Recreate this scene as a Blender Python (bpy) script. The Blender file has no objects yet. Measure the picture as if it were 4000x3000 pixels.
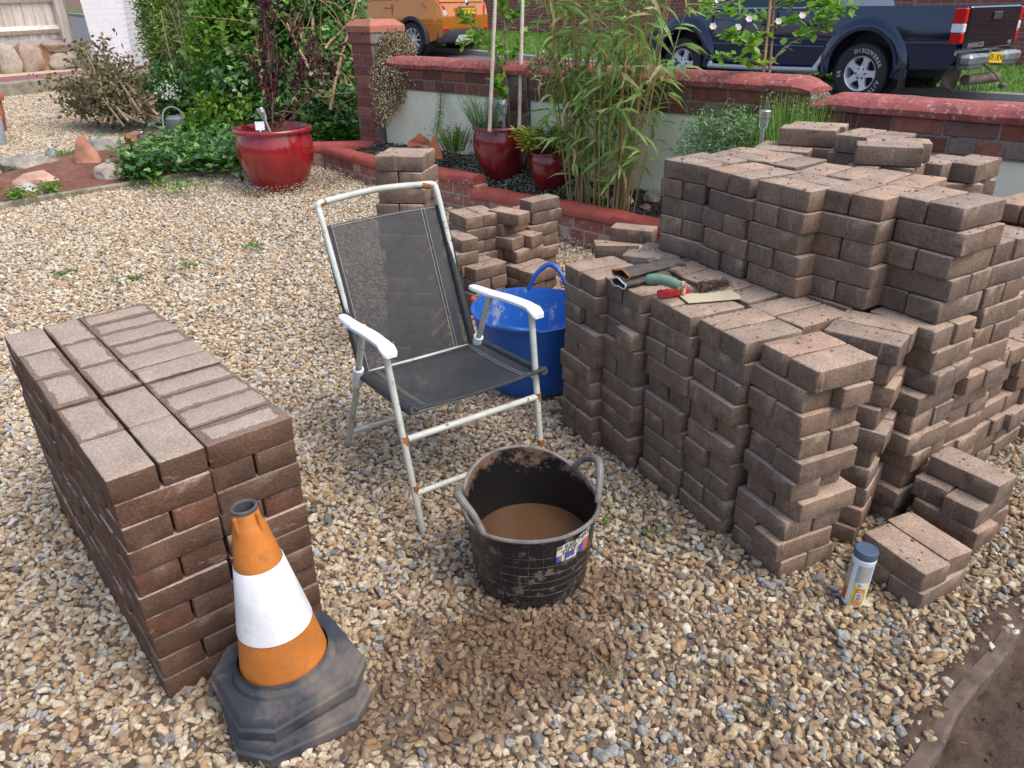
import bpy, bmesh, math, random
import numpy as np
from mathutils import Vector, Matrix, noise
from mathutils.bvhtree import BVHTree
R = math.radians
sc = bpy.context.scene
# ------------------------------------------------------------------ camera
F_, P_, RL, H_ = 3010.0, 0.460, -0.0159, 1.445
FWD = Vector((0, math.cos(P_), -math.sin(P_)))
_r0 = Vector((1, 0, 0)); _u0 = _r0.cross(FWD)
RIGHT = math.cos(RL)*_r0 + math.sin(RL)*_u0
UP = -math.sin(RL)*_r0 + math.cos(RL)*_u0
CAM = Vector((0, 0, H_))
cd = bpy.data.cameras.new('camera'); co = bpy.data.objects.new('camera', cd)
sc.collection.objects.link(co); sc.camera = co
cd.sensor_width = 36; cd.sensor_fit = 'HORIZONTAL'; cd.lens = F_/4000*36
cd.clip_start = 0.05; cd.clip_end = 500
co.matrix_world = Matrix(((RIGHT.x, UP.x, -FWD.x, 0), (RIGHT.y, UP.y, -FWD.y, 0), (RIGHT.z, UP.z, -FWD.z, H_), (0, 0, 0, 1)))
# ------------------------------------------------------------------ world and sun
SUN_EL, SUN_AZ = 58, 120          # azimuth measured clockwise from +Y
w = bpy.data.worlds.new('World'); sc.world = w; w.use_nodes = True
nt = w.node_tree; bg = nt.nodes['Background']; sky = nt.nodes.new('ShaderNodeTexSky')
sky.sky_type = 'NISHITA'; sky.sun_disc = False; sky.sun_elevation = R(SUN_EL); sky.sun_rotation = R(SUN_AZ)
sky.air_density = 1.0; sky.dust_density = 4.0; sky.ozone_density = 1.0
nt.links.new(sky.outputs[0], bg.inputs[0]); bg.inputs[1].default_value = 0.15
sl = bpy.data.lights.new('sun', 'SUN'); sl.energy = .8; sl.angle = R(40); sl.color = (1, .93, .84)
so = bpy.data.objects.new('sun', sl); sc.collection.objects.link(so)
sd = Vector((math.sin(R(SUN_AZ))*math.cos(R(SUN_EL)), math.cos(R(SUN_AZ))*math.cos(R(SUN_EL)), math.sin(R(SUN_EL))))
so.rotation_euler = sd.to_track_quat('Z', 'Y').to_euler(); so.location = (3, 0, 6)
sc.view_settings.view_transform = 'Standard'; sc.view_settings.look = 'None'
sc.view_settings.exposure = 0.77; sc.view_settings.gamma = 1
rng = np.random.default_rng(7); random.seed(7)

# ------------------------------------------------------------------ pixel helpers (photo is 4000 x 3000)
def ray(sx, sy): return FWD + (sx-2000)/F_*RIGHT - (sy-1500)/F_*UP
def at(sx, sy, z):
    d = ray(sx, sy); return CAM + d*((z-H_)/d.z)
def dp(sx, sy, k): return CAM + ray(sx, sy)*k      # k = depth along the optical axis
def gz(x, y):
    if y < 3.2: return 0.0
    if y < 5.5: return .1*(y-3.2)
    if y < 11: return .23+.05*(y-5.5)
    return .505+.01*(y-11)
def G(sx, sy, off=0.0):
    d = ray(sx, sy); k = .3
    for i in range(4000):
        p = CAM+d*k
        if p.z <= gz(p.x, p.y)+off: break
        k += .01
    return CAM+d*k
# ------------------------------------------------------------------ object helpers
COL = sc.collection
def tag(o, label=None, cat=None, group=None, kind=None):
    if label: o['label'] = label
    if cat: o['category'] = cat
    if group: o['group'] = group
    if kind: o['kind'] = kind
    return o
def empty(name, loc, label, cat, group=None, rz=0):
    o = bpy.data.objects.new(name, None); COL.objects.link(o); o.location = loc; o.rotation_euler = (0, 0, rz)
    o.empty_display_size = .05
    return tag(o, label, cat, group)
def smoothm(me, ang=35):
    for p in me.polygons: p.use_smooth = True
    try: me.set_sharp_from_angle(angle=R(ang))
    except Exception: pass
class MB:
    def __init__(s): s.v = []; s.f = []; s.m = []; s.a = []
    def add(s, vs, fs, mi=0, a=0.0):
        o = len(s.v); s.v += [tuple(v) for v in vs]; s.f += [tuple(i+o for i in f) for f in fs]
        s.m += [mi]*len(fs); s.a += [a]*len(vs)
    def box(s, c, size, rz=0, M=None, mi=0, a=0.0, bev=0.0):
        hx, hy, hz = size[0]/2, size[1]/2, size[2]/2
        if M is None: M = Matrix.Translation(c) @ Matrix.Rotation(rz, 4, 'Z')
        if bev <= 0:
            vs = [M @ Vector((x*hx, y*hy, z*hz)) for x in (-1, 1) for y in (-1, 1) for z in (-1, 1)]
            s.add(vs, [(0, 1, 3, 2), (4, 6, 7, 5), (0, 4, 5, 1), (2, 3, 7, 6), (0, 2, 6, 4), (1, 5, 7, 3)], mi, a)
        else:
            b = min(bev, hx*.9, hy*.9, hz*.9); vs = []; idx = {}
            for x in (-1, 1):
                for y in (-1, 1):
                    for z in (-1, 1):
                        for k, (dx, dy, dz) in enumerate(((b, b, 0), (b, 0, b), (0, b, b))):
                            idx[(x, y, z, k)] = len(vs); vs.append(M @ Vector((x*(hx-dx), y*(hy-dy), z*(hz-dz))))
            fs = []
            for z in (-1, 1):
                q = [idx[(x, y, z, 0)] for x, y in ((-1, -1), (1, -1), (1, 1), (-1, 1))]; fs.append(q if z > 0 else q[::-1])
            for y in (-1, 1):
                q = [idx[(x, y, z, 1)] for x, z in ((-1, -1), (1, -1), (1, 1), (-1, 1))]; fs.append(q[::-1] if y > 0 else q)
            for x in (-1, 1):
                q = [idx[(x, y, z, 2)] for y, z in ((-1, -1), (1, -1), (1, 1), (-1, 1))]; fs.append(q if x > 0 else q[::-1])
            for x in (-1, 1):
                for y in (-1, 1): fs.append([idx[(x, y, -1, 1)], idx[(x, y, 1, 1)], idx[(x, y, 1, 2)], idx[(x, y, -1, 2)]] if x*y > 0 else [idx[(x, y, -1, 2)], idx[(x, y, 1, 2)], idx[(x, y, 1, 1)], idx[(x, y, -1, 1)]])
            for x in (-1, 1):
                for z in (-1, 1): fs.append([idx[(x, -1, z, 0)], idx[(x, 1, z, 0)], idx[(x, 1, z, 2)], idx[(x, -1, z, 2)]])
            for y in (-1, 1):
                for z in (-1, 1): fs.append([idx[(-1, y, z, 0)], idx[(1, y, z, 0)], idx[(1, y, z, 1)], idx[(-1, y, z, 1)]])
            for x in (-1, 1):
                for y in (-1, 1):
                    for z in (-1, 1): fs.append([idx[(x, y, z, 0)], idx[(x, y, z, 1)], idx[(x, y, z, 2)]])
            s.add(vs, fs, mi, a)
    def tube(s, pts, rad, n=8, mi=0, a=0.0, cap=True, flat=1.0):
        pts = [Vector(p) for p in pts]
        if not hasattr(rad, '__len__'): rad = [rad]*len(pts)
        vs = []; ref = None
        for i, p in enumerate(pts):
            t = (pts[min(i+1, len(pts)-1)]-pts[max(i-1, 0)]).normalized()
            if ref is None:
                ref = Vector((0, 0, 1)) if abs(t.z) < .9 else Vector((1, 0, 0))
            u = (ref - t*ref.dot(t)).normalized(); ref = u; v = t.cross(u)
            for j in range(n):
                an = 2*math.pi*j/n; vs.append(p+(u*math.cos(an)*flat+v*math.sin(an))*rad[i])
        fs = [(i*n+j, i*n+(j+1) % n, (i+1)*n+(j+1) % n, (i+1)*n+j) for i in range(len(pts)-1) for j in range(n)]
        if cap: fs += [tuple(range(n))[::-1], tuple(range((len(pts)-1)*n, len(pts)*n))]
        s.add(vs, fs, mi, a)
    def lathe(s, prof, n=32, c=(0, 0, 0), mi=0, a=0.0, M=None, closed=False):
        vs = []; c = Vector(c)
        for r, z in prof:
            for j in range(n):
                an = 2*math.pi*j/n; p = Vector((r*math.cos(an), r*math.sin(an), z)); vs.append((M @ p) if M else p+c)
        fs = [(i*n+j, i*n+(j+1) % n, (i+1)*n+(j+1) % n, (i+1)*n+j) for i in range(len(prof)-1) for j in range(n)]
        s.add(vs, fs, mi, a)
    def prism(s, poly, z0, z1, M=None, mi=0, a=0.0):
        n = len(poly); M = M or Matrix()
        vs = [M @ Vector((x, y, z0)) for x, y in poly]+[M @ Vector((x, y, z1)) for x, y in poly]
        s.add(vs, [tuple(range(n))[::-1], tuple(range(n, 2*n))]+[(i, (i+1) % n, n+(i+1) % n, n+i) for i in range(n)], mi, a)
    def build(s, name, mats, parent=None, smooth=True, ang=35):
        me = bpy.data.meshes.new(name); me.from_pydata(s.v, [], s.f)
        if not isinstance(mats, (list, tuple)): mats = [mats]
        for m in mats: me.materials.append(m)
        if any(s.m): me.polygons.foreach_set('material_index', s.m)
        at_ = me.attributes.new('v', 'FLOAT', 'POINT'); at_.data.foreach_set('value', s.a)
        me.validate()
        if smooth: smoothm(me, ang)
        o = bpy.data.objects.new(name, me); COL.objects.link(o)
        if parent: o.parent = parent
        return o
def recalc(o):
    bm = bmesh.new(); bm.from_mesh(o.data); bmesh.ops.recalc_face_normals(bm, faces=bm.faces); bm.to_mesh(o.data); bm.free()
    return o
def recenter(o):
    """move a top-level mesh's origin to the middle of its base"""
    me = o.data; n = len(me.vertices); a = np.empty(n*3); me.vertices.foreach_get('co', a); a = a.reshape(-1, 3)
    c = np.array([(a[:, 0].min()+a[:, 0].max())/2, (a[:, 1].min()+a[:, 1].max())/2, a[:, 2].min()])
    me.vertices.foreach_set('co', (a-c).ravel()); o.location = c; me.update(); return o
def text_mb(mb, txt, size, M, mi=0, ext=.0004, bold=0.0):
    cu = bpy.data.curves.new('t', 'FONT'); cu.body = txt; cu.size = size; cu.extrude = ext; cu.align_x = 'CENTER'; cu.align_y = 'CENTER'
    cu.offset = bold; cu.resolution_u = 3
    o = bpy.data.objects.new('t', cu); COL.objects.link(o)
    dg = bpy.context.evaluated_depsgraph_get(); dg.update()
    me = bpy.data.meshes.new_from_object(o.evaluated_get(dg))
    mb.add([M @ v.co for v in me.vertices], [tuple(p.vertices) for p in me.polygons], mi)
    bpy.data.objects.remove(o); bpy.data.curves.remove(cu); bpy.data.meshes.remove(me)
def basis(o, x, y):
    x = Vector(x).normalized(); z = x.cross(Vector(y)).normalized(); y = z.cross(x)
    M = Matrix((x, y, z)).transposed().to_4x4(); M.translation = Vector(o); return M
# ------------------------------------------------------------------ materials
def mat(name):
    m = bpy.data.materials.new(name); m.use_nodes = True
    return m, m.node_tree, m.node_tree.nodes['Principled BSDF']
def node(nt, t, **k):
    n = nt.nodes.new('ShaderNode'+t)
    for a, b in k.items(): setattr(n, a, b)
    return n
def lk(nt, a, b): nt.links.new(a, b)
def noi(nt, scale, vec=None, detail=4, rough=.6, dist=0):
    n = node(nt, 'TexNoise'); n.inputs['Scale'].default_value = scale; n.inputs['Detail'].default_value = detail
    n.inputs['Roughness'].default_value = rough; n.inputs['Distortion'].default_value = dist
    if vec: lk(nt, vec, n.inputs['Vector'])
    return n
def ramp(nt, inp, stops, interp='LINEAR'):
    r = node(nt, 'ValToRGB'); r.color_ramp.interpolation = interp; e = r.color_ramp.elements
    while len(e) < len(stops): e.new(.5)
    for x, (p, c) in zip(e, stops):
        x.position = p; x.color = (*c, 1) if hasattr(c, '__len__') else (c, c, c, 1)
    lk(nt, inp, r.inputs[0]); return r.outputs[0]
def mix(nt, fac, a, b, bt='MIX'):
    n = node(nt, 'Mix', data_type='RGBA', blend_type=bt)
    for s, v in ((n.inputs[0], fac), (n.inputs[6], a), (n.inputs[7], b)):
        if hasattr(v, 'is_linked'): lk(nt, v, s)
        elif hasattr(v, '__len__'): s.default_value = (*v, 1) if len(v) == 3 else v
        else: s.default_value = v
    return n.outputs[2]
def math_(nt, op, a, b=0.0, c=None):
    n = node(nt, 'Math', operation=op)
    for s, v in zip(n.inputs, (a, b) if c is None else (a, b, c)):
        if hasattr(v, 'is_linked'): lk(nt, v, s)
        else: s.default_value = v
    return n.outputs[0]
def bump(nt, bs, h, strength=.4, dist=.002):
    b = node(nt, 'Bump'); b.inputs['Strength'].default_value = strength; b.inputs['Distance'].default_value = dist
    lk(nt, h, b.inputs['Height']); lk(nt, b.outputs[0], bs.inputs['Normal']); return b
def simple(name, col, rough=.6, metal=0, nscale=30, var=.15, bmp=.15, bd=.001, spots=None, coat=0, soft=.06):
    m, nt, bs = mat(name); tc = node(nt, 'TexCoord').outputs['Object']
    n = noi(nt, nscale, tc, 5); c = tuple(col)
    d = tuple(x*(1-var) for x in c); l = tuple(min(1, x*(1+var)) for x in c)
    o = ramp(nt, n.outputs[0], [(.3, d), (.7, l)])
    if spots:
        scol, sscale, th = spots
        n2 = noi(nt, sscale, tc, 6, .7); f = ramp(nt, n2.outputs[0], [(th, 0), (th+soft, 1)]); o = mix(nt, f, o, scol)
        rr = ramp(nt, n2.outputs[0], [(th, rough), (th+.06, .85)]); lk(nt, rr, bs.inputs['Roughness'])
    else: bs.inputs['Roughness'].default_value = rough
    lk(nt, o, bs.inputs['Base Color']); bs.inputs['Metallic'].default_value = metal
    bs.inputs['Coat Weight'].default_value = coat; bs.inputs['Coat Roughness'].default_value = .05
    if bmp: bump(nt, bs, n.outputs[0], bmp, bd)
    return m
def leafmat(name, cols, rough=.45, trans=.3, spec=.5):
    m, nt, bs = mat(name); a = node(nt, 'Attribute', attribute_name='v').outputs['Fac']
    c = ramp(nt, a, [(i/(len(cols)-1), k) for i, k in enumerate(cols)])
    tc = node(nt, 'TexCoord').outputs['Object']; n = noi(nt, 60, tc, 3)
    c = mix(nt, 1.0, c, ramp(nt, n.outputs[0], [(.3, .75), (.7, 1.15)]), 'MULTIPLY')
    lk(nt, c, bs.inputs['Base Color']); bs.inputs['Roughness'].default_value = rough; bs.inputs['Specular IOR Level'].default_value = spec
    t = node(nt, 'BsdfTranslucent'); lk(nt, mix(nt, 1.0, c, (1.3, 1.4, .6), 'MULTIPLY'), t.inputs[0])
    ms = node(nt, 'MixShader'); ms.inputs[0].default_value = trans
    lk(nt, bs.outputs[0], ms.inputs[1]); lk(nt, t.outputs[0], ms.inputs[2])
    lk(nt, ms.outputs[0], nt.nodes['Material Output'].inputs[0]); return m

def paver_mat(name, wet):
    m, nt, bs = mat(name)
    lc = node(nt, 'Attribute', attribute_name='lc').outputs['Vector']       # position on the paver, metres
    tint = node(nt, 'Attribute', attribute_name='tint').outputs['Fac']
    up = node(nt, 'Attribute', attribute_name='top').outputs['Fac']
    off = node(nt, 'VectorMath', operation='ADD'); cmb = node(nt, 'CombineXYZ')
    for i in range(3): lk(nt, math_(nt, 'MULTIPLY', tint, 17.0+i*9), cmb.inputs[i])
    lk(nt, lc, off.inputs[0]); lk(nt, cmb.outputs[0], off.inputs[1]); v = off.outputs[0]
    n1 = noi(nt, 9, v, 6, .65); n2 = noi(nt, 160, v, 4, .7); n3 = noi(nt, 420, v, 2, .6); n4 = noi(nt, 26, v, 5, .7)
    if not wet:
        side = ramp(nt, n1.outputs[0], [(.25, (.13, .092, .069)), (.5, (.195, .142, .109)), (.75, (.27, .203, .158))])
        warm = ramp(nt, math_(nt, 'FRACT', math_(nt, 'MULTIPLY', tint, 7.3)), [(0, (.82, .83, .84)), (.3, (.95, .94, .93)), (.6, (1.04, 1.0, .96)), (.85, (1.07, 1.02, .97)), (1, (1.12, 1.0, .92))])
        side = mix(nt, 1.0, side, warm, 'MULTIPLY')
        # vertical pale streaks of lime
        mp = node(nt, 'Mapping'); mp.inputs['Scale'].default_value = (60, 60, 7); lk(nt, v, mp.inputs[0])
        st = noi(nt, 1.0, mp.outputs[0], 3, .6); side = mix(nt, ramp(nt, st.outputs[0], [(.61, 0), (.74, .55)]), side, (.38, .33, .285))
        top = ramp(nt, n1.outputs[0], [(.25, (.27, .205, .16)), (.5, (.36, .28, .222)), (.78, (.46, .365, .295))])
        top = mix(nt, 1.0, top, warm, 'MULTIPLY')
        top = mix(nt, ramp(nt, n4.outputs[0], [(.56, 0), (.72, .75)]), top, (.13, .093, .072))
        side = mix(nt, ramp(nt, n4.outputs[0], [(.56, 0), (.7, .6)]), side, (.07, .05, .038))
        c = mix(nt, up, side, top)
    else:
        sep = node(nt, 'SeparateXYZ'); lk(nt, lc, sep.inputs[0])
        dx = math_(nt, 'SUBTRACT', .1, math_(nt, 'ABSOLUTE', sep.outputs[0])); dy = math_(nt, 'SUBTRACT', .05, math_(nt, 'ABSOLUTE', sep.outputs[1]))
        dd = math_(nt, 'MINIMUM', dx, dy)
        dd = math_(nt, 'ADD', dd, math_(nt, 'MULTIPLY', math_(nt, 'SUBTRACT', n4.outputs[0], .5), .03))
        lim = math_(nt, 'MULTIPLY', math_(nt, 'FRACT', math_(nt, 'MULTIPLY', tint, 5.7)), .026)
        f = math_(nt, 'MULTIPLY', math_(nt, 'SUBTRACT', dd, math_(nt, 'SUBTRACT', lim, .004)), 420); 
        dry = node(nt, 'Clamp'); lk(nt, f, dry.inputs[0])
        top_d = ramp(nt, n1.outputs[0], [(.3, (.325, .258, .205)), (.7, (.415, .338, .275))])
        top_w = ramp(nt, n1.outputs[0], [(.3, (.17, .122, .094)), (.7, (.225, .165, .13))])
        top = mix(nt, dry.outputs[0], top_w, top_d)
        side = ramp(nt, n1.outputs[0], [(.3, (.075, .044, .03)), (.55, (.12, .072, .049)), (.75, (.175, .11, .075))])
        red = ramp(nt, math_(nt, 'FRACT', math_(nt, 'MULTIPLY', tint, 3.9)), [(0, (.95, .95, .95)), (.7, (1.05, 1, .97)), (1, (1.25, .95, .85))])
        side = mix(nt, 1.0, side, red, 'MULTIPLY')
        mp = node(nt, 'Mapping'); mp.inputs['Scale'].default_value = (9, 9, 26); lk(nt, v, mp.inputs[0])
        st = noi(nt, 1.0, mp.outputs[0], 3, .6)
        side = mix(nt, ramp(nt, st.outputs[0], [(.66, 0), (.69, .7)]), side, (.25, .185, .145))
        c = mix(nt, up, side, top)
    sp = mix(nt, .5, ramp(nt, n3.outputs[0], [(.3, .35), (.46, .95), (.56, 1.05), (.7, 1.9)]), ramp(nt, n2.outputs[0], [(.3, .45), (.5, 1.0), (.7, 1.7)])); c = mix(nt, 1.0, c, sp, 'MULTIPLY')
    lk(nt, c, bs.inputs['Base Color']); bs.inputs['Roughness'].default_value = .92 if not wet else .85
    bs.inputs['Specular IOR Level'].default_value = .3
    h = math_(nt, 'ADD', math_(nt, 'MULTIPLY', n2.outputs[0], .6), n4.outputs[0])
    bump(nt, bs, h, 1.0, .004); return m
M_PAV = paver_mat('paver_dry', False); M_PAVW = paver_mat('paver_damp', True)

# ------------------------------------------------------------------ pavers
BR = []
CH = .064
def brick(cx, cy, z, yaw, phrase, wet=False, L=.1965, W=.0965, Hh=.0605, tilt=(0, 0)):
    BR.append(dict(c=(cx, cy, z+Hh/2), yaw=yaw, ph=phrase, wet=wet, s=(L, W, Hh), tilt=tilt, t=random.random()))
ORD = ['top', 'second', 'third', 'fourth', 'fifth', 'sixth', 'seventh', 'eighth', 'ninth', 'tenth', 'eleventh', 'twelfth', 'thirteenth', 'fourteenth', 'fifteenth', 'sixteenth']
def cell(Lx, Ly, deg, n, top, phrase, wet=False, ch=CH, z0=0.0, jit=.0048, skip=(), shift=None, wdeg=None, size=.2, totn=None, drop_back=0):
    """a column of courses two pavers each; L is its left corner, U runs along the face towards the viewer's right, W runs away"""
    a = R(deg); wa = R(wdeg) if wdeg is not None else a+math.pi/2
    U = Vector((math.cos(a), math.sin(a))); W = Vector((math.cos(wa), math.sin(wa))); totn = totn or n
    for k in range(n):                        # k = 0 is the top course
        ori = top if k % 2 == 0 else ('s' if top == 'p' else 'p')
        z = z0+(n-1-k)*ch
        jx, jy, ja = (random.gauss(0, jit), random.gauss(0, jit), random.gauss(0, jit*2.2)) if k else (0, 0, 0)
        o = Vector((Lx, Ly))+Vector((jx, jy))
        if shift: o += Vector(shift)*k
        cn = ORD[totn-n+k]
        for b in (0, 1):
            if (k, b) in skip: continue
            e = random.gauss(0, jit*.7)
            if random.random() < .055 and not wet and k > 0: e -= .026
            elif random.random() < .04 and not wet and k > 0: e += .014
            g = .0022
            if ori == 'p':   # side by side along U, each long along W
                c = o+U*(.05+.1*b+(g if b else -g)*.6)+W*(.1+e); yw = wa; side = ('left', 'right')[b]
            else:            # long along U, front and back
                c = o+U*(.1+e)+W*(.05+.1*b+(g if b else -g)*.6); yw = a; side = ('front', 'rear')[b]
            brick(c.x, c.y, z, yw+ja+random.gauss(0, .012), '%s paver of the %s course, %s' % (side, cn, phrase), wet)
# neat damp pile on the left
PX, PY, PA = -.8101, 1.2886, .7019
pU = Vector((math.cos(PA), math.sin(PA))); pW = Vector((-math.sin(PA), math.cos(PA)))
rown = ['nearest', 'second', 'third', 'fourth', 'farthest']
for j in range(5):
    for i in range(2):
        gx = .202*j+(.010 if j >= 2 else 0)
        o = Vector((PX, PY))+pU*(.0+.2015*i)+pW*gx
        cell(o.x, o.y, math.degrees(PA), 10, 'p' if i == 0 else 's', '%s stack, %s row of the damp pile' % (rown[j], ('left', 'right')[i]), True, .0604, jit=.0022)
for b in BR:
    b['t'] = random.random()
# right-hand pile, front row
cell(.190, 2.560, -63, 10, 'p', 'column beside the blue tubs')
cell(.308, 2.405, -65, 10, 'p', 'column under the glove cuffs')
cell(.4255, 2.217, -64, 10, 'p', 'column under the trowel')
cell(.527, 2.030, -65.5, 10, 'p', 'column between trowel and bottle corner')
cell(.653, 1.848, -66, 10, 'p', 'corner column above the bottle', jit=.007, wdeg=25)
# second row of the low part
cell(.386, 2.653, -25, 10, 's', 'ledge column behind the blue tubs', wdeg=50)
cell(.50, 2.50, -60, 10, 'p', 'ledge column behind the gloves')
cell(.60, 2.32, -58, 10, 'p', 'ledge column beyond the trowel')
cell(.697, 2.125, -60, 10, 'p', 'ledge column left of the corner')
cell(.843, 1.94, -38, 10, 's', 'second column of the bottle side', jit=.009, wdeg=52)
# tall part
cell(.532, 2.708, -53, 15, 's', 'leftmost tall column by the bamboo', wdeg=36)
cell(.640, 2.537, -64, 15, 'p', 'second tall column from bamboo')
cell(.748, 2.345, -60, 15, 's', 'middle tall column above the ledge', wdeg=28)
cell(.885, 2.222, -54, 15, 'p', 'fourth tall column from bamboo', wdeg=36)
cell(1.057, 2.122, -58.5, 5, 'p', 'tall corner column on the right', z0=CH*10, jit=.009)
cell(1.03, 2.068, -56, 10, 's', 'base below the tall corner column', wdeg=34, jit=.011)
cell(.706, 2.80, -50, 15, 's', 'rear tall column beside the herb clump')
cell(.816, 2.695, -61, 15, 'p', 'rear tall column under loose pairs', wdeg=38)
cell(.899, 2.463, -47, 15, 'p', 'second-row tall column, middle', wdeg=42)
cell(1.031, 2.34, -47, 15, 'p', 'second-row column behind tall corner', wdeg=43)
cell(.885, 2.885, -29, 15, 's', 'rear column left of the raised pair')
cell(.989, 2.941, -29, 16, 's', 'raised pair nearest the solar light', wdeg=53)
cell(1.136, 2.77, -50, 16, 'p', 'raised pair in the middle back', wdeg=43)
cell(1.092, 2.546, -20, 16, 's', 'raised pair over the tall column', wdeg=47)
cell(1.32, 2.572, -11, 15, 'p', 'separate stack before the cream wall', wdeg=40)
cell(1.236, 2.225, -58, 13, 's', 'column right of the tall corner')
cell(1.21, 2.20, -58, 8, 'p', 'side column right of the corner', jit=.012)
cell(1.37, 2.31, -56, 7, 's', 'third side column towards right edge', jit=.012)
cell(1.55, 2.43, -55, 7, 'p', 'last side column at right edge', jit=.012)
cell(1.73, 2.55, -52, 6, 's', 'farthest side column at right edge', jit=.012)
cell(1.43, 2.46, -57, 12, 's', 'rear right column by picture edge', jit=.01)
cell(1.62, 2.58, -57, 13, 'p', 'last rear column at picture edge', jit=.01)
cell(1.80, 2.78, -50, 12, 's', 'hindmost rear column at picture edge', jit=.01)
# low heaps by the bottle
cell(.963, 1.712, -65.5, 2, 's', 'low heap beside the bottle', wdeg=31, jit=.004)
cell(1.165, 1.885, -60, 3, 'p', 'small heap behind the low heap', wdeg=35, jit=.012)
_a = R(-58); brick(1.207+.1*math.cos(_a)+.05*math.sin(-_a)*1, 1.903+.1*math.sin(_a)+.05*math.cos(_a), CH*3, _a, 'single paver lying crosswise on top, small heap behind the low heap')
# stacks behind the chair
cell(-.545, 3.17, -9, 14, 's', 'tall stack behind the chair', z0=.01, jit=.006, wdeg=75)
cell(-.425, 3.74, -58, 6, 's', 'short stack right of the chair back', z0=.04, skip=((0, 0),))
cell(-.31, 3.93, -60, 7, 's', 'stack right of the chair back', z0=.05, wdeg=36)
cell(-.115, 3.90, -38, 7, 's', 'stack above the blue tub handle', z0=.06, wdeg=45, skip=((0, 1), (1, 1)))
cell(-.30, 3.72, -50, 4, 'p', 'low stack before the chair back', z0=.04)
cell(-.03, 3.78, -45, 3, 'p', 'low step between the stacks', z0=.06)
cell(.0, 4.12, -57, 7, 'p', 'stack nearest the low garden wall', z0=.08, wdeg=39, skip=((0, 0),))
cell(.40, 3.46, -12, 6, 's', 'low stack hidden between blue tub and garden wall', z0=.012)
brick(.484, 3.42, .400, R(-2), 'lower dark loose paver seen over the ledge before the garden wall')
brick(.565, 3.45, .4625, R(-24), 'upper dark loose paver seen over the ledge before the garden wall')

def paver_geo(b):
    L, W, Hh = b['s']; r = random.Random(b['t']); c = .0035
    def ax(h, n):
        inner = [(-h+c)+(2*h-2*c)*i/n for i in range(n+1)]
        return [-h]+inner+[h]
    X, Y, Z = ax(L/2, 5), ax(W/2, 3), ax(Hh/2, 2)
    nx, ny, nz = len(X), len(Y), len(Z); idx = {}; vs = []; tops = []
    for i in range(nx):
        for j in range(ny):
            for k in range(nz):
                e = (i in (0, nx-1))+(j in (0, ny-1))+(k in (0, nz-1))
                if e == 0: continue
                p = Vector((X[i], Y[j], Z[k]))
                if e >= 2:       # pull edges in: a worn arris
                    q = c*(.36 if e == 2 else .5)
                    for a_, (ii, n_) in enumerate(((i, nx), (j, ny), (k, nz))):
                        if ii == 0: p[a_] += q
                        elif ii == n_-1: p[a_] -= q
                    if e == 3 and r.random() < .3: p *= 1-r.uniform(.02, .06)
                    elif r.random() < .07: p *= 1-r.uniform(.01, .03)
                d = noise.noise_vector(p*22+Vector((b['t']*50,)*3))*.0014
                idx[(i, j, k)] = len(vs); vs.append(p+d)
    fs = []
    def q(a, b_, c_, d_, flip): 
        f = (idx[a], idx[b_], idx[c_], idx[d_]); fs.append(f[::-1] if flip else f)
    for i in range(nx-1):
        for j in range(ny-1):
            q((i, j, 0), (i+1, j, 0), (i+1, j+1, 0), (i, j+1, 0), True); q((i, j, nz-1), (i+1, j, nz-1), (i+1, j+1, nz-1), (i, j+1, nz-1), False)
        for k in range(nz-1):
            q((i, 0, k), (i+1, 0, k), (i+1, 0, k+1), (i, 0, k+1), False); q((i, ny-1, k), (i+1, ny-1, k), (i+1, ny-1, k+1), (i, ny-1, k+1), True)
    for j in range(ny-1):
        for k in range(nz-1):
            q((0, j, k), (0, j+1, k), (0, j+1, k+1), (0, j, k+1), True); q((nx-1, j, k), (nx-1, j+1, k), (nx-1, j+1, k+1), (nx-1, j, k+1), False)
    return vs, fs
def paver_mesh(items, name, world):
    vs = []; fs = []; lc = []; tint = []; top = []
    for b in items:
        v, f = paver_geo(b); M = b['M'] if world else Matrix(); o = len(vs)
        vs += [tuple(M @ p) for p in v]; fs += [tuple(i+o for i in q) for q in f]
        hz = b['s'][2]/2
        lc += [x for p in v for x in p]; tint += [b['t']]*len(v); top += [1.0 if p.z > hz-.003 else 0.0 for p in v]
    me = bpy.data.meshes.new(name); me.from_pydata(vs, [], fs)
    me.attributes.new('lc', 'FLOAT_VECTOR', 'POINT').data.foreach_set('vector', lc)
    me.attributes.new('tint', 'FLOAT', 'POINT').data.foreach_set('value', tint)
    me.attributes.new('top', 'FLOAT', 'POINT').data.foreach_set('value', top)
    smoothm(me, 40); return me
for b in BR:
    b['M'] = Matrix.Translation(b['c']) @ Matrix.Rotation(b['yaw'], 4, 'Z') @ Matrix.Rotation(b['tilt'][0], 4, 'Y') @ Matrix.Rotation(b['tilt'][1], 4, 'X')
# find which 300 show largest
vv = []; ff = []
for b in BR:
    L, W, Hh = b['s']; o = len(vv)
    vv += [b['M'] @ Vector((x*L/2, y*W/2, z*Hh/2)) for x in (-1, 1) for y in (-1, 1) for z in (-1, 1)]
    ff += [tuple(i+o for i in q) for q in ((0, 1, 3, 2), (4, 6, 7, 5), (0, 4, 5, 1), (2, 3, 7, 6), (0, 2, 6, 4), (1, 5, 7, 3))]
bv = BVHTree.FromPolygons(vv, ff); cnt = [0]*len(BR)
for iy in range(150, 3000, 9):
    for ix in range(0, 4000, 9):
        if 1300 < ix < 1800 and iy < 560: continue
        h = bv.ray_cast(CAM, ray(ix, iy).normalized())
        if h[2] is not None: cnt[h[2]//6] += 1
order = sorted(range(len(BR)), key=lambda i: -cnt[i]); keep = set(i for i in order[:298] if cnt[i] > 0)
rest = [b for i, b in enumerate(BR) if i not in keep]
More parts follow.
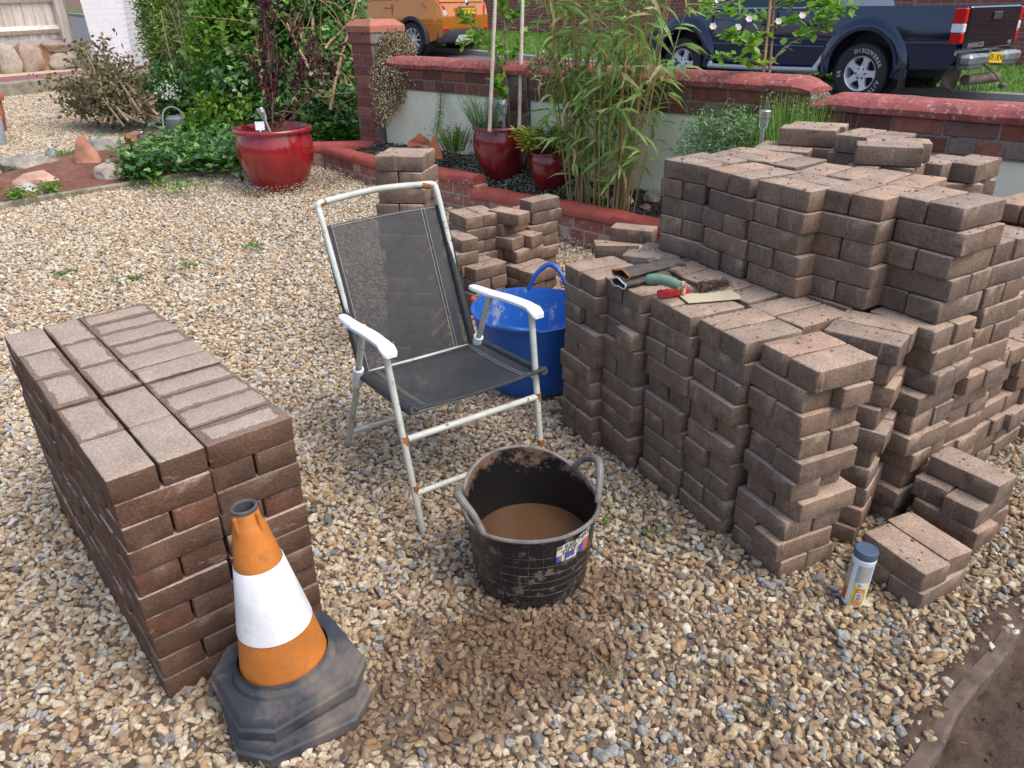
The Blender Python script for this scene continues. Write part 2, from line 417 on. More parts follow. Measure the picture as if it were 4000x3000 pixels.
print('pavers', len(BR), 'visible', sum(c > 0 for c in cnt), 'kept', len(keep))
for i in sorted(keep):
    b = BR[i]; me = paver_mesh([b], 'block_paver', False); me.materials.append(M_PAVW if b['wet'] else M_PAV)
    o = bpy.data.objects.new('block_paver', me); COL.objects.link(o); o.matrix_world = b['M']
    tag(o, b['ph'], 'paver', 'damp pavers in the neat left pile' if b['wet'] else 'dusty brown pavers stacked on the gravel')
if rest:
    wv = [b for b in rest if b['wet']]; dv = [b for b in rest if not b['wet']]
    me = paver_mesh(dv+wv, 'stacked_pavers', True); me.materials.append(M_PAV); me.materials.append(M_PAVW)
    nf = len(me.polygons)//len(rest); me.polygons.foreach_set('material_index', [0]*(nf*len(dv))+[1]*(nf*len(wv)))
    o = bpy.data.objects.new('stacked_pavers', me); COL.objects.link(o)
    tag(o, 'remaining brown pavers deep inside and behind the stacks', 'pavers', kind='stuff')

# crumbs of dry soil and root left on the dusty pavers
mb = MB(); r = random.Random(77); k_ = 0
while k_ < 800:
    b = r.choice(BR)
    if b['wet']: continue
    L, W, Hh = b['s']; p = b['M'] @ Vector((r.uniform(-.5, .5)*L, r.uniform(-.5, .5)*W, Hh/2+.001))
    if bv.ray_cast(p+Vector((0, 0, .002)), Vector((0, 0, 1)))[0] is not None: 
        if r.random() < .97: continue
    k_ += 1; s = r.uniform(.0012, .0042)*(1.8 if r.random() < .06 else 1)
    if r.random() < .15: an = r.random()*6.28; e = p+Vector((math.cos(an), math.sin(an), .1))*r.uniform(.008, .022); mb.tube([p, e], .0007, 3, a=r.random())
    else: mb.lathe([(0, -s*.5), (s*.9, -s*.2), (s*.7, s*.4), (0, s*.6)], 5, M=Matrix.Translation(p) @ Matrix.Rotation(r.random()*6, 4, 'Z') @ Matrix.Scale(r.uniform(.7, 1.8), 4, (1, 0, 0)), a=r.random())
tag(mb.build('soil_crumbs', simple('dry_soil_crumb', (.15, .105, .078), .95, nscale=90, var=.5, bmp=0), smooth=False), 'dark crumbs of soil scattered on top of the dusty pavers', 'soil crumbs', kind='stuff')

# ------------------------------------------------------------------ wall line and ground
WD = Vector((2.92, -2.77, 0)).normalized(); WN = Vector((-WD.y, WD.x, 0))*-1   # along the front wall; WN points to the garden
WN = Vector((WD.y, -WD.x, 0)); W0 = Vector((-1.01, 6.55, 0))
def wall_s(x, y): return (Vector((x, y, 0))-W0).dot(WN)     # > 0 in the garden
def wp(t, s=0, z=0): p = W0+WD*t+WN*s; return Vector((p.x, p.y, z))
def rz_(x, y): return .1+.05*max(0, y-13) if y > 5 else .1
def inpoly(x, y, P):
    c = False; n = len(P)
    for i in range(n):
        (x1, y1), (x2, y2) = P[i], P[i-1]
        if (y1 > y) != (y2 > y) and x < (x2-x1)*(y-y1)/(y2-y1)+x1: c = not c
    return c
edge_px = [(3500, 3080), (3572, 3000), (3640, 2900), (3708, 2765), (3800, 2650), (3885, 2560), (3960, 2440), (4040, 2370), (4300, 2180)]
EDGE = [at(x, y, 0).xy for x, y in edge_px]
TRENCH = [tuple(p) for p in EDGE]+[(3.2, 1.9), (3.2, -1), (.3, -1), (.35, .6)]
KA, KB, KC = G(0, 820).xy, G(963, 660).xy, Vector((-1.60, 6.50))
kd = (KB-KA).normalized(); kn = Vector((-kd.y, kd.x))
K0 = KA-kd*3
BORD = [G(0, 700), G(180, 650), G(307, 590), G(470, 570), G(600, 548)]
BORD_FAR = [tuple((K0+kn*.75))]+[tuple(p.xy) for p in BORD]+[(-1.9, 7.9)]
LOW = [(-1.60, 6.50), (-1.03, 5.78), (-.23, 5.06), (.31, 4.62), (.72, 4.2), (1.15, 3.85), (1.7, 3.4), (2.75, 2.56)]
MAIN = [tuple(K0), (-3.2, .2), (-1.3, .2), (.3, .2)]+[tuple(p) for p in EDGE]+[(3.4, 2.0)]+LOW[::-1]+[tuple(KC), tuple(KB)]
KR0, KR1 = G(0, 382), G(250, 352)
BACK = BORD_FAR+[(-1.9, 8.5), (-2.2, 9.6), tuple(G(400, 340).xy), tuple(KR1.xy), tuple(KR0.xy), tuple(KR0.xy+(KR0.xy-KR1.xy)*2)]
def gmat():
    m, nt, bs = mat('ground_soil'); g = node(nt, 'NewGeometry').outputs['Position']
    n = noi(nt, 3, g, 8, .7); n2 = noi(nt, 60, g, 5)
    c = ramp(nt, n.outputs[0], [(.3, (.11, .07, .045)), (.7, (.20, .135, .09))])
    c = mix(nt, 1, c, ramp(nt, n2.outputs[0], [(.3, .7), (.7, 1.25)]), 'MULTIPLY')
    lk(nt, c, bs.inputs['Base Color']); bs.inputs['Roughness'].default_value = .95; bump(nt, bs, n2.outputs[0], .7, .01); return m
M_SOILG = gmat()
mb = MB(); xs = [-60, -30, -14, -9, -6]+[-5+.25*i for i in range(45)]+[7, 9, 12, 16, 22, 35, 60]; ys = [-12, -3]+[-.5+.25*i for i in range(56)]+[14.5, 16, 18, 20, 24, 30, 45, 90]
for y in ys:
    for x in xs:
        s = wall_s(x, y); zg, zr = gz(x, y), rz_(x, y)-.02
        f = min(1, max(0, (-s-.05)/.3)); z = zg*(1-f)+zr*f-.02
        if inpoly(x, y, TRENCH) or min((Vector((x, y))-e).length for e in EDGE) < .3: z -= .22
        mb.v.append((x, y, z)); mb.a.append(0)
nx = len(xs)
for j in range(len(ys)-1):
    for i in range(nx-1): mb.f.append((j*nx+i, j*nx+i+1, (j+1)*nx+i+1, (j+1)*nx+i)); mb.m.append(0)
tag(mb.build('ground', M_SOILG), kind='structure')

# dug-out soil at the bottom right
def soilmat(name, c1, c2, c3, sc_=5, br=.9):
    m, nt, bs = mat(name); g = node(nt, 'NewGeometry').outputs['Position']
    n = noi(nt, sc_, g, 9, .7, .4); n2 = noi(nt, 90, g, 6, .7)
    c = ramp(nt, n.outputs[0], [(.3, c1), (.52, c2), (.72, c3)])
    c = mix(nt, 1, c, ramp(nt, n2.outputs[0], [(.3, .65), (.7, 1.3)]), 'MULTIPLY')
    lk(nt, c, bs.inputs['Base Color']); bs.inputs['Roughness'].default_value = br; bump(nt, bs, math_(nt, 'ADD', n.outputs[0], math_(nt, 'MULTIPLY', n2.outputs[0], .5)), .9, .012); return m
M_DIG = soilmat('dug_soil', (.045, .028, .018), (.085, .056, .038), (.16, .10, .066), 9)
mb = MB(); cols = []
for i in range(len(EDGE)-1):
    for q in range(8): cols.append(EDGE[i].lerp(EDGE[i+1], q/8))
cols.append(EDGE[-1]); nrow = 26
for i, p in enumerate(cols):
    a = cols[max(0, i-1)]; b = cols[min(len(cols)-1, i+1)]; t = (b-a).normalized(); nrm = Vector((t.y, -t.x))
    for j in range(nrow):
        d = -.07+.011*j if j < 14 else .084+(j-14)**1.7*.02
        z = -.004+.014*math.exp(-((d+.03)/.03)**2) if d < .012 else -.052-.03*min(1, (d-.01)/.5)
        p3 = Vector((p.x+nrm.x*d, p.y+nrm.y*d, 0)); e = noise.noise(p3*14)*.022+noise.noise(p3*40)*.014+noise.noise(p3*90)*.006
        w_ = noise.noise(p3*7)*.012
        mb.v.append((p3.x+nrm.x*w_, p3.y+nrm.y*w_, z+e*(1 if d > .02 else .6))); mb.a.append(0)
for i in range(len(cols)-1):
    for j in range(nrow-1): mb.f.append((i*nrow+j, i*nrow+j+1, (i+1)*nrow+j+1, (i+1)*nrow+j)); mb.m.append(0)
tag(recalc(mb.build('soil', M_DIG, ang=80)), kind='structure')
EDGE_STRIP = True
mb = MB()
for i in range(1500):
    t = random.random()*(len(EDGE)-1); i0 = int(t); p = EDGE[i0].lerp(EDGE[i0+1], t-i0); a = (EDGE[i0+1]-EDGE[i0]).normalized(); d = random.uniform(-.09, .5)
    r = random.uniform(.002, .007)*(2.2 if random.random() < .10 else 1); x, y = p.x+a.y*d, p.y-a.x*d; z = (.0 if d < .01 else -.07)+r*.2
    ph = random.random()*3; mb.lathe([(0, -r), (r*.8, -r*.5), (r, 0), (r*.6, r*.6), (0, r*.8)], 5, M=Matrix.Translation((x, y, z)) @ Matrix.Rotation(ph, 4, 'X') @ Matrix.Rotation(ph*2, 4, 'Z'))
tag(mb.build('loose_soil_crumbs', M_DIG), 'dark crumbs of loose soil along the dug edge', 'soil crumbs', kind='stuff')

# ------------------------------------------------------------------ gravel
def pebble_mat():
    m, nt, bs = mat('flint_gravel'); oi = node(nt, 'ObjectInfo'); rnd = oi.outputs['Random']
    g = node(nt, 'NewGeometry').outputs['Position']; sep = node(nt, 'SeparateXYZ'); lk(nt, g, sep.inputs[0])
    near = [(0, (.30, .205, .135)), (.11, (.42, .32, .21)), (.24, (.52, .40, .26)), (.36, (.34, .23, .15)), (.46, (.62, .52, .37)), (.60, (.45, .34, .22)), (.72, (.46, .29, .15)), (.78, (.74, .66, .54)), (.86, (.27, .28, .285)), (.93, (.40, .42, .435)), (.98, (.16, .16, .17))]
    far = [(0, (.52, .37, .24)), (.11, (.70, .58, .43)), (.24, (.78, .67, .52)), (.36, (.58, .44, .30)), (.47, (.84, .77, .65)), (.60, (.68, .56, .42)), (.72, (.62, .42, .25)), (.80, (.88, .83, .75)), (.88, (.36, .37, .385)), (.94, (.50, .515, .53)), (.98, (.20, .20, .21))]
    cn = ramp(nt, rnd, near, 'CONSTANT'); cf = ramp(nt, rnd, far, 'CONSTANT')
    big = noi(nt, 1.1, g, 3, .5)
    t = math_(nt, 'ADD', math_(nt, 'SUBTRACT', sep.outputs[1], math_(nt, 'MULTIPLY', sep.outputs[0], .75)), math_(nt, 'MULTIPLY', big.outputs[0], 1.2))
    f = ramp(nt, math_(nt, 'MULTIPLY', t, .2), [(.30, 0), (.72, 1)])  # sunlit look painted in: stones paler towards the far left, dirtier tan nearby
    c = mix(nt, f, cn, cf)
    tc = node(nt, 'TexCoord').outputs['Object']; cmb = node(nt, 'CombineXYZ'); lk(nt, math_(nt, 'MULTIPLY', rnd, 91.0), cmb.inputs[0])
    va = node(nt, 'VectorMath', operation='ADD'); lk(nt, tc, va.inputs[0]); lk(nt, cmb.outputs[0], va.inputs[1])
    n = noi(nt, 2.2, va.outputs[0], 5, .7)
    c = mix(nt, 1, c, ramp(nt, n.outputs[0], [(.32, (.62, .58, .55)), (.5, (1, 1, 1)), (.66, (1.25, 1.25, 1.22))]), 'MULTIPLY')
    # wet patches: spilled water by the tub and round the damp pile
    def blob(x, y, rx, ry, k):
        s = node(nt, 'Mapping'); s.inputs['Location'].default_value = (-x/rx, -y/ry, 0); s.inputs['Scale'].default_value = (1/rx, 1/ry, 0); lk(nt, g, s.inputs[0])
        l = node(nt, 'VectorMath', operation='LENGTH'); lk(nt, s.outputs[0], l.inputs[0])
        nn = noi(nt, 7, g, 4, .6); q = math_(nt, 'ADD', l.outputs['Value'], math_(nt, 'MULTIPLY', math_(nt, 'SUBTRACT', nn.outputs[0], .5), 1.3))
        return ramp(nt, q, [(.55, k), (1.05, 0)])
    wet = None
    for bl in ((-.03, 1.42, .36, .22, 1), (-.22, 1.25, .26, .16, .8), (.22, 1.62, .22, .14, .8), (-.62, 1.36, .16, .12, .7)):
        q = blob(*bl); wet = q if wet is None else math_(nt, 'MAXIMUM', wet, q)
    c = mix(nt, wet, c, mix(nt, 1, c, (.36, .265, .195), 'MULTIPLY'))
    c = mix(nt, .10, c, (.44, .37, .28)); c = mix(nt, 1, c, (.84, .84, .80), 'MULTIPLY')
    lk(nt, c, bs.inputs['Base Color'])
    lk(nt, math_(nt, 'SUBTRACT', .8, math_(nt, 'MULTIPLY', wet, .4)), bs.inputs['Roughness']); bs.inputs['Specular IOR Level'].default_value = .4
    bump(nt, bs, n.outputs[0], .35, .12); return m
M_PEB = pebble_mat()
def gravel():
    mb = MB(); c = .06
    for iy in range(int(.2/c), int(11.5/c)):
        for ix in range(int(-8/c), int(3.4/c)):
            x, y = (ix+.5)*c, (iy+.5)*c
            if abs(x) > y*.80+.9: continue
            if not (inpoly(x+.015, y+.0, MAIN) or inpoly(x, y, BACK)): continue
            o = len(mb.v); mb.v += [(a, b, gz(a, b)) for a, b in ((x-c/2, y-c/2), (x+c/2, y-c/2), (x+c/2, y+c/2), (x-c/2, y+c/2))]; mb.a += [0]*4
            mb.f.append((o, o+1, o+2, o+3)); mb.m.append(0)
    m2 = soilmat('gravel_bed', (.07, .05, .035), (.16, .115, .08), (.26, .2, .14), 30)
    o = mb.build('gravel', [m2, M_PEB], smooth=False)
    bmx = bmesh.new(); bmx.from_mesh(o.data); bmesh.ops.remove_doubles(bmx, verts=bmx.verts, dist=.001); bmx.to_mesh(o.data); bmx.free()
    ng = bpy.data.node_groups.new('gravel', 'GeometryNodeTree')
    ng.interface.new_socket('Geometry', in_out='INPUT', socket_type='NodeSocketGeometry'); ng.interface.new_socket('Geometry', in_out='OUTPUT', socket_type='NodeSocketGeometry')
    N = ng.nodes.new; L = ng.links.new; gi = N('NodeGroupInput'); go = N('NodeGroupOutput'); jp = N('GeometryNodeJoinGeometry')
    pebs = N('GeometryNodeGeometryToInstance')
    for i in range(9):
        ic = N('GeometryNodeMeshIcoSphere'); ic.inputs['Radius'].default_value = .5; ic.inputs['Subdivisions'].default_value = 3 if i < 7 else 2
        nz = N('ShaderNodeTexNoise'); nz.noise_dimensions = '4D'; nz.inputs['W'].default_value = i*3.7; nz.inputs['Scale'].default_value = 1.35; nz.inputs['Detail'].default_value = 1.5
        vr = N('ShaderNodeTexVoronoi'); vr.voronoi_dimensions = '4D'; vr.inputs['W'].default_value = i*2.1; vr.inputs['Scale'].default_value = 1.3
        sub = N('ShaderNodeVectorMath'); sub.operation = 'SUBTRACT'; sub.inputs[1].default_value = (.5, .5, .5); L(nz.outputs['Color'], sub.inputs[0])
        scl = N('ShaderNodeVectorMath'); scl.operation = 'SCALE'; scl.inputs['Scale'].default_value = .95; L(sub.outputs[0], scl.inputs[0])
        nn = N('GeometryNodeInputNormal'); s2 = N('ShaderNodeVectorMath'); s2.operation = 'SCALE'; L(nn.outputs[0], s2.inputs[0])
        mt = N('ShaderNodeMath'); mt.operation = 'MULTIPLY_ADD'; mt.inputs[1].default_value = -.28; mt.inputs[2].default_value = .12; L(vr.outputs['Distance'], mt.inputs[0]); L(mt.outputs[0], s2.inputs['Scale'])
        ad = N('ShaderNodeVectorMath'); L(scl.outputs[0], ad.inputs[0]); L(s2.outputs[0], ad.inputs[1])
        sp = N('GeometryNodeSetPosition'); L(ic.outputs['Mesh'], sp.inputs['Geometry']); L(ad.outputs[0], sp.inputs['Offset'])
        tr = N('GeometryNodeTransform'); q = (.72, .9, .62, .8, .55, .95, .68, .75, .85)[i]; tr.inputs['Scale'].default_value = (1.12, q, (.62, .72, .6, .8, .6, .7, .55, .75, .65)[i]); L(sp.outputs[0], tr.inputs['Geometry'])
        sm = N('GeometryNodeSetShadeSmooth'); sm.inputs['Shade Smooth'].default_value = i < 7; L(tr.outputs[0], sm.inputs['Geometry'])
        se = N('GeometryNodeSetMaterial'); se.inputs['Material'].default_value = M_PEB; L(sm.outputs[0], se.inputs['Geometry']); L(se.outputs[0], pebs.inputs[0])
    def layer(dist, dens, smin, smax, seed, zlo, zhi):
        d = N('GeometryNodeDistributePointsOnFaces'); d.distribute_method = 'POISSON'; d.inputs['Distance Min'].default_value = dist; d.inputs['Density Max'].default_value = dens; d.inputs['Seed'].default_value = seed
        L(gi.outputs[0], d.inputs['Mesh'])
        def rv(t, a, b, s):
            r = N('FunctionNodeRandomValue'); r.data_type = t; r.inputs['Seed'].default_value = s
            ins = [x for x in r.inputs if x.name in ('Min', 'Max') and x.enabled]
            ins[0].default_value = a; ins[1].default_value = b; return [x for x in r.outputs if x.enabled][0]
        sp = N('GeometryNodeSetPosition'); L(d.outputs['Points'], sp.inputs['Geometry']); L(rv('FLOAT_VECTOR', (0, 0, zlo), (0, 0, zhi), seed+5), sp.inputs['Offset'])
        ip = N('GeometryNodeInstanceOnPoints'); L(sp.outputs[0], ip.inputs['Points']); L(pebs.outputs[0], ip.inputs['Instance']); ip.inputs['Pick Instance'].default_value = True
        L(rv('INT', 0, 8, seed+1), ip.inputs['Instance Index']); L(rv('FLOAT_VECTOR', (-.6, -.6, 0), (.6, .6, 6.283), seed+2), ip.inputs['Rotation'])
        r = rv('FLOAT', 0.0, 1.0, seed+3); pw = N('ShaderNodeMath'); pw.operation = 'POWER'; pw.inputs[1].default_value = 2.0; L(r, pw.inputs[0])
        ma = N('ShaderNodeMath'); ma.operation = 'MULTIPLY_ADD'; ma.inputs[1].default_value = smax-smin; ma.inputs[2].default_value = smin; L(pw.outputs[0], ma.inputs[0]); L(ma.outputs[0], ip.inputs['Scale'])
        L(ip.outputs[0], jp.inputs[0])
    layer(.0112, 10000, .016, .029, 3, -.004, .003)
    layer(.021, 2300, .018, .032, 40, .004, .011)
    L(gi.outputs[0], jp.inputs[0]); L(jp.outputs[0], go.inputs[0])
    md = o.modifiers.new('gravel', 'NODES'); md.node_group = ng
    tag(o, 'loose flint gravel covering the drive, darker and wet by the black tub', 'gravel', kind='stuff')
gravel()

# ------------------------------------------------------------------ kerbs, border, far path
M_CONC = simple('old_concrete', (.26, .235, .18), .9, nscale=14, var=.35, bmp=.5, bd=.004, spots=((.12, .13, .06), 9, .56))
def strip(name, pts, wdt, hgt, m, zf=gz, rnd=.012, label=None, cat=None, n=10):
    mb = MB(); P = []
    for i in range(len(pts)-1):
        for q in range(n): P.append(Vector(pts[i][:2]).lerp(Vector(pts[i+1][:2]), q/n))
    P.append(Vector(pts[-1][:2])); prof = [(-wdt/2, -.06), (-wdt/2, hgt-rnd), (-wdt/2+rnd, hgt), (wdt/2-rnd, hgt), (wdt/2, hgt-rnd), (wdt/2, -.06)]
    for i, p in enumerate(P):
        t = (P[min(i+1, len(P)-1)]-P[max(0, i-1)]).normalized(); nr = Vector((-t.y, t.x))
        for s, z in prof: mb.v.append((p.x+nr.x*s, p.y+nr.y*s, zf(p.x, p.y)+z+.004*noise.noise(Vector((p.x*5, p.y*5, s*20))))); mb.a.append(0)
    k = len(prof)
    for i in range(len(P)-1):
        for j in range(k-1): mb.f.append((i*k+j, i*k+j+1, (i+1)*k+j+1, (i+1)*k+j)); mb.m.append(0)
    mb.f += [tuple(range(k)), tuple(range((len(P)-1)*k, len(P)*k))]; mb.m += [0, 0]
    o = recalc(mb.build(name, m))
    if label: tag(recenter(o), label, cat)
    return o
strip('muddy_edging', EDGE, .042, .010, simple('mud_smeared_concrete', (.115, .085, .064), .95, nscale=18, var=.45, bmp=.9, bd=.006, spots=((.20, .165, .135), 16, .60)), zf=lambda x, y: .0, rnd=.008, label='mud-smeared concrete edging between gravel and dug soil', cat='edging')
strip('kerb_edging', [K0, KA, KB, KC+Vector((-.1, -.05))], .055, .045, M_CONC, label='thin weathered concrete edging between gravel and soil border', cat='kerb')
M_REDSOIL = soilmat('red_soil', (.10, .045, .028), (.19, .085, .052), (.30, .16, .10), 6)
mb = MB(); nn = 40; mm = 16; bf = [Vector(BORD_FAR[0])]+[Vector(p) for p in BORD_FAR[1:]]
kk = [K0, KA, KB, KC]
def samp(P, t):
    L = [0]
    for i in range(len(P)-1): L.append(L[-1]+(P[i+1]-P[i]).length)
    d = t*L[-1]
    for i in range(len(P)-1):
        if d <= L[i+1]+1e-9: return P[i].lerp(P[i+1], (d-L[i])/(L[i+1]-L[i]))
    return P[-1]
for i in range(nn+1):
    a = samp(kk, i/nn); b = samp(bf, i/nn)
    for j in range(mm+1):
        p = a.lerp(b, j/mm); h = .02+.075*math.sin(math.pi*min(1, j/mm)); q = Vector((p.x*4, p.y*4, 0))
        mb.v.append((p.x, p.y, gz(p.x, p.y)+h+.035*noise.noise(q)+.012*noise.noise(q*5)-(.05 if j in (0, mm) else 0))); mb.a.append(0)
for i in range(nn):
    for j in range(mm): mb.f.append((i*(mm+1)+j, i*(mm+1)+j+1, (i+1)*(mm+1)+j+1, (i+1)*(mm+1)+j)); mb.m.append(0)
tag(recalc(mb.build('soil_border', M_REDSOIL, ang=80)), kind='structure')

def rock(name, p, size, col, label, group=None, seed=0, pointy=0, rot=0, cat='rock'):
    bm = bmesh.new(); bmesh.ops.create_icosphere(bm, subdivisions=3, radius=.5)
    for v in bm.verts:
        q = v.co.copy(); n1 = noise.noise(q*2.1+Vector((seed*7.3, 0, 0))); n2 = noise.noise(q*6+Vector((0, seed*3.1, 0)))
        v.co = q*(1+.5*n1+.1*n2)
        for pl in range(5):     # chop flat faces
            rr = random.Random(seed*11+pl); d = Vector((rr.uniform(-1, 1), rr.uniform(-1, 1), rr.uniform(-.2, 1))).normalized(); k = v.co.dot(d)-.36
            if k > 0: v.co -= d*k
        if pointy: f = max(.12, 1-pointy*(v.co.z+.3)); v.co.x *= f; v.co.y *= f
        v.co = Vector((v.co.x*size[0], v.co.y*size[1], (v.co.z+.35)*size[2]))
    me = bpy.data.meshes.new(name); bm.to_mesh(me); bm.free(); smoothm(me, 28)
    key = 'stone_%s' % ('_'.join('%02d' % int(c*99) for c in col))
    m = bpy.data.materials.get(key) or simple(key, col, .85, nscale=9, var=.4, bmp=.6, bd=.01, spots=(tuple(min(1, c*1.7) for c in col), 7, .58))
    me.materials.append(m); o = bpy.data.objects.new(name, me); COL.objects.link(o); o.location = p; o.rotation_euler = (0, 0, rot)
    return tag(o, label, cat, group)
g_ = 'rocks set in the red soil border'
rock('border_rock', G(347, 655, .04), (.24, .16, .34), (.42, .20, .13), 'pointed rust-red upright rock in the soil border', g_, 1, .75)
rock('border_rock', G(415, 610, .02), (.36, .24, .20), (.38, .36, .31), 'wide grey rock right behind the pointed red rock', g_, 2)
rock('border_rock', G(105, 672, .03), (.40, .26, .19), (.30, .275, .24), 'grey-brown rough rock at far left of border', g_, 3)
rock('border_rock', G(190, 668, .03), (.30, .2, .13), (.27, .23, .16), 'flat mossy brown rock beside grey-brown rock', g_, 4)
rock('border_rock', G(150, 728, .03), (.34, .2, .13), (.45, .29, .21), 'long pinkish rock lying low in the red soil', g_, 5, rot=.5)
rock('border_rock', G(430, 700, .03), (.24, .2, .15), (.45, .38, .34), 'pale pink block by the ivy and concrete edging', g_, 6)
rock('border_rock', G(525, 565, .02), (.2, .16, .15), (.30, .13, .08), 'dark red rock beside the small glass lamp', g_, 7)
rock('border_rock', G(205, 622, .02), (.12, .1, .12), (.25, .27, .28), 'small blue-grey stone at the far side of border', g_, 8)
rock('border_rock', G(105, 752, .02), (.22, .14, .08), (.42, .40, .37), 'low whitish stone near the front edging', g_, 9)
# raised kerb and maroon path at the far left
def rel(p, q, s): d = (q-p).normalized(); n = Vector((-d.y, d.x, 0)); return p+n*s
kr0 = KR0+(KR0-KR1)*3; kr1 = KR1+(KR1-KR0)*1.6
strip('raised_kerb', [kr0, kr1], .12, .17, M_CONC, label='mossy raised concrete kerb beside the maroon path', cat='kerb', rnd=.02)
M_MAROON = simple('maroon_tarmac', (.24, .105, .115), .9, nscale=40, var=.2, bmp=.4, bd=.003)
d = (kr1-kr0).xy.normalized(); n_ = Vector((-d.y, d.x, 0)); 
mb = MB(); q = [kr0+n_*.06, kr1+n_*.06+Vector((1.6*d.x, 1.6*d.y, 0)), kr1+n_*1.15+Vector((1.6*d.x, 1.6*d.y, 0)), kr0+n_*1.15]
mb.add([(p.x, p.y, gz(p.x, p.y)+.155) for p in q], [(0, 1, 2, 3)]); tag(mb.build('path', M_MAROON), kind='structure')
mb = MB(); q = [kr0+n_*1.15, kr1+n_*1.15, kr1+n_*1.75, kr0+n_*1.75]
mb.add([(p.x, p.y, gz(p.x, p.y)+.13) for p in q], [(0, 1, 2, 3)]); tag(mb.build('path_verge', simple('pale_chippings', (.5, .43, .33), .9, nscale=70, var=.5, bmp=.6)), kind='structure')

# ------------------------------------------------------------------ brick walls
def wallmat(name, stops, mortar=False, spots=None):
    m, nt, bs = mat(name); a = node(nt, 'Attribute', attribute_name='v').outputs['Fac']; tc = node(nt, 'TexCoord').outputs['Object']
    c = ramp(nt, a, stops); n = noi(nt, 28, tc, 6, .7); n2 = noi(nt, 7, tc, 4, .6)
    c = mix(nt, 1, c, ramp(nt, n.outputs[0], [(.3, .68), (.7, 1.3)]), 'MULTIPLY')
    if spots: c = mix(nt, ramp(nt, n.outputs[0] if spots[2] else n2.outputs[0], [(spots[1], 0), (spots[1]+.1, .85)]), c, spots[0])
    lk(nt, c, bs.inputs['Base Color']); bs.inputs['Roughness'].default_value = .9; bump(nt, bs, n.outputs[0], .5, .004); return m
M_BRK = wallmat('dark_brick', [(0, (.13, .05, .042)), (.3, (.17, .06, .048)), (.5, (.23, .075, .05)), (.7, (.17, .10, .085)), (.85, (.20, .155, .135)), (1, (.30, .09, .05))], spots=((.09, .06, .05), .62, False))
M_MORT = simple('grey_mortar', (.20, .18, .165), .95, nscale=60, var=.4, bmp=.6, spots=((.05, .09, .025), 11, .60))
M_BRKP = wallmat('pier_brick', [(0, (.20, .075, .055)), (.5, (.26, .09, .06)), (1, (.34, .13, .085))])
M_BRKL = wallmat('lime_washed_brick', [(0, (.27, .10, .075)), (.4, (.36, .13, .09)), (.7, (.30, .16, .13)), (1, (.45, .30, .22))], spots=((.52, .42, .37), .57, True))
M_MORTL = simple('pale_mortar', (.42, .37, .31), .95, nscale=60, var=.3, bmp=.5)
M_RED = simple('red_coping_paint', (.31, .08, .074), .8, nscale=11, var=.35, bmp=.9, bd=.012, spots=((.40, .29, .26), 42, .56))
M_RED2 = simple('bright_red_coping_paint', (.36, .075, .055), .65, nscale=12, var=.22, bmp=.35, bd=.004, spots=((.46, .28, .24), 20, .66))
M_CREAM = simple('cream_masonry_paint', (.80, .84, .66), .75, nscale=5, var=.07, bmp=.25, bd=.004, spots=((.66, .70, .50), 3, .63))
def brickface(mb, M, length, z0, z1, thick, header=False, seed=0, ch=.075, bl=.225, gap=.010, mi=0, mort=1, inset=.004, flip=False):
    """bricks standing proud of a mortar core; local x along, y across, z up"""
    r = random.Random(seed); nz = max(1, round((z1-z0)/ch)); chh = (z1-z0)/nz
    mb.box((0, 0, 0), (length-.006, thick-2*inset, z1-z0), M=M @ Matrix.Translation((length/2, 0, (z0+z1)/2)), mi=mort)
    for k in range(nz):
        L = .1125 if (header and (k+flip) % 2 == 0) else bl; x = -r.random()*L if True else 0
        while x < length:
            l = L if r.random() > .12 or header else L/2
            a, b = max(0, x), min(length, x+l)
            if b-a > .03:
                mb.box((0, 0, 0), (b-a-gap, thick+r.uniform(-.002, .003), chh-gap), M=M @ Matrix.Translation(((a+b)/2, 0, z0+(k+.5)*chh)), mi=mi, a=r.random(), bev=.004)
            x += l
def coping(mb, P, wdt, z, th, mi=0, prof=None, seed=0, end=.0):
    prof = prof or [(-.5, 0), (-.52, .35), (-.44, .72), (-.26, .94), (0, 1), (.26, .94), (.44, .72), (.52, .35), (.5, 0)]
    k = len(prof); o = len(mb.v); Q = []
    for i in range(len(P)-1):
        n = max(2, int((Vector(P[i+1])-Vector(P[i])).length/.05))
        for q in range(n): Q.append(Vector(P[i]).lerp(Vector(P[i+1]), q/n))
    Q.append(Vector(P[-1]))
    for i, p in enumerate(Q):
        t = (Q[min(i+1, len(Q)-1)]-Q[max(0, i-1)]); t = Vector((t.x, t.y)).normalized(); nr = Vector((-t.y, t.x))
        e = 1.0 if not end else min(1, min(i, len(Q)-1-i)*.05/end+.35)
        for s, h in prof:
            nz_ = noise.noise(Vector((p.x*9, p.y*9, s*3+seed)))*.006
            mb.v.append((p.x+nr.x*s*wdt, p.y+nr.y*s*wdt, p.z+z+h*th*e+nz_)); mb.a.append(0)
    for i in range(len(Q)-1):
        for j in range(k): mb.f.append((o+i*k+j, o+i*k+(j+1) % k, o+(i+1)*k+(j+1) % k, o+(i+1)*k+j)); mb.m.append(mi)
    mb.f += [tuple(o+j for j in range(k)), tuple(o+(len(Q)-1)*k+j for j in range(k))]; mb.m += [mi, mi]
WA = math.atan2(WD.y, WD.x)
def wM(t, s=0): p = wp(t, s); return Matrix.Translation((p.x, p.y, 0)) @ Matrix.Rotation(WA, 4, 'Z')
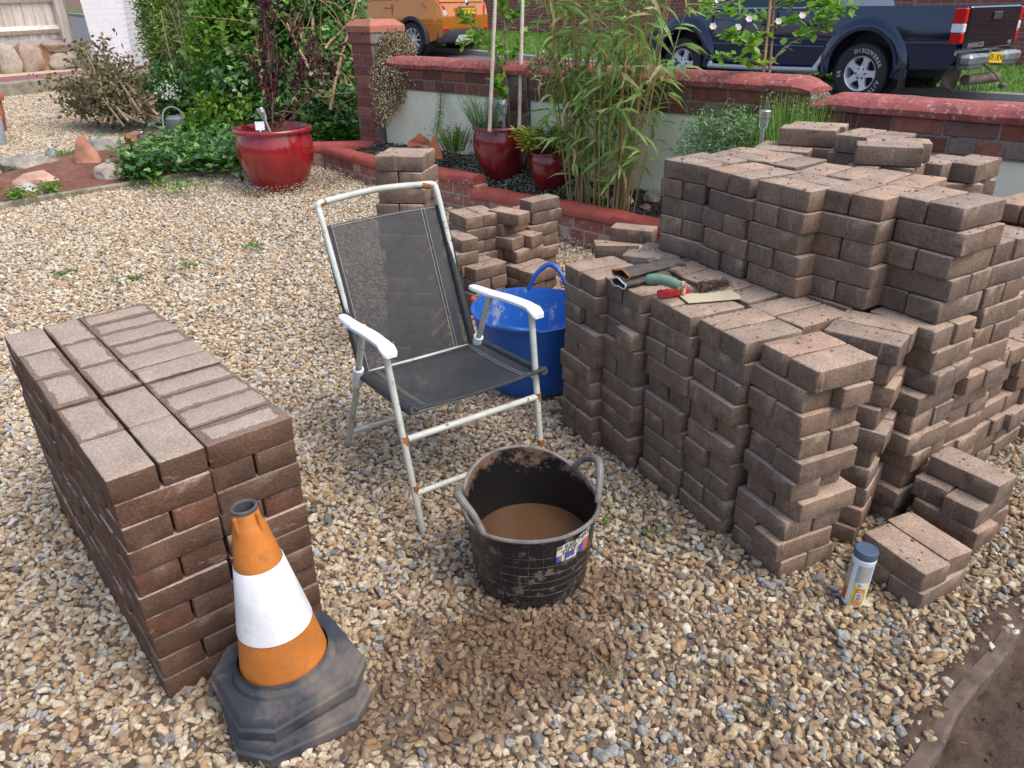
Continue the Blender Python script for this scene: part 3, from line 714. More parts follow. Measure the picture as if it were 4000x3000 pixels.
def front_wall(t0, t1, zt, label, seed):
    root = empty('front_wall', wp((t0+t1)/2, 0, .3), label, 'garden wall', 'sections of the front garden wall'); root_inv = Matrix.Translation(-root.location)
    def part(name, f, mats):
        mb = MB(); f(mb); o = recalc(mb.build(name, mats, root)); o.matrix_parent_inverse = root_inv; return o
    part('brick_course', lambda mb: brickface(mb, wM(t0), t1-t0, zt-.215, zt-.065, .215, True, seed), [M_BRK, M_MORT])
    part('rendered_panel', lambda mb: mb.box((0, 0, 0), (t1-t0-.004, .18, zt-.217+.1), M=wM(t0) @ Matrix.Translation(((t1-t0)/2, 0, (zt-.217-.1)/2)), bev=.004), [M_CREAM])
    part('coping', lambda mb: coping(mb, [wp(t0), wp(t1)], .25, zt-.064, .075, seed=seed, end=.12), [M_RED])
    return root
front_wall(.14, 1.44, 1.085, 'front wall section between flower-draped pier and flush brick pier', 11)
front_wall(1.68, 3.56, 1.085, 'front wall section behind the bamboo and blossoming tree', 12)
front_wall(3.57, 7.4, 1.015, 'lower front wall section at right behind the tall stacks', 13)
r_ = empty('wall_pier', wp(1.56, 0, .3), 'flush red brick pier in front wall behind small red pot', 'brick pier')
mb = MB(); brickface(mb, wM(1.445), .23, .1, 1.02, .235, False, 5, bl=.23, ch=.0767); o = recalc(mb.build('brickwork', [M_BRK, M_MORT], r_)); o.matrix_parent_inverse = Matrix.Translation(-r_.location)
mb = MB(); coping(mb, [wp(1.437), wp(1.683)], .26, 1.021, .078, seed=3); o = recalc(mb.build('coping', [M_RED], r_)); o.matrix_parent_inverse = Matrix.Translation(-r_.location)
# gate pier
r_ = empty('gate_pier', wp(0, 0, .3), 'tall square brick pier draped in tiny pink flowers', 'brick pier'); inv = Matrix.Translation(-r_.location)
mb = MB(); brickface(mb, wM(-.13), .26, .1, 1.18, .30, False, 8, bl=.24); o = recalc(mb.build('brickwork', [M_BRKP, M_MORT], r_)); o.matrix_parent_inverse = inv
mb = MB(); brickface(mb, wM(-.145), .29, 1.181, 1.256, .33, False, 9, bl=.15, mi=0); o = recalc(mb.build('oversail_course', [M_RED, M_MORT], r_)); o.matrix_parent_inverse = inv
mb = MB(); M = wM(-.15)
vs = [(0, -.17, 1.257), (.30, -.17, 1.257), (.30, .17, 1.257), (0, .17, 1.257), (0, -.17, 1.30), (.30, -.17, 1.30), (.30, .17, 1.30), (0, .17, 1.30), (.05, -.11, 1.345), (.25, -.11, 1.345), (.25, .11, 1.345), (.05, .11, 1.345)]
mb.add([M @ Vector(v) for v in vs], [(0, 1, 5, 4), (1, 2, 6, 5), (2, 3, 7, 6), (3, 0, 4, 7), (4, 5, 9, 8), (5, 6, 10, 9), (6, 7, 11, 10), (7, 4, 8, 11), (8, 9, 10, 11), (3, 2, 1, 0)]); o = mb.build('cap', [simple('faded_red_cap', (.40, .15, .10), .85, nscale=20, var=.2, bmp=.4)], r_, smooth=False); o.matrix_parent_inverse = inv

# low garden wall
def lowwall(P, zt, label, seed, endcap=False):
    c = Vector(P[len(P)//2]); root = empty('low_garden_wall', (c.x, c.y, gz(c.x, c.y)), label, 'low wall', 'stepped low wall round the raised bed'); inv = Matrix.Translation(-root.location)
    mb = MB()
    for i in range(len(P)-1):
        a, b = Vector(P[i]), Vector(P[i+1]); d = b-a; M = Matrix.Translation((a.x, a.y, 0)) @ Matrix.Rotation(math.atan2(d.y, d.x), 4, 'Z') @ Matrix.Translation((0, .055, 0))
        zb = zt-.06-.075*4; brickface(mb, M, d.length+.03, zb, zt-.06, .11, False, seed+i, mi=0, inset=.0045)
    o = recalc(mb.build('brickwork', [M_BRKL, M_MORTL], root)); o.matrix_parent_inverse = inv
    mb = MB(); Q = []
    for p in P: Q.append(Vector((p[0], p[1], 0)))
    off = []
    for i, p in enumerate(Q):
        t = (Q[min(i+1, len(Q)-1)]-Q[max(0, i-1)]).normalized(); off.append(p+Vector((-t.y, t.x, 0))*.055)
    coping(mb, off, .135, zt-.06, .065, seed=seed); o = recalc(mb.build('coping', [M_RED2], root)); o.matrix_parent_inverse = inv
LU, LC, LS = (-1.02, 6.72), (-1.57, 6.47), (-.23, 5.06)
lowwall([LC, (-1.03, 5.78), LS], .44, 'higher stretch of low red-topped wall, from corner to step', 21)
lowwall([(-.24, 5.055), (.31, 4.60), (.72, 4.2), (1.15, 3.85), (1.7, 3.4), (2.75, 2.56)], .365, 'lower stretch of low red-topped wall beyond the step', 31)
lowwall([(-.93, 6.50), (-1.60, 6.46)], .46, 'short end return of low red-topped wall below the ivy', 41)
# bed of dark bark and soil between low wall and front wall
M_BARK = soilmat('dark_bark_soil', (.025, .02, .017), (.06, .048, .04), (.12, .10, .085), 24)
mb = MB(); n1 = 60; m1 = 12
Pn = [Vector(p) for p in ((-1.50, 6.50), (-1.0, 5.86), (-.2, 5.13), (.35, 4.69), (.76, 4.29), (1.2, 3.94), (1.75, 3.5), (2.8, 2.66))]
Pf = [wp(-.1).xy, wp(7).xy]
for i in range(n1+1):
    a = samp(Pn, i/n1); tt = (Vector((a.x, a.y, 0))-W0).dot(WD); b = wp(max(0, tt), .095).xy if i < n1 else wp(6.4, .095).xy
    for j in range(m1+1):
        p = a.lerp(b, j/m1); h = .40+.10*(j/m1)-(.055 if a.x > -.2 else 0)*(1-j/m1)-.10*max(0, min(1, (p.x+.2)/2))*(1)
        q = Vector((p.x*8, p.y*8, 0)); mb.v.append((p.x, p.y, h-.04+.02*noise.noise(q)+.012*noise.noise(q*4))); mb.a.append(0)
for i in range(n1):
    for j in range(m1): mb.f.append((i*(m1+1)+j, i*(m1+1)+j+1, (i+1)*(m1+1)+j+1, (i+1)*(m1+1)+j)); mb.m.append(0)
bed = recalc(mb.build('planting_bed', M_BARK, ang=80)); tag(bed, kind='structure')
BEDT = BVHTree.FromPolygons([v.co.copy() for v in bed.data.vertices], [tuple(p.vertices) for p in bed.data.polygons])
def bz(x, y):
    h = BEDT.ray_cast(Vector((x, y, 2)), Vector((0, 0, -1))); return h[0].z if h[0] else .4
def B(sx, sy):
    h = BEDT.ray_cast(CAM, ray(sx, sy).normalized()); return h[0] if h[0] else at(sx, sy, .4)
mb = MB()
for i in range(2600):     # bark chips
    t = random.random(); a = samp(Pn, t*.8); tt = (Vector((a.x, a.y, 0))-W0).dot(WD); p = a.lerp(wp(max(0, tt), .1).xy, random.random()**1.2)
    M = Matrix.Translation((p.x, p.y, bz(p.x, p.y)+.006)) @ Matrix.Rotation(random.random()*6.28, 4, 'Z') @ Matrix.Rotation(random.uniform(-.5, .5), 4, 'Y')
    mb.box((0, 0, 0), (random.uniform(.02, .05), random.uniform(.004, .012), .004), M=M, a=random.random()**2)
tag(mb.build('bark_chips', leafmat('bark_chip', [(.05, .04, .035), (.12, .10, .085), (.34, .31, .28)], .9, 0), smooth=False), 'silvery dark bark chips covering the raised bed', 'bark mulch', kind='stuff')

# ------------------------------------------------------------------ road side
M_ROAD = simple('road_tarmac', (.115, .115, .12), .85, nscale=90, var=.3, bmp=.5, bd=.004)
M_PAVE = simple('pavement', (.30, .285, .27), .9, nscale=20, var=.12, bmp=.3)
def sheet(name, s0, s1, t0, t1, m, dz):
    mb = MB(); T = np.linspace(t0, t1, 30); S = [s0, (s0+s1)/2, s1]
    for t in T:
        for s in S: p = wp(t, s); mb.v.append((p.x, p.y, rz_(p.x, p.y)+dz)); mb.a.append(0)
    for i in range(len(T)-1):
        for j in range(2): mb.f.append((i*3+j, i*3+j+1, (i+1)*3+j+1, (i+1)*3+j)); mb.m.append(0)
    return tag(recalc(mb.build(name, m)), kind='structure')
s_k = wall_s(*G(2230, 225).xy)
sheet('pavement', -.35, -4.2, -30, 14, M_PAVE, .10)
sheet('road', -4.2, -10.2, -34, 14, M_ROAD, -.004)
SV = wall_s(6.9, 12.1); SW = wall_s(9.4, 16.7)
M_GRASSB = soilmat('verge_soil', (.05, .10, .02), (.08, .16, .03), (.12, .20, .05), 4)
o = sheet('grass_verge', -9.2, -13.2, -34, 16, M_GRASSB, .085)
strip('road_kerb', [wp(-34, -9.15), wp(16, -9.15)], .13, .10, M_PAVE, zf=lambda x, y: rz_(x, y), label='grey concrete kerb along the grass verge across the road', cat='kerb', n=30)
def blades(pts, h, n_seed, wd=.006, cols=None, lean=.5):
    r = np.random.default_rng(n_seed); n = len(pts); P = np.array(pts); hh = h*(.5+r.random(n)*.7); an = r.random(n)*6.283; l = lean*r.random(n)
    d = np.stack([np.cos(an), np.sin(an), np.zeros(n)], 1); sdv = np.stack([-np.sin(an), np.cos(an), np.zeros(n)], 1)*(wd*(.7+.6*r.random(n)))[:, None]
    up = np.array([0, 0, 1.])
    m_ = P+up*(hh*.55)[:, None]+d*(hh*l*.35)[:, None]; t_ = P+up*(hh*(1-.35*l))[:, None]+d*(hh*l)[:, None]
    V = np.stack([P-sdv, P+sdv, m_+sdv*.7, m_-sdv*.7, t_], 1).reshape(-1, 3)
    F = []
    for i in range(n): o = i*5; F += [(o, o+1, o+2, o+3), (o+3, o+2, o+4)]
    return V, F, np.repeat(r.random(n), 5)
def stuffmesh(name, V, F, A, m, parent=None):
    me = bpy.data.meshes.new(name); me.from_pydata([tuple(v) for v in V], [], F); me.materials.append(m)
    me.attributes.new('v', 'FLOAT', 'POINT').data.foreach_set('value', np.asarray(A, dtype=np.float32)); smoothm(me, 60)
    o = bpy.data.objects.new(name, me); COL.objects.link(o)
    if parent: o.parent = parent
    return o
M_GR = leafmat('verge_grass', [(.09, .20, .03), (.15, .30, .05), (.26, .38, .09)], .6, .3)
pts = []
while len(pts) < 26000:
    t = random.uniform(-16, 9); s = random.uniform(-9.25, -13.1); p = wp(t, s)
    if -.2 < p.x/max(p.y, 1)+.15 or random.random() < .3: pts.append((p.x, p.y, rz_(p.x, p.y)+.08))
V, F, A = blades(pts, .09, 5, .010); tag(stuffmesh('verge_grass', V, F, A, M_GR), 'green grass on the verge across the road', 'grass', kind='stuff')
# far brick wall
M_FAR = wallmat('far_brick', [(0, (.21, .065, .058)), (.5, (.26, .08, .07)), (1, (.31, .10, .08))]); M_MORTF = simple('far_mortar', (.33, .25, .24), .95)
root = empty('roadside_wall', wp(-6, -13.4, .8), 'long red brick wall across the road behind both vehicles', 'brick wall'); inv = Matrix.Translation(-root.location)
p0 = wp(-26, -13.4); zt0 = rz_(p0.x, p0.y)
mb = MB()
for k in range(13):
    a0 = -26+3.2*k; p = wp(a0+1.6, -13.4); M = Matrix.Translation((*wp(a0, -13.4).xy, rz_(p.x, p.y))) @ Matrix.Rotation(WA, 4, 'Z'); brickface(mb, M, 3.2, -.1, 1.4, .215, False, 60+k, mi=0, ch=.079, gap=.014)
o = recalc(mb.build('brickwork', [M_FAR, M_MORTF], root)); o.matrix_parent_inverse = inv
mb = MB(); coping(mb, [Vector((*wp(a, -13.4).xy, rz_(*wp(a, -13.4).xy))) for a in (-26, -10, 2, 15.6)], .3, 1.402, .12, prof=[(-.5, 0), (-.5, 1), (.5, 1), (.5, 0)]); o = recalc(mb.build('coping', [simple('grey_red_coping', (.27, .17, .15), .9)], root, smooth=False)); o.matrix_parent_inverse = inv
# dark gate boards over the far wall
mb = MB()
for k in range(40): mb.box((0, 0, 0), (.145, .03, 1.5), M=Matrix.Translation(wp(-14+k*.15, -13.75, 2.2)) @ Matrix.Rotation(WA, 4, 'Z'), a=random.random())
tag(recenter(mb.build('board_fence', simple('dark_boards', (.02, .03, .035), .7), smooth=False)), 'dark upright board fence above the far brick wall', 'fence')

# ------------------------------------------------------------------ far left: fence, stone wall, white pillar
fd = (kr1-kr0).xy.normalized(); FA = math.atan2(fd.y, fd.x); fn = Vector((-fd.y, fd.x, 0))
F0 = kr0+fn*1.75; zf0 = gz(F0.x, F0.y)+.12
M_FEN = None
def fencemat():
    m, nt, bs = mat('weathered_fence'); a = node(nt, 'Attribute', attribute_name='v').outputs['Fac']; tc = node(nt, 'TexCoord').outputs['Object']
    c = ramp(nt, a, [(0, (.46, .42, .36)), (.5, (.62, .57, .50)), (1, (.74, .69, .60))]); mp = node(nt, 'Mapping'); mp.inputs['Scale'].default_value = (25, 25, 2.5); lk(nt, tc, mp.inputs[0])
    n = noi(nt, 1, mp.outputs[0], 5, .6); c = mix(nt, 1, c, ramp(nt, n.outputs[0], [(.3, .72), (.7, 1.2)]), 'MULTIPLY')
    n2 = noi(nt, 9, tc, 2, .5); c = mix(nt, ramp(nt, n2.outputs[0], [(.70, 0), (.74, .7)]), c, (.16, .12, .09))
    lk(nt, c, bs.inputs['Base Color']); bs.inputs['Roughness'].default_value = .9; bump(nt, bs, n.outputs[0], .3, .003); return m
M_FEN = fencemat()
flen = (kr1-kr0).length-.35
root = empty('timber_fence', F0+fn*.08, 'pale weathered timber panel fence standing on a stone wall', 'fence'); inv = Matrix.Translation(-root.location)
mb = MB(); x = 0; r = random.Random(3)
while x < flen:
    wd = r.uniform(.12, .16); zz = gz(*(F0+Vector((fd.x, fd.y, 0))*x).xy)+.12
    M = Matrix.Translation(F0+Vector((fd.x*x, fd.y*x, 0))+fn*.12) @ Matrix.Rotation(FA, 4, 'Z') @ Matrix.Rotation(.0, 4, 'X')
    M.translation.z = zz; mb.box((0, 0, 0), (wd+.02, .014, 1.75), M=M @ Matrix.Translation((wd/2, 0, .42+.875)) @ Matrix.Rotation(.11, 4, 'Z'), a=r.random()); x += wd
o = mb.build('boards', M_FEN, root, smooth=False); o.matrix_parent_inverse = inv
for zz in (.55, .96, 1.37, 1.8):
    mb = MB(); a = F0+fn*.07; b = a+Vector((fd.x, fd.y, 0))*flen; za, zb = gz(a.x, a.y)+.12+zz, gz(b.x, b.y)+.12+zz
    mb.tube([(a.x, a.y, za), (b.x, b.y, zb)], .055, 4, a=.8); o = mb.build('rail', M_FEN, root, smooth=False); o.matrix_parent_inverse = inv
mb = MB(); b = F0+Vector((fd.x, fd.y, 0))*(flen-.05)+fn*.02; mb.box((b.x, b.y, gz(b.x, b.y)+1.2), (.12, .12, 2.0), rz=FA, a=.4); o = mb.build('post', M_FEN, root, smooth=False); o.matrix_parent_inverse = inv
# stone wall: fitted boulders in one mesh
mb = MB(); r = random.Random(9)
M_STW = wallmat('rubble_stone', [(0, (.42, .27, .19)), (.3, (.34, .31, .28)), (.5, (.50, .42, .33)), (.75, (.27, .27, .28)), (1, (.46, .36, .28))])
M_MUD = simple('orange_earth', (.36, .18, .09), .95, nscale=12, var=.3, bmp=.6, bd=.01)
a = F0; zc = gz(a.x, a.y)+.12; 
Mw = Matrix.Translation(F0) @ Matrix.Rotation(FA, 4, 'Z'); Mw.translation.z = zc
zend = gz(*(F0+Vector((fd.x, fd.y, 0))*flen).xy)-gz(a.x, a.y)
mb.box((0, 0, 0), (flen+.4, .2, .44), M=Mw @ Matrix.Translation((flen/2, .1, .17)) @ Matrix.Rotation(-zend/flen, 4, 'Y'), mi=1)
x = 0
while x < flen:
    ww = r.uniform(.2, .42); k = r.choice((1, 2, 2)); y0 = 0
    for q in range(k):
        hh = (.40 if k == 1 else r.uniform(.16, .24)) if q == 0 else .40-y0
        bm = bmesh.new(); bmesh.ops.create_icosphere(bm, subdivisions=3, radius=.5); sd_ = r.random()*50
        vs = []
        for v in bm.verts:
            c = v.co; e = 3.4; n = (abs(c.x)**e+abs(c.y)**e+abs(c.z)**e)**(1/e); c = c/n*.5*(1+.35*noise.noise(c*3+Vector((sd_, 0, 0))))
            vs.append(Mw @ Vector((x+ww/2+c.x*(ww-.015), .03+c.y*.22, zend*x/flen+y0+hh/2+c.z*(hh-.012))))
        fs = [tuple(v.index for v in f.verts) for f in bm.faces]; mb.add(vs, fs, 0, r.random()); bm.free(); y0 += hh
    x += ww
tag(recenter(recalc(mb.build('stone_wall', [M_STW, M_MUD], ang=50))), 'rough rubble stone wall under the timber fence', 'stone wall')
# white pillar
pb = dp(462, 290, 11.6); pb.z = gz(pb.x, pb.y)
M_WHT = simple('white_brick_paint', (.82, .83, .84), .7, nscale=14, var=.05, bmp=.3, bd=.006)
root = empty('white_pillar', pb, 'tapered pillar of white painted brick beside the fence', 'pillar'); mb = MB(); r = random.Random(4)
for k in range(30):
    wk = .40+.014*k*.5
    for q in (0, 1):
        s = .5 if k % 2 else .33; x0, x1 = (-wk/2, -wk/2+wk*s) if q == 0 else (-wk/2+wk*s, wk/2)
        mb.box(((x0+x1)/2, 0, .04+k*.077), (x1-x0-.001, .4, .0765), bev=.002, a=r.random())
o = recalc(mb.build('shaft', M_WHT, root)); root.rotation_euler = (0, 0, .25)
mb = MB(); mb.box((0, 0, 2.375), (.66, .5, .06), bev=.01); mb.build('cap', M_WHT, root)
pb2 = dp(560, 180, 12.2); pb2.z = gz(pb2.x, pb2.y)
mb = MB()
for k in range(26):
    s = .5 if k % 2 else .3
    mb.box((-.25+.5*s/2, 0, .04+k*.077), (.5*s-.003, .3, .0745), bev=.004); mb.box((-.25+.5*s+.5*(1-s)/2, 0, .04+k*.077), (.5*(1-s)-.003, .3, .0745), bev=.004)
mb.box((0, 0, 2.06), (.58, .4, .06), bev=.01)
o = recalc(mb.build('far_pillar', M_WHT)); o.location = pb2; tag(o, 'farther slim white brick pillar half hidden by the hedge', 'pillar')
mb = MB(); q = [G(470, 250), G(640, 250), G(640, 60), G(470, 60)]
mb.add([(p.x, p.y, gz(p.x, p.y)+.01) for p in q], [(0, 1, 2, 3)]); tag(mb.build('side_road', M_ROAD), kind='structure')

# ------------------------------------------------------------------ traffic cones
M_CON = simple('faded_orange', (.52, .175, .028), .6, nscale=6, var=.3, bmp=.3, spots=((.24, .12, .06), 17, .54), soft=.25)
M_BLKR = simple('dusty_black_rubber', (.040, .048, .060), .6, nscale=7, var=.4, bmp=.4, bd=.002, spots=((.23, .185, .15), 5.0, .46), soft=.30)
M_REFL = simple('white_sleeve', (.78, .80, .84), .35, nscale=20, var=.08, bmp=.6, bd=.004, spots=((.50, .47, .43), 26, .58), soft=.25)
def octo(h, c): return [(-h+c, -h), (h-c, -h), (h, -h+c), (h, h-c), (h-c, h), (-h+c, h), (-h, h-c), (-h, -h+c)]
def conebase(mb, z0, z1, h, c):
    P = [(octo(h*.985, c), z0), (octo(h, c), z0+.006), (octo(h, c), z0+(z1-z0)*.55), (octo(h*.965, c), z0+(z1-z0)*.62), (octo(h*.955, c), z1-.008), (octo(h*.92, c*.95), z1), (octo(h*.5, c*.5), z1+.004)]
    o = len(mb.v)
    for p, z in P: mb.v += [(x, y, z+.003*noise.noise(Vector((x*12, y*12, z*9)))) for x, y in p]; mb.a += [0]*8
    for i in range(len(P)-1): mb.f += [(o+i*8+j, o+i*8+(j+1) % 8, o+(i+1)*8+(j+1) % 8, o+(i+1)*8+j) for j in range(8)]; mb.m += [0]*8
    mb.f += [tuple(o+j for j in range(8))[::-1], tuple(o+len(P)*8-8+j for j in range(8))]; mb.m += [0, 0]
def cone(name, loc, rz, label, full):
    root = empty(name, loc, label, 'traffic cone', 'two nested traffic cones', rz)
    mb = MB(); conebase(mb, 0, .052, .150, .055); mb.lathe([(.118, .052), (.114, .064), (.104, .072), (.101, .084)], 40)
    mb.build('base', M_BLKR, root, ang=30)
    def cr(z): return .098+(.026-.098)*(z-.07)/(.485-.07)
    mb = MB()
    if full:
        mb.lathe([(cr(.07), .07), (cr(.2), .2), (cr(.3), .3), (cr(.43), .43), (.0305, .447), (.0285, .45), (.0265, .482), (.024, .486)], 40)
        for a_ in range(4):
            an = a_*math.pi/2+.5; M = Matrix.Rotation(an, 4, 'Z') @ Matrix.Translation((.031, 0, .452)); mb.box((0, 0, 0), (.010, .006, .05), M=M, bev=.002)
    else: mb.lathe([(cr(.07)*.62, .05), (cr(.3)*.45, .3), (cr(.40)*.3, .38)], 32)
    mb.build('orange_body', M_CON, root, ang=40)
    if full:
        mb = MB(); mb.lathe([(cr(.176)+.0005, .174), (cr(.176)+.0022, .176), (cr(.25)+.0022, .25), (cr(.345)+.0022, .345), (cr(.345)+.0005, .347)], 48)
        mb.build('reflective_sleeve', M_REFL, root, ang=40)
        mb = MB(); mb.lathe([(.027, .478), (.0275, .4865), (.024, .488), (.0205, .484), (.022, .44), (.03, .38)], 32); mb.build('open_top', M_BLKR, root)
    return root
cone('traffic_cone', (-.512, 1.272, .006), R(31), 'lower of the nested cones, only its dusty black base showing', False)
uc = cone('traffic_cone', (-.522, 1.295, .058), R(38), 'orange and white traffic cone on dusty black rubber base', True)
uc.rotation_euler = (Matrix.Rotation(R(-3.2), 3, 'Y') @ Matrix.Rotation(R(38), 3, 'Z')).to_euler(); uc.scale = (1, 1, .985)

# ------------------------------------------------------------------ folding chair
M_CHW = simple('white_tube_paint', (.52, .55, .50), .5, nscale=9, var=.18, bmp=.2, spots=((.28, .12, .04), 38, .60))
M_ARM = simple('white_plastic_arm', (.80, .83, .86), .4, nscale=20, var=.04, bmp=.05, spots=((.45, .38, .32), 25, .72))
M_RUST = simple('rust', (.30, .11, .035), .9, nscale=60, var=.4, bmp=.6)
def slingmat(alpha):
    m, nt, bs = mat('black_sling'); tc = node(nt, 'TexCoord').outputs['Object']; n = noi(nt, 8, tc, 5, .7)
    lk(nt, ramp(nt, n.outputs[0], [(.3, (.022, .024, .028)), (.62, (.04, .042, .046)), (.75, (.10, .09, .08))]), bs.inputs['Base Color']); bs.inputs['Roughness'].default_value = .55
    w1 = node(nt, 'TexWave', wave_type='BANDS', bands_direction='DIAGONAL'); w1.inputs['Scale'].default_value = 260; lk(nt, tc, w1.inputs['Vector'])
    t = node(nt, 'BsdfTransparent'); ms = node(nt, 'MixShader')
    lk(nt, math_(nt, 'ADD', alpha-.06, math_(nt, 'MULTIPLY', w1.outputs['Fac'], .12)), ms.inputs[0])
    lk(nt, t.outputs[0], ms.inputs[1]); lk(nt, bs.outputs[0], ms.inputs[2]); lk(nt, ms.outputs[0], nt.nodes['Material Output'].inputs[0]); return m
M_SL = slingmat(.86); M_SLS = slingmat(.94); M_HEM = simple('black_hem', (.03, .033, .038), .5, nscale=60, var=.3, bmp=.3)
M_THR = simple('pale_thread', (.42, .42, .40), .8, bmp=0)
chair = empty('garden_chair', (-.28, 1.914, 0), 'folding garden chair with black mesh sling and rusty white frame', 'chair', rz=R(33.7))
def part(name, m, fn, parent=chair, sm=True, ang=40):
    mb = MB(); fn(mb); return mb.build(name, m, parent, smooth=sm, ang=ang)
def curve(P, n=6):
    """Catmull-Rom through points"""
    P = [Vector(p) for p in P]; Q = [P[0]*2-P[1]]+P+[P[-1]*2-P[-2]]; out = []
    for i in range(1, len(Q)-2):
        for k in range(n):
            t = k/n; a, b, c, d = Q[i-1:i+3]
            out.append(.5*((2*b)+(c-a)*t+(2*a-5*b+4*c-d)*t*t+(3*b-a-3*c+d)*t**3))
    return out+[P[-1]]
TW = .0105
fr = {}
for s, u in (('l', 0.0), ('r', .455)):
    g = -.025 if s == 'l' else .025
    lg = part('front_leg', M_CHW, lambda mb: mb.tube([(u+(0 if s == 'l' else .012), 0, .0), (u+g*.3, .028, .16), (u+g, .10, .575)], TW, 12))
    part('rust_patch', M_RUST, lambda mb: [mb.tube([(u+g*f+(.002), .1*f-.001, .575*f-.016), (u+g*f+.002, .1*f+.001, .575*f+.014)], TW+.0012, 12) for f in (.245, .52)], lg)
    part('rear_leg', M_CHW, lambda mb: mb.tube([(u+.018, .61, 0), (u+.012, .45, .29), (u, .30, .575)], TW, 12))
    part('pivot_clamp', M_ARM, lambda mb: mb.tube([(u+.010, .43, .325), (u+.007, .395, .395)], .0175, 10), ang=60)
    def arm(mb):
        k_ = -.035 if s == 'r' else 0; P = [(u+g, .055, .572), (u+g, .10, .590), (u+g+k_*.3, .20, .590), (u+g+k_*.6, .30, .582), (u+g+k_, .40, .580)]
        o = len(mb.v); Q = curve(P, 5); n = len(Q)
        for i, p in enumerate(Q):
            f = i/(n-1); w_ = (.017+.005*math.sin(f*math.pi)+.004*(f < .25))*(1 if .04 < f < .97 else .72); th = .0085
            chew = (.0 if s == 'r' else .006*max(0, noise.noise(Vector((f*34, 0, 0))))*(f > .25))
            for a, b in ((-1, -.6), (-1, .4), (-.7, 1), (.7, 1), (1, .4), (1, -.6)):
                mb.v.append((p.x+a*(w_-(chew if a > 0 else 0)), p.y, p.z+b*th-(chew*.8 if a > 0 and b > 0 else 0))); mb.a.append(0)
        for i in range(n-1):
            for j in range(6): mb.f.append((o+i*6+j, o+i*6+(j+1) % 6, o+(i+1)*6+(j+1) % 6, o+(i+1)*6+j)); mb.m.append(0)
        mb.f += [tuple(o+j for j in range(6)), tuple(o+(n-1)*6+j for j in range(6))]; mb.m += [0, 0]
    ar = recalc(part('armrest', M_ARM, arm, ang=50)); 
    if s == 'l': ar['label'] = 'chewed and chipped white armrest'
    part('screw', M_RUST, lambda mb: [mb.lathe([(0, .0), (.006, 0), (.005, .003), (0, .004)], 8, M=Matrix.Translation((u+g+.027, y, .59)) @ Matrix.Rotation(R(90), 4, 'Y')) for y in (.10, .30)], ar)
    part('seat_rail', M_CHW, lambda mb: mb.tube(curve([(u+.028 if s == 'l' else u+.010, .43, .355), (u+.03 if s == 'l' else u+.01, .25, .352), (u+.03 if s == 'l' else u+.01, .065, .372)], 4), TW*.95, 10))
part('front_rail', M_CHW, lambda mb: mb.tube([(.0, .052, .300), (.47, .052, .300)], TW, 12))
part('front_stretcher', M_CHW, lambda mb: mb.tube([(.0, .022, .125), (.47, .022, .125)], TW*.9, 12))
rr = part('rear_rail', M_CHW, lambda mb: mb.tube([(.015, .43, .352), (.465, .43, .352)], TW, 12))
def sticker(mb):
    M = Matrix.Translation((.235, .4185, .3545)) @ Matrix.Rotation(R(62), 4, 'X')
    mb.box((0, 0, 0), (.086, .013, .0016), M=M, mi=0); text_mb(mb, 'P/O-171747', .0125, M @ Matrix.Translation((0, 0, .0011)), 1, ext=.0002)
part('paper_sticker', [simple('sticker_paper', (.66, .78, .86), .6, bmp=0), simple('sticker_ink', (.02, .05, .12), .6, bmp=0)], sticker, rr, sm=False)
part('rear_stretcher', M_CHW, lambda mb: mb.tube([(.018, .575, .07), (.473, .575, .07)], TW*.85, 10))
def backframe(mb):
    mb.tube(curve([(.035, .415, .335), (.03, .50, .57), (.024, .60, .82), (.024, .625, .866)], 6), TW*.95, 12)
    mb.tube(curve([(.455, .415, .335), (.452, .50, .57), (.448, .60, .835), (.448, .625, .882)], 6), TW*.95, 12)
bf_ = part('back_frame', M_CHW, backframe)
part('top_rail', M_CHW, lambda mb: mb.tube(curve([(.024, .6255, .866), (.030, .628, .880), (.08, .632, .886), (.235, .637, .897), (.39, .634, .892), (.442, .629, .888), (.448, .6255, .874)], 6), TW, 12))
part('rust_patch', M_RUST, lambda mb: [mb.tube([(x, .629, .884 if x > .1 else .878), (x+d_, .631, .889 if x > .1 else .884)], TW+.001, 12) for x, d_ in ((.03, .022), (.43, -.03))])
def sheetm(mb, f, nu, nv):
    o = len(mb.v)
    for i in range(nu+1):
        for j in range(nv+1): mb.v.append(tuple(f(i/nu, j/nv))); mb.a.append(0)
    for i in range(nu):
        for j in range(nv): mb.f.append((o+i*(nv+1)+j, o+i*(nv+1)+j+1, o+(i+1)*(nv+1)+j+1, o+(i+1)*(nv+1)+j)); mb.m.append(0)
def backf(a, b):   # a across, b up
    z = .355+b*(.455+.012*a); y = .422+b*.186+.028*math.sin(a*math.pi)*(1-.35*b); return Vector((.034+a*(.418-.005*b), y, z))
def seatf(a, b):   # b from front to back
    sag = .030*math.sin(a*math.pi)*math.sin(max(0, min(1, b))*math.pi*.85+.3); return Vector((.022+a*.462, .035+b*.375, .387-.022*b-sag+.012*(b < .06)))
bp = part('back_sling', M_SL, lambda mb: sheetm(mb, backf, 24, 24)); sp_ = part('seat_sling', M_SLS, lambda mb: sheetm(mb, seatf, 24, 20))
def hems(mb):
    mb.tube([backf(0, t/12)+Vector((-.002, -.004, 0)) for t in range(13)], .0155, 10); mb.tube([backf(1, t/12)+Vector((.002, -.004, 0)) for t in range(13)], .0155, 10)
part('side_hem', M_HEM, hems, bp)
part('overlap_band', M_HEM, lambda mb: [sheetm(mb, lambda a, b: backf(a0+(a1-a0)*a, b)+Vector((0, -.0025, 0)), 3, 24) for a0, a1 in ((.0, .045), (.86, .93))], bp)
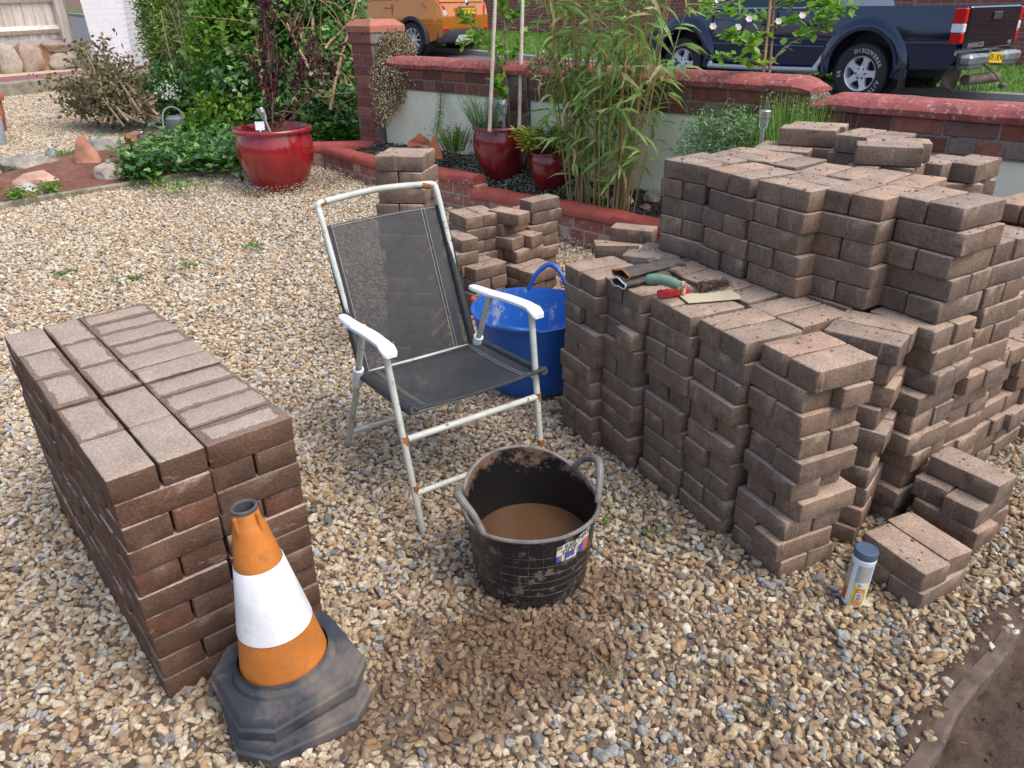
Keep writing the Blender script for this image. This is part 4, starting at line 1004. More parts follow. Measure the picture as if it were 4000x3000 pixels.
part('stitching', M_THR, lambda mb: [mb.tube([backf(a, t/30)+Vector((0, -.0042, 0)) for t in range(31)], .0009, 4) for a in (.05, .84, .865)]+[mb.tube([backf(t/30, 1-.012)+Vector((0, -.003, 0)) for t in range(31)], .0008, 4)], bp)
part('side_hem', M_HEM, lambda mb: [mb.tube([seatf(e, t/12)+Vector((0, 0, -.004)) for t in range(13)], .014, 10) for e in (0, 1)]+[mb.tube([seatf(t/12, 0) for t in range(13)], .005, 8), mb.tube([seatf(t/12, 1) for t in range(13)], .005, 8)], sp_)
part('stitching', M_THR, lambda mb: [mb.tube([seatf(a, t/30)+Vector((0, 0, .0035)) for t in range(31)], .0009, 4) for a in (.10, .12, .87, .89)], sp_)

# ------------------------------------------------------------------ flexible tubs
def tub(name, loc, rz, rb, rt, hz, m, m_in, label, handle_m=None, dip=.03, ell=(1, 1), tilt=0.0, n=72, hh=(.085, .085), ribs=True, hw=.42):
    root = empty(name, loc, label, 'tub', rz=rz)
    def rim(an):      # rim height: dips either side of each handle, rises between
        c = abs(math.cos(an)); return hz-dip*c**3+tilt*math.sin(an)
    def pt(an, f, inner=0):
        zr = rim(an); z = .012+(zr-.012)*f; r = rb+(rt-rb)*f**.85-inner
        if f < .06: r -= .012*(1-f/.06)
        return Vector((r*math.cos(an)*ell[0], r*math.sin(an)*ell[1], z))
    mb = MB(); fsz = [0, .02, .06, .15, .3, .45, .6, .75, .88, .96, 1.0]
    o = len(mb.v)
    for f in fsz:
        for j in range(n): mb.v.append(tuple(pt(2*math.pi*j/n, f))); mb.a.append(0)
    for f in fsz[::-1]:
        for j in range(n): mb.v.append(tuple(pt(2*math.pi*j/n, f, .0045)-Vector((0, 0, -.003 if f < .05 else 0)))); mb.a.append(0)
    K = len(fsz)*2
    for i in range(K-1):
        for j in range(n): mb.f.append((o+i*n+j, o+i*n+(j+1) % n, o+(i+1)*n+(j+1) % n, o+(i+1)*n+j)); mb.m.append(0 if i < len(fsz)-1 else 1)
    mb.f += [tuple(o+j for j in range(n))[::-1], tuple(o+(K-1)*n+j for j in range(n))]; mb.m += [0, 1]
    body = mb.build('body', [m, m_in], root, ang=50)
    mb = MB(); mb.tube([pt(2*math.pi*j/48, 1)+Vector((.003*math.cos(2*math.pi*j/48), .003*math.sin(2*math.pi*j/48), 0)) for j in range(49)], .0055, 8); mb.build('rim', handle_m or m, body)
    if ribs:
        mb = MB()
        for f in (.2, .3, .4, .5, .62, .74): mb.tube([pt(2*math.pi*j/48, f)+Vector((0, 0, 0)) for j in range(49)], .0009, 5)
        for k in range(28):
            an = 2*math.pi*k/28; mb.tube([pt(an, .08), pt(an, .5), pt(an, .86)], .0009, 4)
        mb.build('moulded_ribs', simple('rib_scuffs', (.05, .047, .044), .6, nscale=22, var=.5, bmp=.2, spots=((.20, .165, .135), 30, .55)), body)
    for sgn in (0, math.pi):
        mb = MB(); P = []
        for q in range(9):
            t = q/8; an = sgn+(t-.5)*2*hw; b0 = pt(an, 1); s_ = math.sin(t*math.pi); e = Vector((math.cos(sgn), math.sin(sgn), 0))
            P.append(b0+Vector((0, 0, (hh[0] if sgn == 0 else hh[1])*s_**.6))+e*(.022*s_)-(Vector((-math.sin(sgn), math.cos(sgn), 0))*(b0.dot(Vector((-math.sin(sgn), math.cos(sgn), 0)))*.18*s_)))
        P = curve(P, 3); mb.tube(P, [.0085+.003*math.sin(i/(len(P)-1)*math.pi) for i in range(len(P))], 10, flat=1.0); mb.build('handle', handle_m or m, root)
        mb = MB()   # web below the handle
        o = len(mb.v); 
        for q in range(7):
            an = sgn+(q/6-.5)*2*hw; mb.v += [tuple(pt(an, .93)), tuple(pt(an, 1)+Vector((0, 0, .006)))]; mb.a += [0, 0]
        mb.f += [(o+2*i, o+2*i+2, o+2*i+3, o+2*i+1) for i in range(6)]; mb.m += [0]*6
        mb.build('handle_web', m, root)
    return root, pt
M_TUBK = simple('muddy_black_rubber', (.016, .016, .018), .35, nscale=18, var=.4, bmp=.3, bd=.002, spots=((.15, .115, .09), 26, .54))
def tubin():
    m, nt, bs = mat('mud_caked_tub_inside'); tc = node(nt, 'TexCoord').outputs['Object']; n = noi(nt, 14, tc, 8, .75)
    sp = node(nt, 'SeparateXYZ'); lk(nt, tc, sp.inputs[0])
    f = math_(nt, 'ADD', n.outputs[0], math_(nt, 'MULTIPLY', math_(nt, 'SUBTRACT', sp.outputs[2], .22), 2.0)); fr_ = ramp(nt, f, [(.58, 0), (.64, 1)])
    c = mix(nt, fr_, (.010, .010, .011), ramp(nt, n.outputs[0], [(.3, (.10, .055, .03)), (.7, (.19, .115, .07))]))
    lk(nt, c, bs.inputs['Base Color']); lk(nt, math_(nt, 'ADD', .3, math_(nt, 'MULTIPLY', fr_, .55)), bs.inputs['Roughness'])
    bump(nt, bs, math_(nt, 'ADD', n.outputs[0], fr_), .7, .004); return m
M_TUBI = tubin(); M_HND = simple('worn_grey_rubber', (.15, .14, .13), .6, nscale=30, var=.5, bmp=.4, spots=((.22, .18, .15), 22, .55))
tb, tpt = tub('builders_tub', (.045, 1.705, .0), R(22), .150, .178, .285, M_TUBK, M_TUBI, 'dirty black rubber tub holding brown muddy water', M_HND, dip=.035, tilt=.030, hh=(.075, .075))
mb = MB(); mb.lathe([(0.0001, .128), (.08, .128), (.157, .128)], 64); 
m_, nt_, bs_ = mat('muddy_water'); bs_.inputs['Roughness'].default_value = .06; tcw = node(nt_, 'TexCoord').outputs['Object']
lk(nt_, ramp(nt_, noi(nt_, 7, tcw, 3).outputs[0], [(.3, (.085, .045, .024)), (.7, (.11, .06, .032))]), bs_.inputs['Base Color']); bs_.inputs['Specular IOR Level'].default_value = .35; bump(nt_, bs_, noi(nt_, 25, tcw, 2).outputs[0], .04, .002)
ww = mb.build('muddy_water', m_); ww.location = (.045, 1.715, .004); ww.rotation_euler = (0, 0, R(22)); tag(ww, 'brown muddy water standing in the black tub', 'water')
# torn label on the tub
def stick(mb):
    a0, a1 = R(-92), R(-56)
    def P(u, v, off=.0022):
        an = a0+(a1-a0)*u; q = tpt(an, .66+.22*v+.07*u*(v > .3)); return q+Vector((math.cos(an), math.sin(an), 0))*off
    for i in range(14):
        for j in range(8):
            u0, u1, v0, v1 = i/14, (i+1)/14, j/8, (j+1)/8; mi = 0
            if v0 < .30: mi = 1 if (u0 < .10 or .55 < u0 < .78 or (.18 < u0 < .45 and .1 < v0 < .3)) else (2 if u0 > .78 else 0)
            if noise.noise(Vector((i*.55, j*.6, 4))) > .22 or (i == 0 and j > 6) or (j == 7 and 4 < i < 9): mi = 3
            if (j == 7 and 5 < i < 8) or (j == 0 and 7 < i < 10): continue
            o = len(mb.v); mb.v += [tuple(P(u0, v0)), tuple(P(u1, v0)), tuple(P(u1, v1)), tuple(P(u0, v1))]; mb.a += [0]*4; mb.f.append((o, o+1, o+2, o+3)); mb.m.append(mi)
    for ch, u, v in (('R', .26, .78), ('H', .40, .78), ('I', .50, .80), ('N', .66, .82), ('O', .84, .86), ('T', .18, .48), ('I', .27, .47), ('D', .37, .47), ('Y', .50, .47)):
        c = P(u, v, .003); x = P(u+.02, v, .003)-P(u-.02, v, .003); y = P(u, v+.03, .003)-P(u, v-.03, .003)
        text_mb(mb, ch, .022, basis(c, x, y), 4, ext=.0002, bold=.0003)
mS = [simple('label_white', (.62, .58, .52), .6, nscale=60, var=.2, bmp=.1), simple('label_blue', (.06, .08, .38), .6, bmp=0), simple('label_red', (.55, .12, .08), .6, bmp=0), simple('label_mud', (.26, .18, .13), .9, bmp=.3), simple('label_ink', (.10, .12, .11), .6, bmp=0)]
mb = MB(); stick(mb); mb.build('torn_label', mS, tb, smooth=False)
M_BLU = simple('blue_plastic', (.018, .105, .42), .38, nscale=6, var=.12, bmp=.1, spots=((.05, .14, .38), 20, .70))
def bluein():
    m, nt, bs = mat('blue_plastic_splashed'); tc = node(nt, 'TexCoord').outputs['Object']; n = noi(nt, 22, tc, 8, .8); n2 = noi(nt, 5, tc, 3)
    f = ramp(nt, math_(nt, 'ADD', n.outputs[0], math_(nt, 'MULTIPLY', math_(nt, 'SUBTRACT', n2.outputs[0], .5), .9)), [(.54, 0), (.63, .75)])
    lk(nt, mix(nt, f, (.02, .13, .50), (.40, .45, .50)), bs.inputs['Base Color']); bs.inputs['Roughness'].default_value = .45; bump(nt, bs, n.outputs[0], .3, .002); return m
M_BLI = bluein()
b1, _ = tub('blue_tub', (.09, 2.915, .0), R(72), .178, .245, .345, M_BLU, M_BLI, 'blue flexible tub behind the chair, white splashes inside', dip=.01, hh=(.105, .018), ribs=False, hw=.36)
mb = MB(); mb.tube(curve([at(1845, 1165, .33), at(1868, 1190, .31), at(1890, 1230, .26), at(1900, 1250, .2)], 4), [.013]*13, 10)
tag(recenter(mb.build('red_handle', simple('red_plastic', (.55, .06, .035), .4, bmp=.05))), 'red plastic tool handle sticking out of the blue tub', 'tool')

# ------------------------------------------------------------------ white tub of powder / bottle
bt = empty('plastic_canister', (.893, 1.571, .008), 'slim white plastic canister with dark blue lid', 'canister', rz=R(-24)); bt.rotation_euler = (R(1), R(2), R(-24)); bt.scale = (.77, .77, .81)
M_WPL = simple('white_plastic', (.78, .82, .86), .35, bmp=.02, var=.03); M_LID = simple('navy_lid', (.06, .10, .15), .5, bmp=.03, var=.06)
mb = MB(); mb.lathe([(0, .0), (.032, .0), (.0365, .005), (.0375, .012), (.0375, .182), (.039, .186), (.039, .190), (.0375, .193), (.036, .2)], 48); body = mb.build('body', M_WPL, bt)
mb = MB(); mb.lathe([(.0365, .193), (.0385, .194), (.0385, .214), (.0365, .219), (.033, .220), (.0325, .2188), (0, .2188)], 48); mb.build('lid', M_LID, bt, ang=30)
def curved(mb, a0, a1, z0, z1, off, mi, n=10):
    for i in range(n):
        an0 = a0+(a1-a0)*i/n; an1 = a0+(a1-a0)*(i+1)/n; r = .0375+off; o = len(mb.v)
        mb.v += [(r*math.cos(an0), r*math.sin(an0), z0), (r*math.cos(an1), r*math.sin(an1), z0), (r*math.cos(an1), r*math.sin(an1), z1), (r*math.cos(an0), r*math.sin(an0), z1)]; mb.a += [0]*4
        mb.f.append((o, o+1, o+2, o+3)); mb.m.append(mi)
c0 = R(-76)
mb = MB(); curved(mb, c0-.62, c0+.75, .105, .172, .0004, 0); curved(mb, c0-.62, c0+.75, .018, .1048, .0004, 1); curved(mb, c0-.36, c0+.50, .108, .170, .0008, 2); curved(mb, c0-.36, c0+.50, .084, .1075, .0008, 3)
curved(mb, c0-.36, c0+.50, .012, .0838, .0008, 4); curved(mb, c0-.22, c0+.36, .032, .066, .0012, 3)
for k, (z, h) in enumerate(((.0355, .003), (.0405, .002), (.0445, .004), (.0505, .002), (.0555, .0035), (.0612, .0025))): curved(mb, c0-.15, c0+.29, z-h/2, z+h/2, .0015, 5)
for k in range(5): curved(mb, c0-.3, c0+.08-.06*(k % 2), .088+.0032*k, .0895+.0032*k, .0011, 5, 4)
curved(mb, c0+.22, c0+.42, .089, .102, .0011, 5, 4); curved(mb, c0+.24, c0+.40, .0905, .1005, .0013, 3, 4); curved(mb, c0-.1, c0+.22, .0715, .076, .0011, 1, 4)
an = c0-.24; r_c = .0375+.0015; text_mb(mb, '151', .0075, basis((r_c*math.cos(an), r_c*math.sin(an), .019), (-math.sin(an), math.cos(an), 0), (0, 0, 1)), 3, ext=.0002, bold=.0001)
curved(mb, c0-2.0, c0-1.05, .07, .172, .0005, 2); curved(mb, c0-2.0, c0-1.05, .018, .0698, .0005, 6)
mb.build('printed_label', [simple('label_sky', (.22, .42, .55), .4, bmp=0), simple('label_yellow', (.62, .60, .16), .4, bmp=0), simple('label_beige', (.42, .40, .33), .4, bmp=0), simple('label_paper', (.78, .80, .82), .4, bmp=0), simple('label_orange', (.60, .24, .05), .4, bmp=0), simple('label_black', (.05, .06, .09), .4, bmp=0), simple('label_rust', (.42, .13, .03), .4, bmp=0)], body, smooth=False)

# ------------------------------------------------------------------ gloves, trowel, brush on the pavers
ZT = .64
def T(sx, sy, z=0.0): return at(sx, sy, ZT+z)
M_GLV = simple('grey_brown_work_glove', (.085, .075, .07), .85, nscale=25, var=.35, bmp=.5, bd=.002, spots=((.22, .12, .06), 16, .6))
def glove(pts_c, wc, label, m_cuff, hand, seed, z0):
    """flattened cuff tube that runs into a palm and four fingers and a thumb"""
    root = empty('work_glove', T(*pts_c[0], z0), label, 'glove', 'pair of work gloves'); inv = Matrix.Translation(-root.location)
    P = [T(x, y, z0+.012) for x, y in pts_c]; n = 20; mb = MB(); o = 0
    Q = curve(P, 5); K = len(Q)
    for i, p in enumerate(Q):
        t = (Q[min(i+1, K-1)]-Q[max(i-1, 0)]).normalized(); sd_ = t.cross(Vector((0, 0, 1))).normalized(); f = i/(K-1)
        w_ = wc*(1-.22*f); hgt = .013*(1-.2*f)
        for j in range(n):
            an = 2*math.pi*j/n; wob = .006*(1-f)*math.sin(an*2+seed)
            mb.v.append(tuple(p+sd_*math.cos(an)*w_+Vector((0, 0, math.sin(an)*hgt+wob*math.cos(an*2)+.004*noise.noise(p*30))))); mb.a.append(0)
    for i in range(K-1):
        for j in range(n): mb.f.append((i*n+j, i*n+(j+1) % n, (i+1)*n+(j+1) % n, (i+1)*n+j)); mb.m.append(0)
    mb.f.append(tuple((K-1)*n+j for j in range(n))); mb.m.append(0)
    e = Q[-1]; t = (Q[-1]-Q[-3]).normalized(); sd_ = t.cross(Vector((0, 0, 1))).normalized()
    for k in range(4):
        off = (-.75+.5*k)*wc*.74; l = (.055, .066, .070, .056)[k]; b = e+sd_*off
        mb.tube(curve([b-t*.012, b+t*l*.45+sd_*off*.25+Vector((0, 0, .007)), b+t*l+sd_*off*.5+Vector((0, 0, -.003))], 3), [.0105, .011, .0105, .010, .0098, .009, .006], 8)
    b = Q[K*2//3]+sd_*wc*.8*hand; mb.tube(curve([b, b+t*.03+sd_*.018*hand, b+t*.055+sd_*.016*hand], 3), [.011, .011, .010, .0105, .0098, .009, .006], 8)
    o_ = recalc(mb.build('hand', M_GLV, root, ang=60)); o_.matrix_parent_inverse = inv
    mb = MB(); mb.tube([Vector(mb2) for mb2 in [o_.data.vertices[j].co for j in list(range(n))+[0]]], .0028, 6); c_ = mb.build('cuff_edge', m_cuff, root); c_.matrix_parent_inverse = inv
glove([(2415, 1105), (2480, 1092), (2540, 1078)], .040, 'lower glove with white edged open cuff', simple('white_piping', (.55, .55, .56), .7), 1, 1.0, .0)
glove([(2425, 1075), (2520, 1050), (2600, 1032)], .040, 'upper crumpled glove with orange edged cuff', simple('orange_piping', (.42, .15, .03), .7), -1, 2.2, .022)
# trowel
tr_o = T(2650, 1165); trw = empty('trowel', tr_o, 'pointing trowel with worn green handle and cream blade', 'trowel'); inv = Matrix.Translation(-trw.location)
bl = [T(2655, 1155, .004), T(2690, 1183, .004), T(2895, 1166, .004), T(2885, 1150, .004), T(2850, 1128, .004), T(2720, 1120, .004)]
mb = MB(); mb.add(bl+[p-Vector((0, 0, .0018)) for p in bl], [tuple(range(6)), tuple(range(6, 12))[::-1]]+[(i, (i+1) % 6, 6+(i+1) % 6, 6+i) for i in range(6)]); o = recalc(mb.build('blade', simple('cream_blade', (.52, .48, .34), .5, nscale=9, var=.12, bmp=.15, spots=((.16, .11, .07), 12, .62)), trw, smooth=False)); o.matrix_parent_inverse = inv
h0 = T(2668, 1150, .006); h1 = h0+Vector((0, 0, .035)); hd = (T(2530, 1085, .05)-T(2660, 1120, .05)); 
mb = MB(); mb.tube(curve([h0, h1, T(2652, 1118, .052)], 4), [.007]*8+[.010], 10); o = mb.build('neck', simple('dried_mortar_neck', (.40, .32, .22), .9, nscale=80, var=.4, bmp=.8), trw); o.matrix_parent_inverse = inv
mb = MB(); mb.tube(curve([T(2656, 1118, .052), T(2610, 1098, .058), T(2560, 1090, .056), T(2526, 1092, .050)], 5), [.0125, .014, .0155, .0165, .0165, .016, .016, .016, .0165, .0165, .0165, .0165, .0165, .016, .015, .012], 14); o = mb.build('handle', simple('worn_green_handle', (.13, .24, .17), .6, nscale=20, var=.25, bmp=.2, spots=((.38, .28, .16), 24, .6)), trw); o.matrix_parent_inverse = inv
# brush
br = empty('hand_brush', T(2600, 1145), 'small wire brush with red plastic handle, caked in soil', 'brush'); inv = Matrix.Translation(-br.location)
a, b = T(2572, 1150, .012), T(2690, 1132, .012); d = (b-a); M = basis(a, d, Vector((0, 0, 1)).cross(d)); L_ = d.length
mb = MB(); n = 14
for i in range(n): x0, x1 = L_*i/n, L_*(i+1)/n; mb.box((0, 0, 0), (x1-x0+.0002, .026+.0015*math.sin(i*1.9), .022+.002*math.sin(i*1.9)), M=M @ Matrix.Translation(((x0+x1)/2, 0, 0)), bev=.004)
o = recalc(mb.build('handle', simple('red_brush_plastic', (.60, .045, .045), .4, bmp=.05), br)); o.matrix_parent_inverse = inv
mb = MB(); c, e = T(2688, 1132, .016), T(2830, 1108, .022)
mb.tube([c, c.lerp(e, .28)], .0035, 6); mb.tube([c+Vector((0, .012, 0)), c.lerp(e, .28)+Vector((0, .008, 0))], .0035, 6); o = mb.build('shank', simple('dull_metal', (.12, .12, .13), .5, metal=.6), br); o.matrix_parent_inverse = inv
mb = MB(); r = random.Random(5); dd = e-c
for i in range(420):
    f = r.uniform(.25, 1); p = c+dd*f+Vector((r.uniform(-.012, .012), r.uniform(-.012, .012), r.uniform(-.006, .012))); q = p+Vector((r.uniform(-.01, .02), r.uniform(-.012, .012), r.uniform(-.012, .012))); mb.tube([p, q], .0011, 4, a=r.random())
o = mb.build('bristles', leafmat('soiled_bristle', [(.03, .03, .03), (.06, .045, .035), (.17, .11, .07)], .9, 0), br); o.matrix_parent_inverse = inv
mb = MB()
for i in range(40):
    f = r.uniform(.25, .62); p = c+dd*f+Vector((r.uniform(-.012, .012), r.uniform(-.012, .012), r.uniform(-.004, .012))); s = r.uniform(.003, .008); mb.lathe([(0, -s), (s*.8, -s*.4), (s, .2*s), (0, s)], 5, M=Matrix.Translation(p) @ Matrix.Rotation(r.random()*6, 4, 'X'))
o = mb.build('soil_clod', M_DIG, br); o.matrix_parent_inverse = inv

# ------------------------------------------------------------------ foliage tools
NR = np.random.default_rng(21)
TPL = {
 'oval': ([(0, 0, 0), (.22, .34, .03), (.55, .5, .04), (.85, .25, 0), (1, 0, -.05), (.85, -.25, 0), (.55, -.5, .04), (.22, -.34, .03), (.3, 0, -.04), (.65, 0, -.05)],
          [(0, 8, 1), (1, 8, 9, 2), (2, 9, 3), (3, 9, 4), (4, 9, 5), (5, 9, 6), (6, 9, 8, 7), (7, 8, 0)]),
 'lance': ([(0, 0, 0), (.25, .5, .0), (.6, .38, -.10), (1, 0, -.42), (.6, -.38, -.10), (.25, -.5, .0), (.28, 0, -.03), (.62, 0, -.13)],
          [(0, 6, 1), (1, 6, 7, 2), (2, 7, 3), (3, 7, 4), (4, 7, 6, 5), (5, 6, 0)]),
 'ivy': ([(0, 0, 0), (-.05, .42, .0), (.25, .62, .02), (.38, .30, .03), (.62, .36, 0), (.70, .17, .02), (1, 0, -.06), (.70, -.17, .02), (.62, -.36, 0), (.38, -.30, .03), (.25, -.62, .02), (-.05, -.42, .0), (.35, 0, -.04)],
          [(0, 12, 1), (1, 12, 3, 2), (3, 12, 5, 4), (5, 12, 6), (6, 12, 7), (7, 12, 9, 8), (9, 12, 11, 10), (11, 12, 0)]),
 'tri': ([(0, 0, 0), (.5, .35, .05), (1, 0, 0), (.5, -.35, .05)], [(0, 2, 1), (0, 3, 2)]),
}
def leaves(P, D, Nn, L, W, kind='oval', A=None):
    P = np.asarray(P, float); n = len(P); D = np.asarray(D, float); D /= np.linalg.norm(D, axis=1)[:, None]+1e-9
    Nn = np.asarray(Nn, float); S = np.cross(Nn, D); S /= np.linalg.norm(S, axis=1)[:, None]+1e-9; U = np.cross(D, S)
    T, Fc = TPL[kind]; T = np.array(T); L = np.broadcast_to(L, n); W = np.broadcast_to(W, n)
    V = P[:, None, :]+D[:, None, :]*(T[None, :, 0:1]*L[:, None, None])+S[:, None, :]*(T[None, :, 1:2]*W[:, None, None])+U[:, None, :]*(T[None, :, 2:3]*L[:, None, None])
    k = len(T); F = [tuple(i*k+q for q in f) for i in range(n) for f in Fc]
    A = NR.random(n) if A is None else np.asarray(A); return V.reshape(-1, 3), F, np.repeat(A, k)
def join(parts):
    V = []; F = []; A = []; o = 0
    for v, f, a in parts: V.append(v); F += [tuple(i+o for i in q) for q in f]; A.append(a); o += len(v)
    return np.concatenate(V), F, np.concatenate(A)
def leafobj(name, data, m, parent=None):
    o = stuffmesh(name, *data, m)
    if parent: o.parent = parent; o.matrix_parent_inverse = Matrix.Translation(-Vector(parent.location))
    return o
def pmesh(name, mb, m, parent, **k):
    o = mb.build(name, m, parent, **k); o.matrix_parent_inverse = Matrix.Translation(-Vector(parent.location)); return o
def crown(c, rad, n, L, W, kind='oval', seed=0, shell=.45, clump=14, droop=.0, lo=0, asym=None, vr=(0, 1), up=.5):
    r = np.random.default_rng(seed); c = np.array(c, float); rad = np.array(rad, float); nc = max(1, n//clump)
    d = r.normal(size=(nc, 3)); d /= np.linalg.norm(d, axis=1)[:, None]; rr = shell+(1-shell)*r.random(nc)**.6
    lump = np.array([1+.28*noise.noise(Vector(x*2.2)+Vector((seed, 0, 0))) for x in d]); C = c+d*rad*(rr*lump)[:, None]
    P = np.repeat(C, clump, 0)[:n] if nc*clump >= n else np.repeat(C, clump, 0); m = len(P)
    P = P+r.normal(size=(m, 3))*np.array(rad)*.10+r.normal(size=(m, 3))*L*.4
    out = (P-c)/rad; out /= np.linalg.norm(out, axis=1)[:, None]+1e-9
    D = out*.6+r.normal(size=(m, 3))*.7; D[:, 2] -= droop; Nn = out*.6+r.normal(size=(m, 3))*.35+np.array([0, 0, up])
    A = vr[0]+(vr[1]-vr[0])*np.clip(np.repeat(r.random(nc), clump)[:m]*.55+r.random(m)*.45, 0, 1)
    k = P[:, 2] > lo
    return leaves(P[k], D[k], Nn[k], L*(.6+.7*r.random(k.sum())), W*(.6+.7*r.random(k.sum())), kind, A[k])
def branchy(mb, p, d, L, r0, depth, rnd, spread=.6, seg=4, tips=None, up=.15, a=.5):
    p = Vector(p); d = Vector(d).normalized(); pts = [p]
    for i in range(seg):
        d = (d+Vector((rnd.gauss(0, .12), rnd.gauss(0, .12), rnd.gauss(0, .1)+up*.3))).normalized(); pts.append(pts[-1]+d*L/seg)
    mb.tube(pts, [r0*(1-.45*i/seg) for i in range(seg+1)], 6 if r0 > .004 else 4, a=a)
    if tips is not None: tips += [(pts[i], d.copy()) for i in range(1, seg+1)]
    if depth:
        for k in range(rnd.choice((2, 3))):
            q = pts[rnd.randint(2, seg)]; dd = (d+Vector((rnd.gauss(0, spread), rnd.gauss(0, spread), rnd.gauss(0, spread*.6)+up))).normalized()
            branchy(mb, q, dd, L*rnd.uniform(.5, .8), r0*.55, depth-1, rnd, spread, seg, tips, up, a)
M_BARKT = simple('brown_bark', (.16, .11, .075), .9, nscale=40, var=.4, bmp=.6, bd=.003)
M_TWIG = simple('pale_twig', (.34, .26, .17), .9, nscale=40, var=.3, bmp=.3)
M_L_IVY = leafmat('ivy_leaf', [(.02, .065, .016), (.045, .13, .028), (.09, .23, .04), (.20, .38, .07)], .33, .15, .6)
M_L_BR = leafmat('bright_leaf', [(.07, .16, .02), (.13, .27, .03), (.22, .38, .05)], .5, .35)
M_L_YG = leafmat('yellow_green_leaf', [(.07, .16, .02), (.14, .28, .03), (.27, .38, .06)], .5, .3)
M_L_DK = leafmat('grey_dark_foliage', [(.03, .045, .03), (.05, .07, .045), (.09, .10, .07)], .7, .15)
M_L_PUR = leafmat('dark_purple_leaf', [(.035, .006, .014), (.07, .012, .022), (.13, .02, .03)], .5, .2)
M_L_DEAD = leafmat('dry_leaf', [(.11, .085, .045), (.20, .16, .09), (.30, .26, .15), (.12, .14, .06)], .8, .15)
M_L_BAM = leafmat('bamboo_leaf', [(.13, .26, .05), (.21, .37, .09), (.30, .46, .15), (.55, .48, .26)], .5, .35)
M_CANE = leafmat('bamboo_cane', [(.32, .20, .08), (.42, .29, .13), (.25, .26, .08)], .6, 0)
M_L_APP = leafmat('apple_leaf', [(.10, .24, .03), (.17, .36, .05), (.26, .45, .08)], .45, .35)
M_L_LAV = leafmat('lavender_stem', [(.10, .20, .08), (.16, .29, .12), (.24, .36, .16)], .6, .15)
M_L_VAR = leafmat('variegated_leaf', [(.10, .24, .04), (.24, .38, .05), (.60, .58, .10)], .4, .25)
M_PETW = leafmat('white_pink_petal', [(.75, .62, .66), (.85, .80, .82)], .6, .3)
M_PETL = leafmat('lilac_petal', [(.50, .36, .60), (.72, .58, .78), (.80, .70, .85)], .6, .3)
M_L_AUB = leafmat('aubrieta_leaf', [(.16, .04, .03), (.20, .13, .03), (.26, .25, .05), (.16, .22, .05)], .6, .2)
# ------------------------------------------------------------------ glazed pots
def potmat(name, c1, c2):
    m, nt, bs = mat(name); tc = node(nt, 'TexCoord').outputs['Object']; n = noi(nt, 7, tc, 5, .6)
    mp = node(nt, 'Mapping'); mp.inputs['Scale'].default_value = (22, 22, 2.2); lk(nt, tc, mp.inputs[0]); s = noi(nt, 1, mp.outputs[0], 4, .6)
    c = ramp(nt, s.outputs[0], [(.3, c1), (.65, c2)]); lk(nt, c, bs.inputs['Base Color']); bs.inputs['Roughness'].default_value = .16; bs.inputs['Coat Weight'].default_value = .6; bs.inputs['Coat Roughness'].default_value = .04
    bump(nt, bs, n.outputs[0], .12, .01); return m
M_POT = potmat('red_glaze', (.20, .008, .012), (.34, .016, .02)); M_COMP = soilmat('potting_compost', (.04, .025, .018), (.08, .055, .04), (.14, .10, .075), 30)
M_POT2 = potmat('deep_red_glaze', (.13, .008, .014), (.22, .014, .02))
def pot(name, p, R_, H, label, m=M_POT, grp='red glazed garden pots'):
    root = empty(name, p, label, 'plant pot', grp); mb = MB()
    pr = [(.0, 0), (.60, 0), (.63, .02), (.80, .22), (.93, .45), (.985, .65), (.96, .82), (.90, .90), (.895, .915), (.985, .93), (1.0, .955), (.99, .985), (.95, 1.0), (.90, .99), (.87, .93), (.86, .88)]
    mb.lathe([(r*R_, z*H) for r, z in pr], 56); mb.build('glazed_body', m, root, ang=50)
    mb = MB(); n = 24; mb.lathe([(0.0001, .885*H), (.3*R_, .893*H), (.6*R_, .882*H), (.87*R_, .888*H)], 40)
    for i, v in enumerate(mb.v): mb.v[i] = (v[0], v[1], v[2]+.012*noise.noise(Vector(v)*25))
    mb.build('compost', M_COMP, root); return root, Vector(p)+Vector((0, 0, .885*H))
PB1 = Vector(G(1098, 735)); PB1.z = gz(PB1.x, PB1.y)
pot1, c1 = pot('glazed_pot', PB1, .278, .435, 'largest glossy red pot, out on the gravel left of the low wall')
P2 = Vector(B(1960, 682))-Vector((0, 0, .01))
pot2, c2 = pot('glazed_pot', P2, .192, .335, 'middle-sized dark red pot holding canes and young apple tree', M_POT2)
P3 = Vector(B(2146, 733))-Vector((0, 0, .01))
pot3, c3 = pot('glazed_pot', P3, .13, .24, 'smallest dark red pot with the yellow-green shrub', M_POT2)
print('pots', PB1, P2, P3)
def solar(p, label, h=.33, tilt=(0, 0)):
    root = empty('solar_light', p, label, 'garden light', 'small solar stake lights'); root.rotation_euler = (tilt[0], tilt[1], 0)
    mb = MB(); mb.lathe([(.0, 0), (.010, .0), (.010, h*.62), (0, h*.62)], 14); mb.build('stake', simple('steel', (.55, .56, .57), .3, metal=.8, bmp=0), root)
    mb = MB(); mb.lathe([(.011, h*.60), (.013, h*.63), (.021, h*.68), (.023, h*.86), (.0, h*.86)], 20)
    m, nt, bs = mat('clear_lens'); bs.inputs['Base Color'].default_value = (.78, .86, .84, 1); bs.inputs['Transmission Weight'].default_value = .8; bs.inputs['Roughness'].default_value = .12; mb.build('lens', m, root)
    mb = MB(); mb.lathe([(.026, h*.86), (.029, h*.862), (.029, h*.985), (.027, h), (0, h)], 24); mb.build('cap', simple('brushed_steel', (.6, .6, .61), .25, metal=.85, bmp=.05), root, ang=30)
    return root
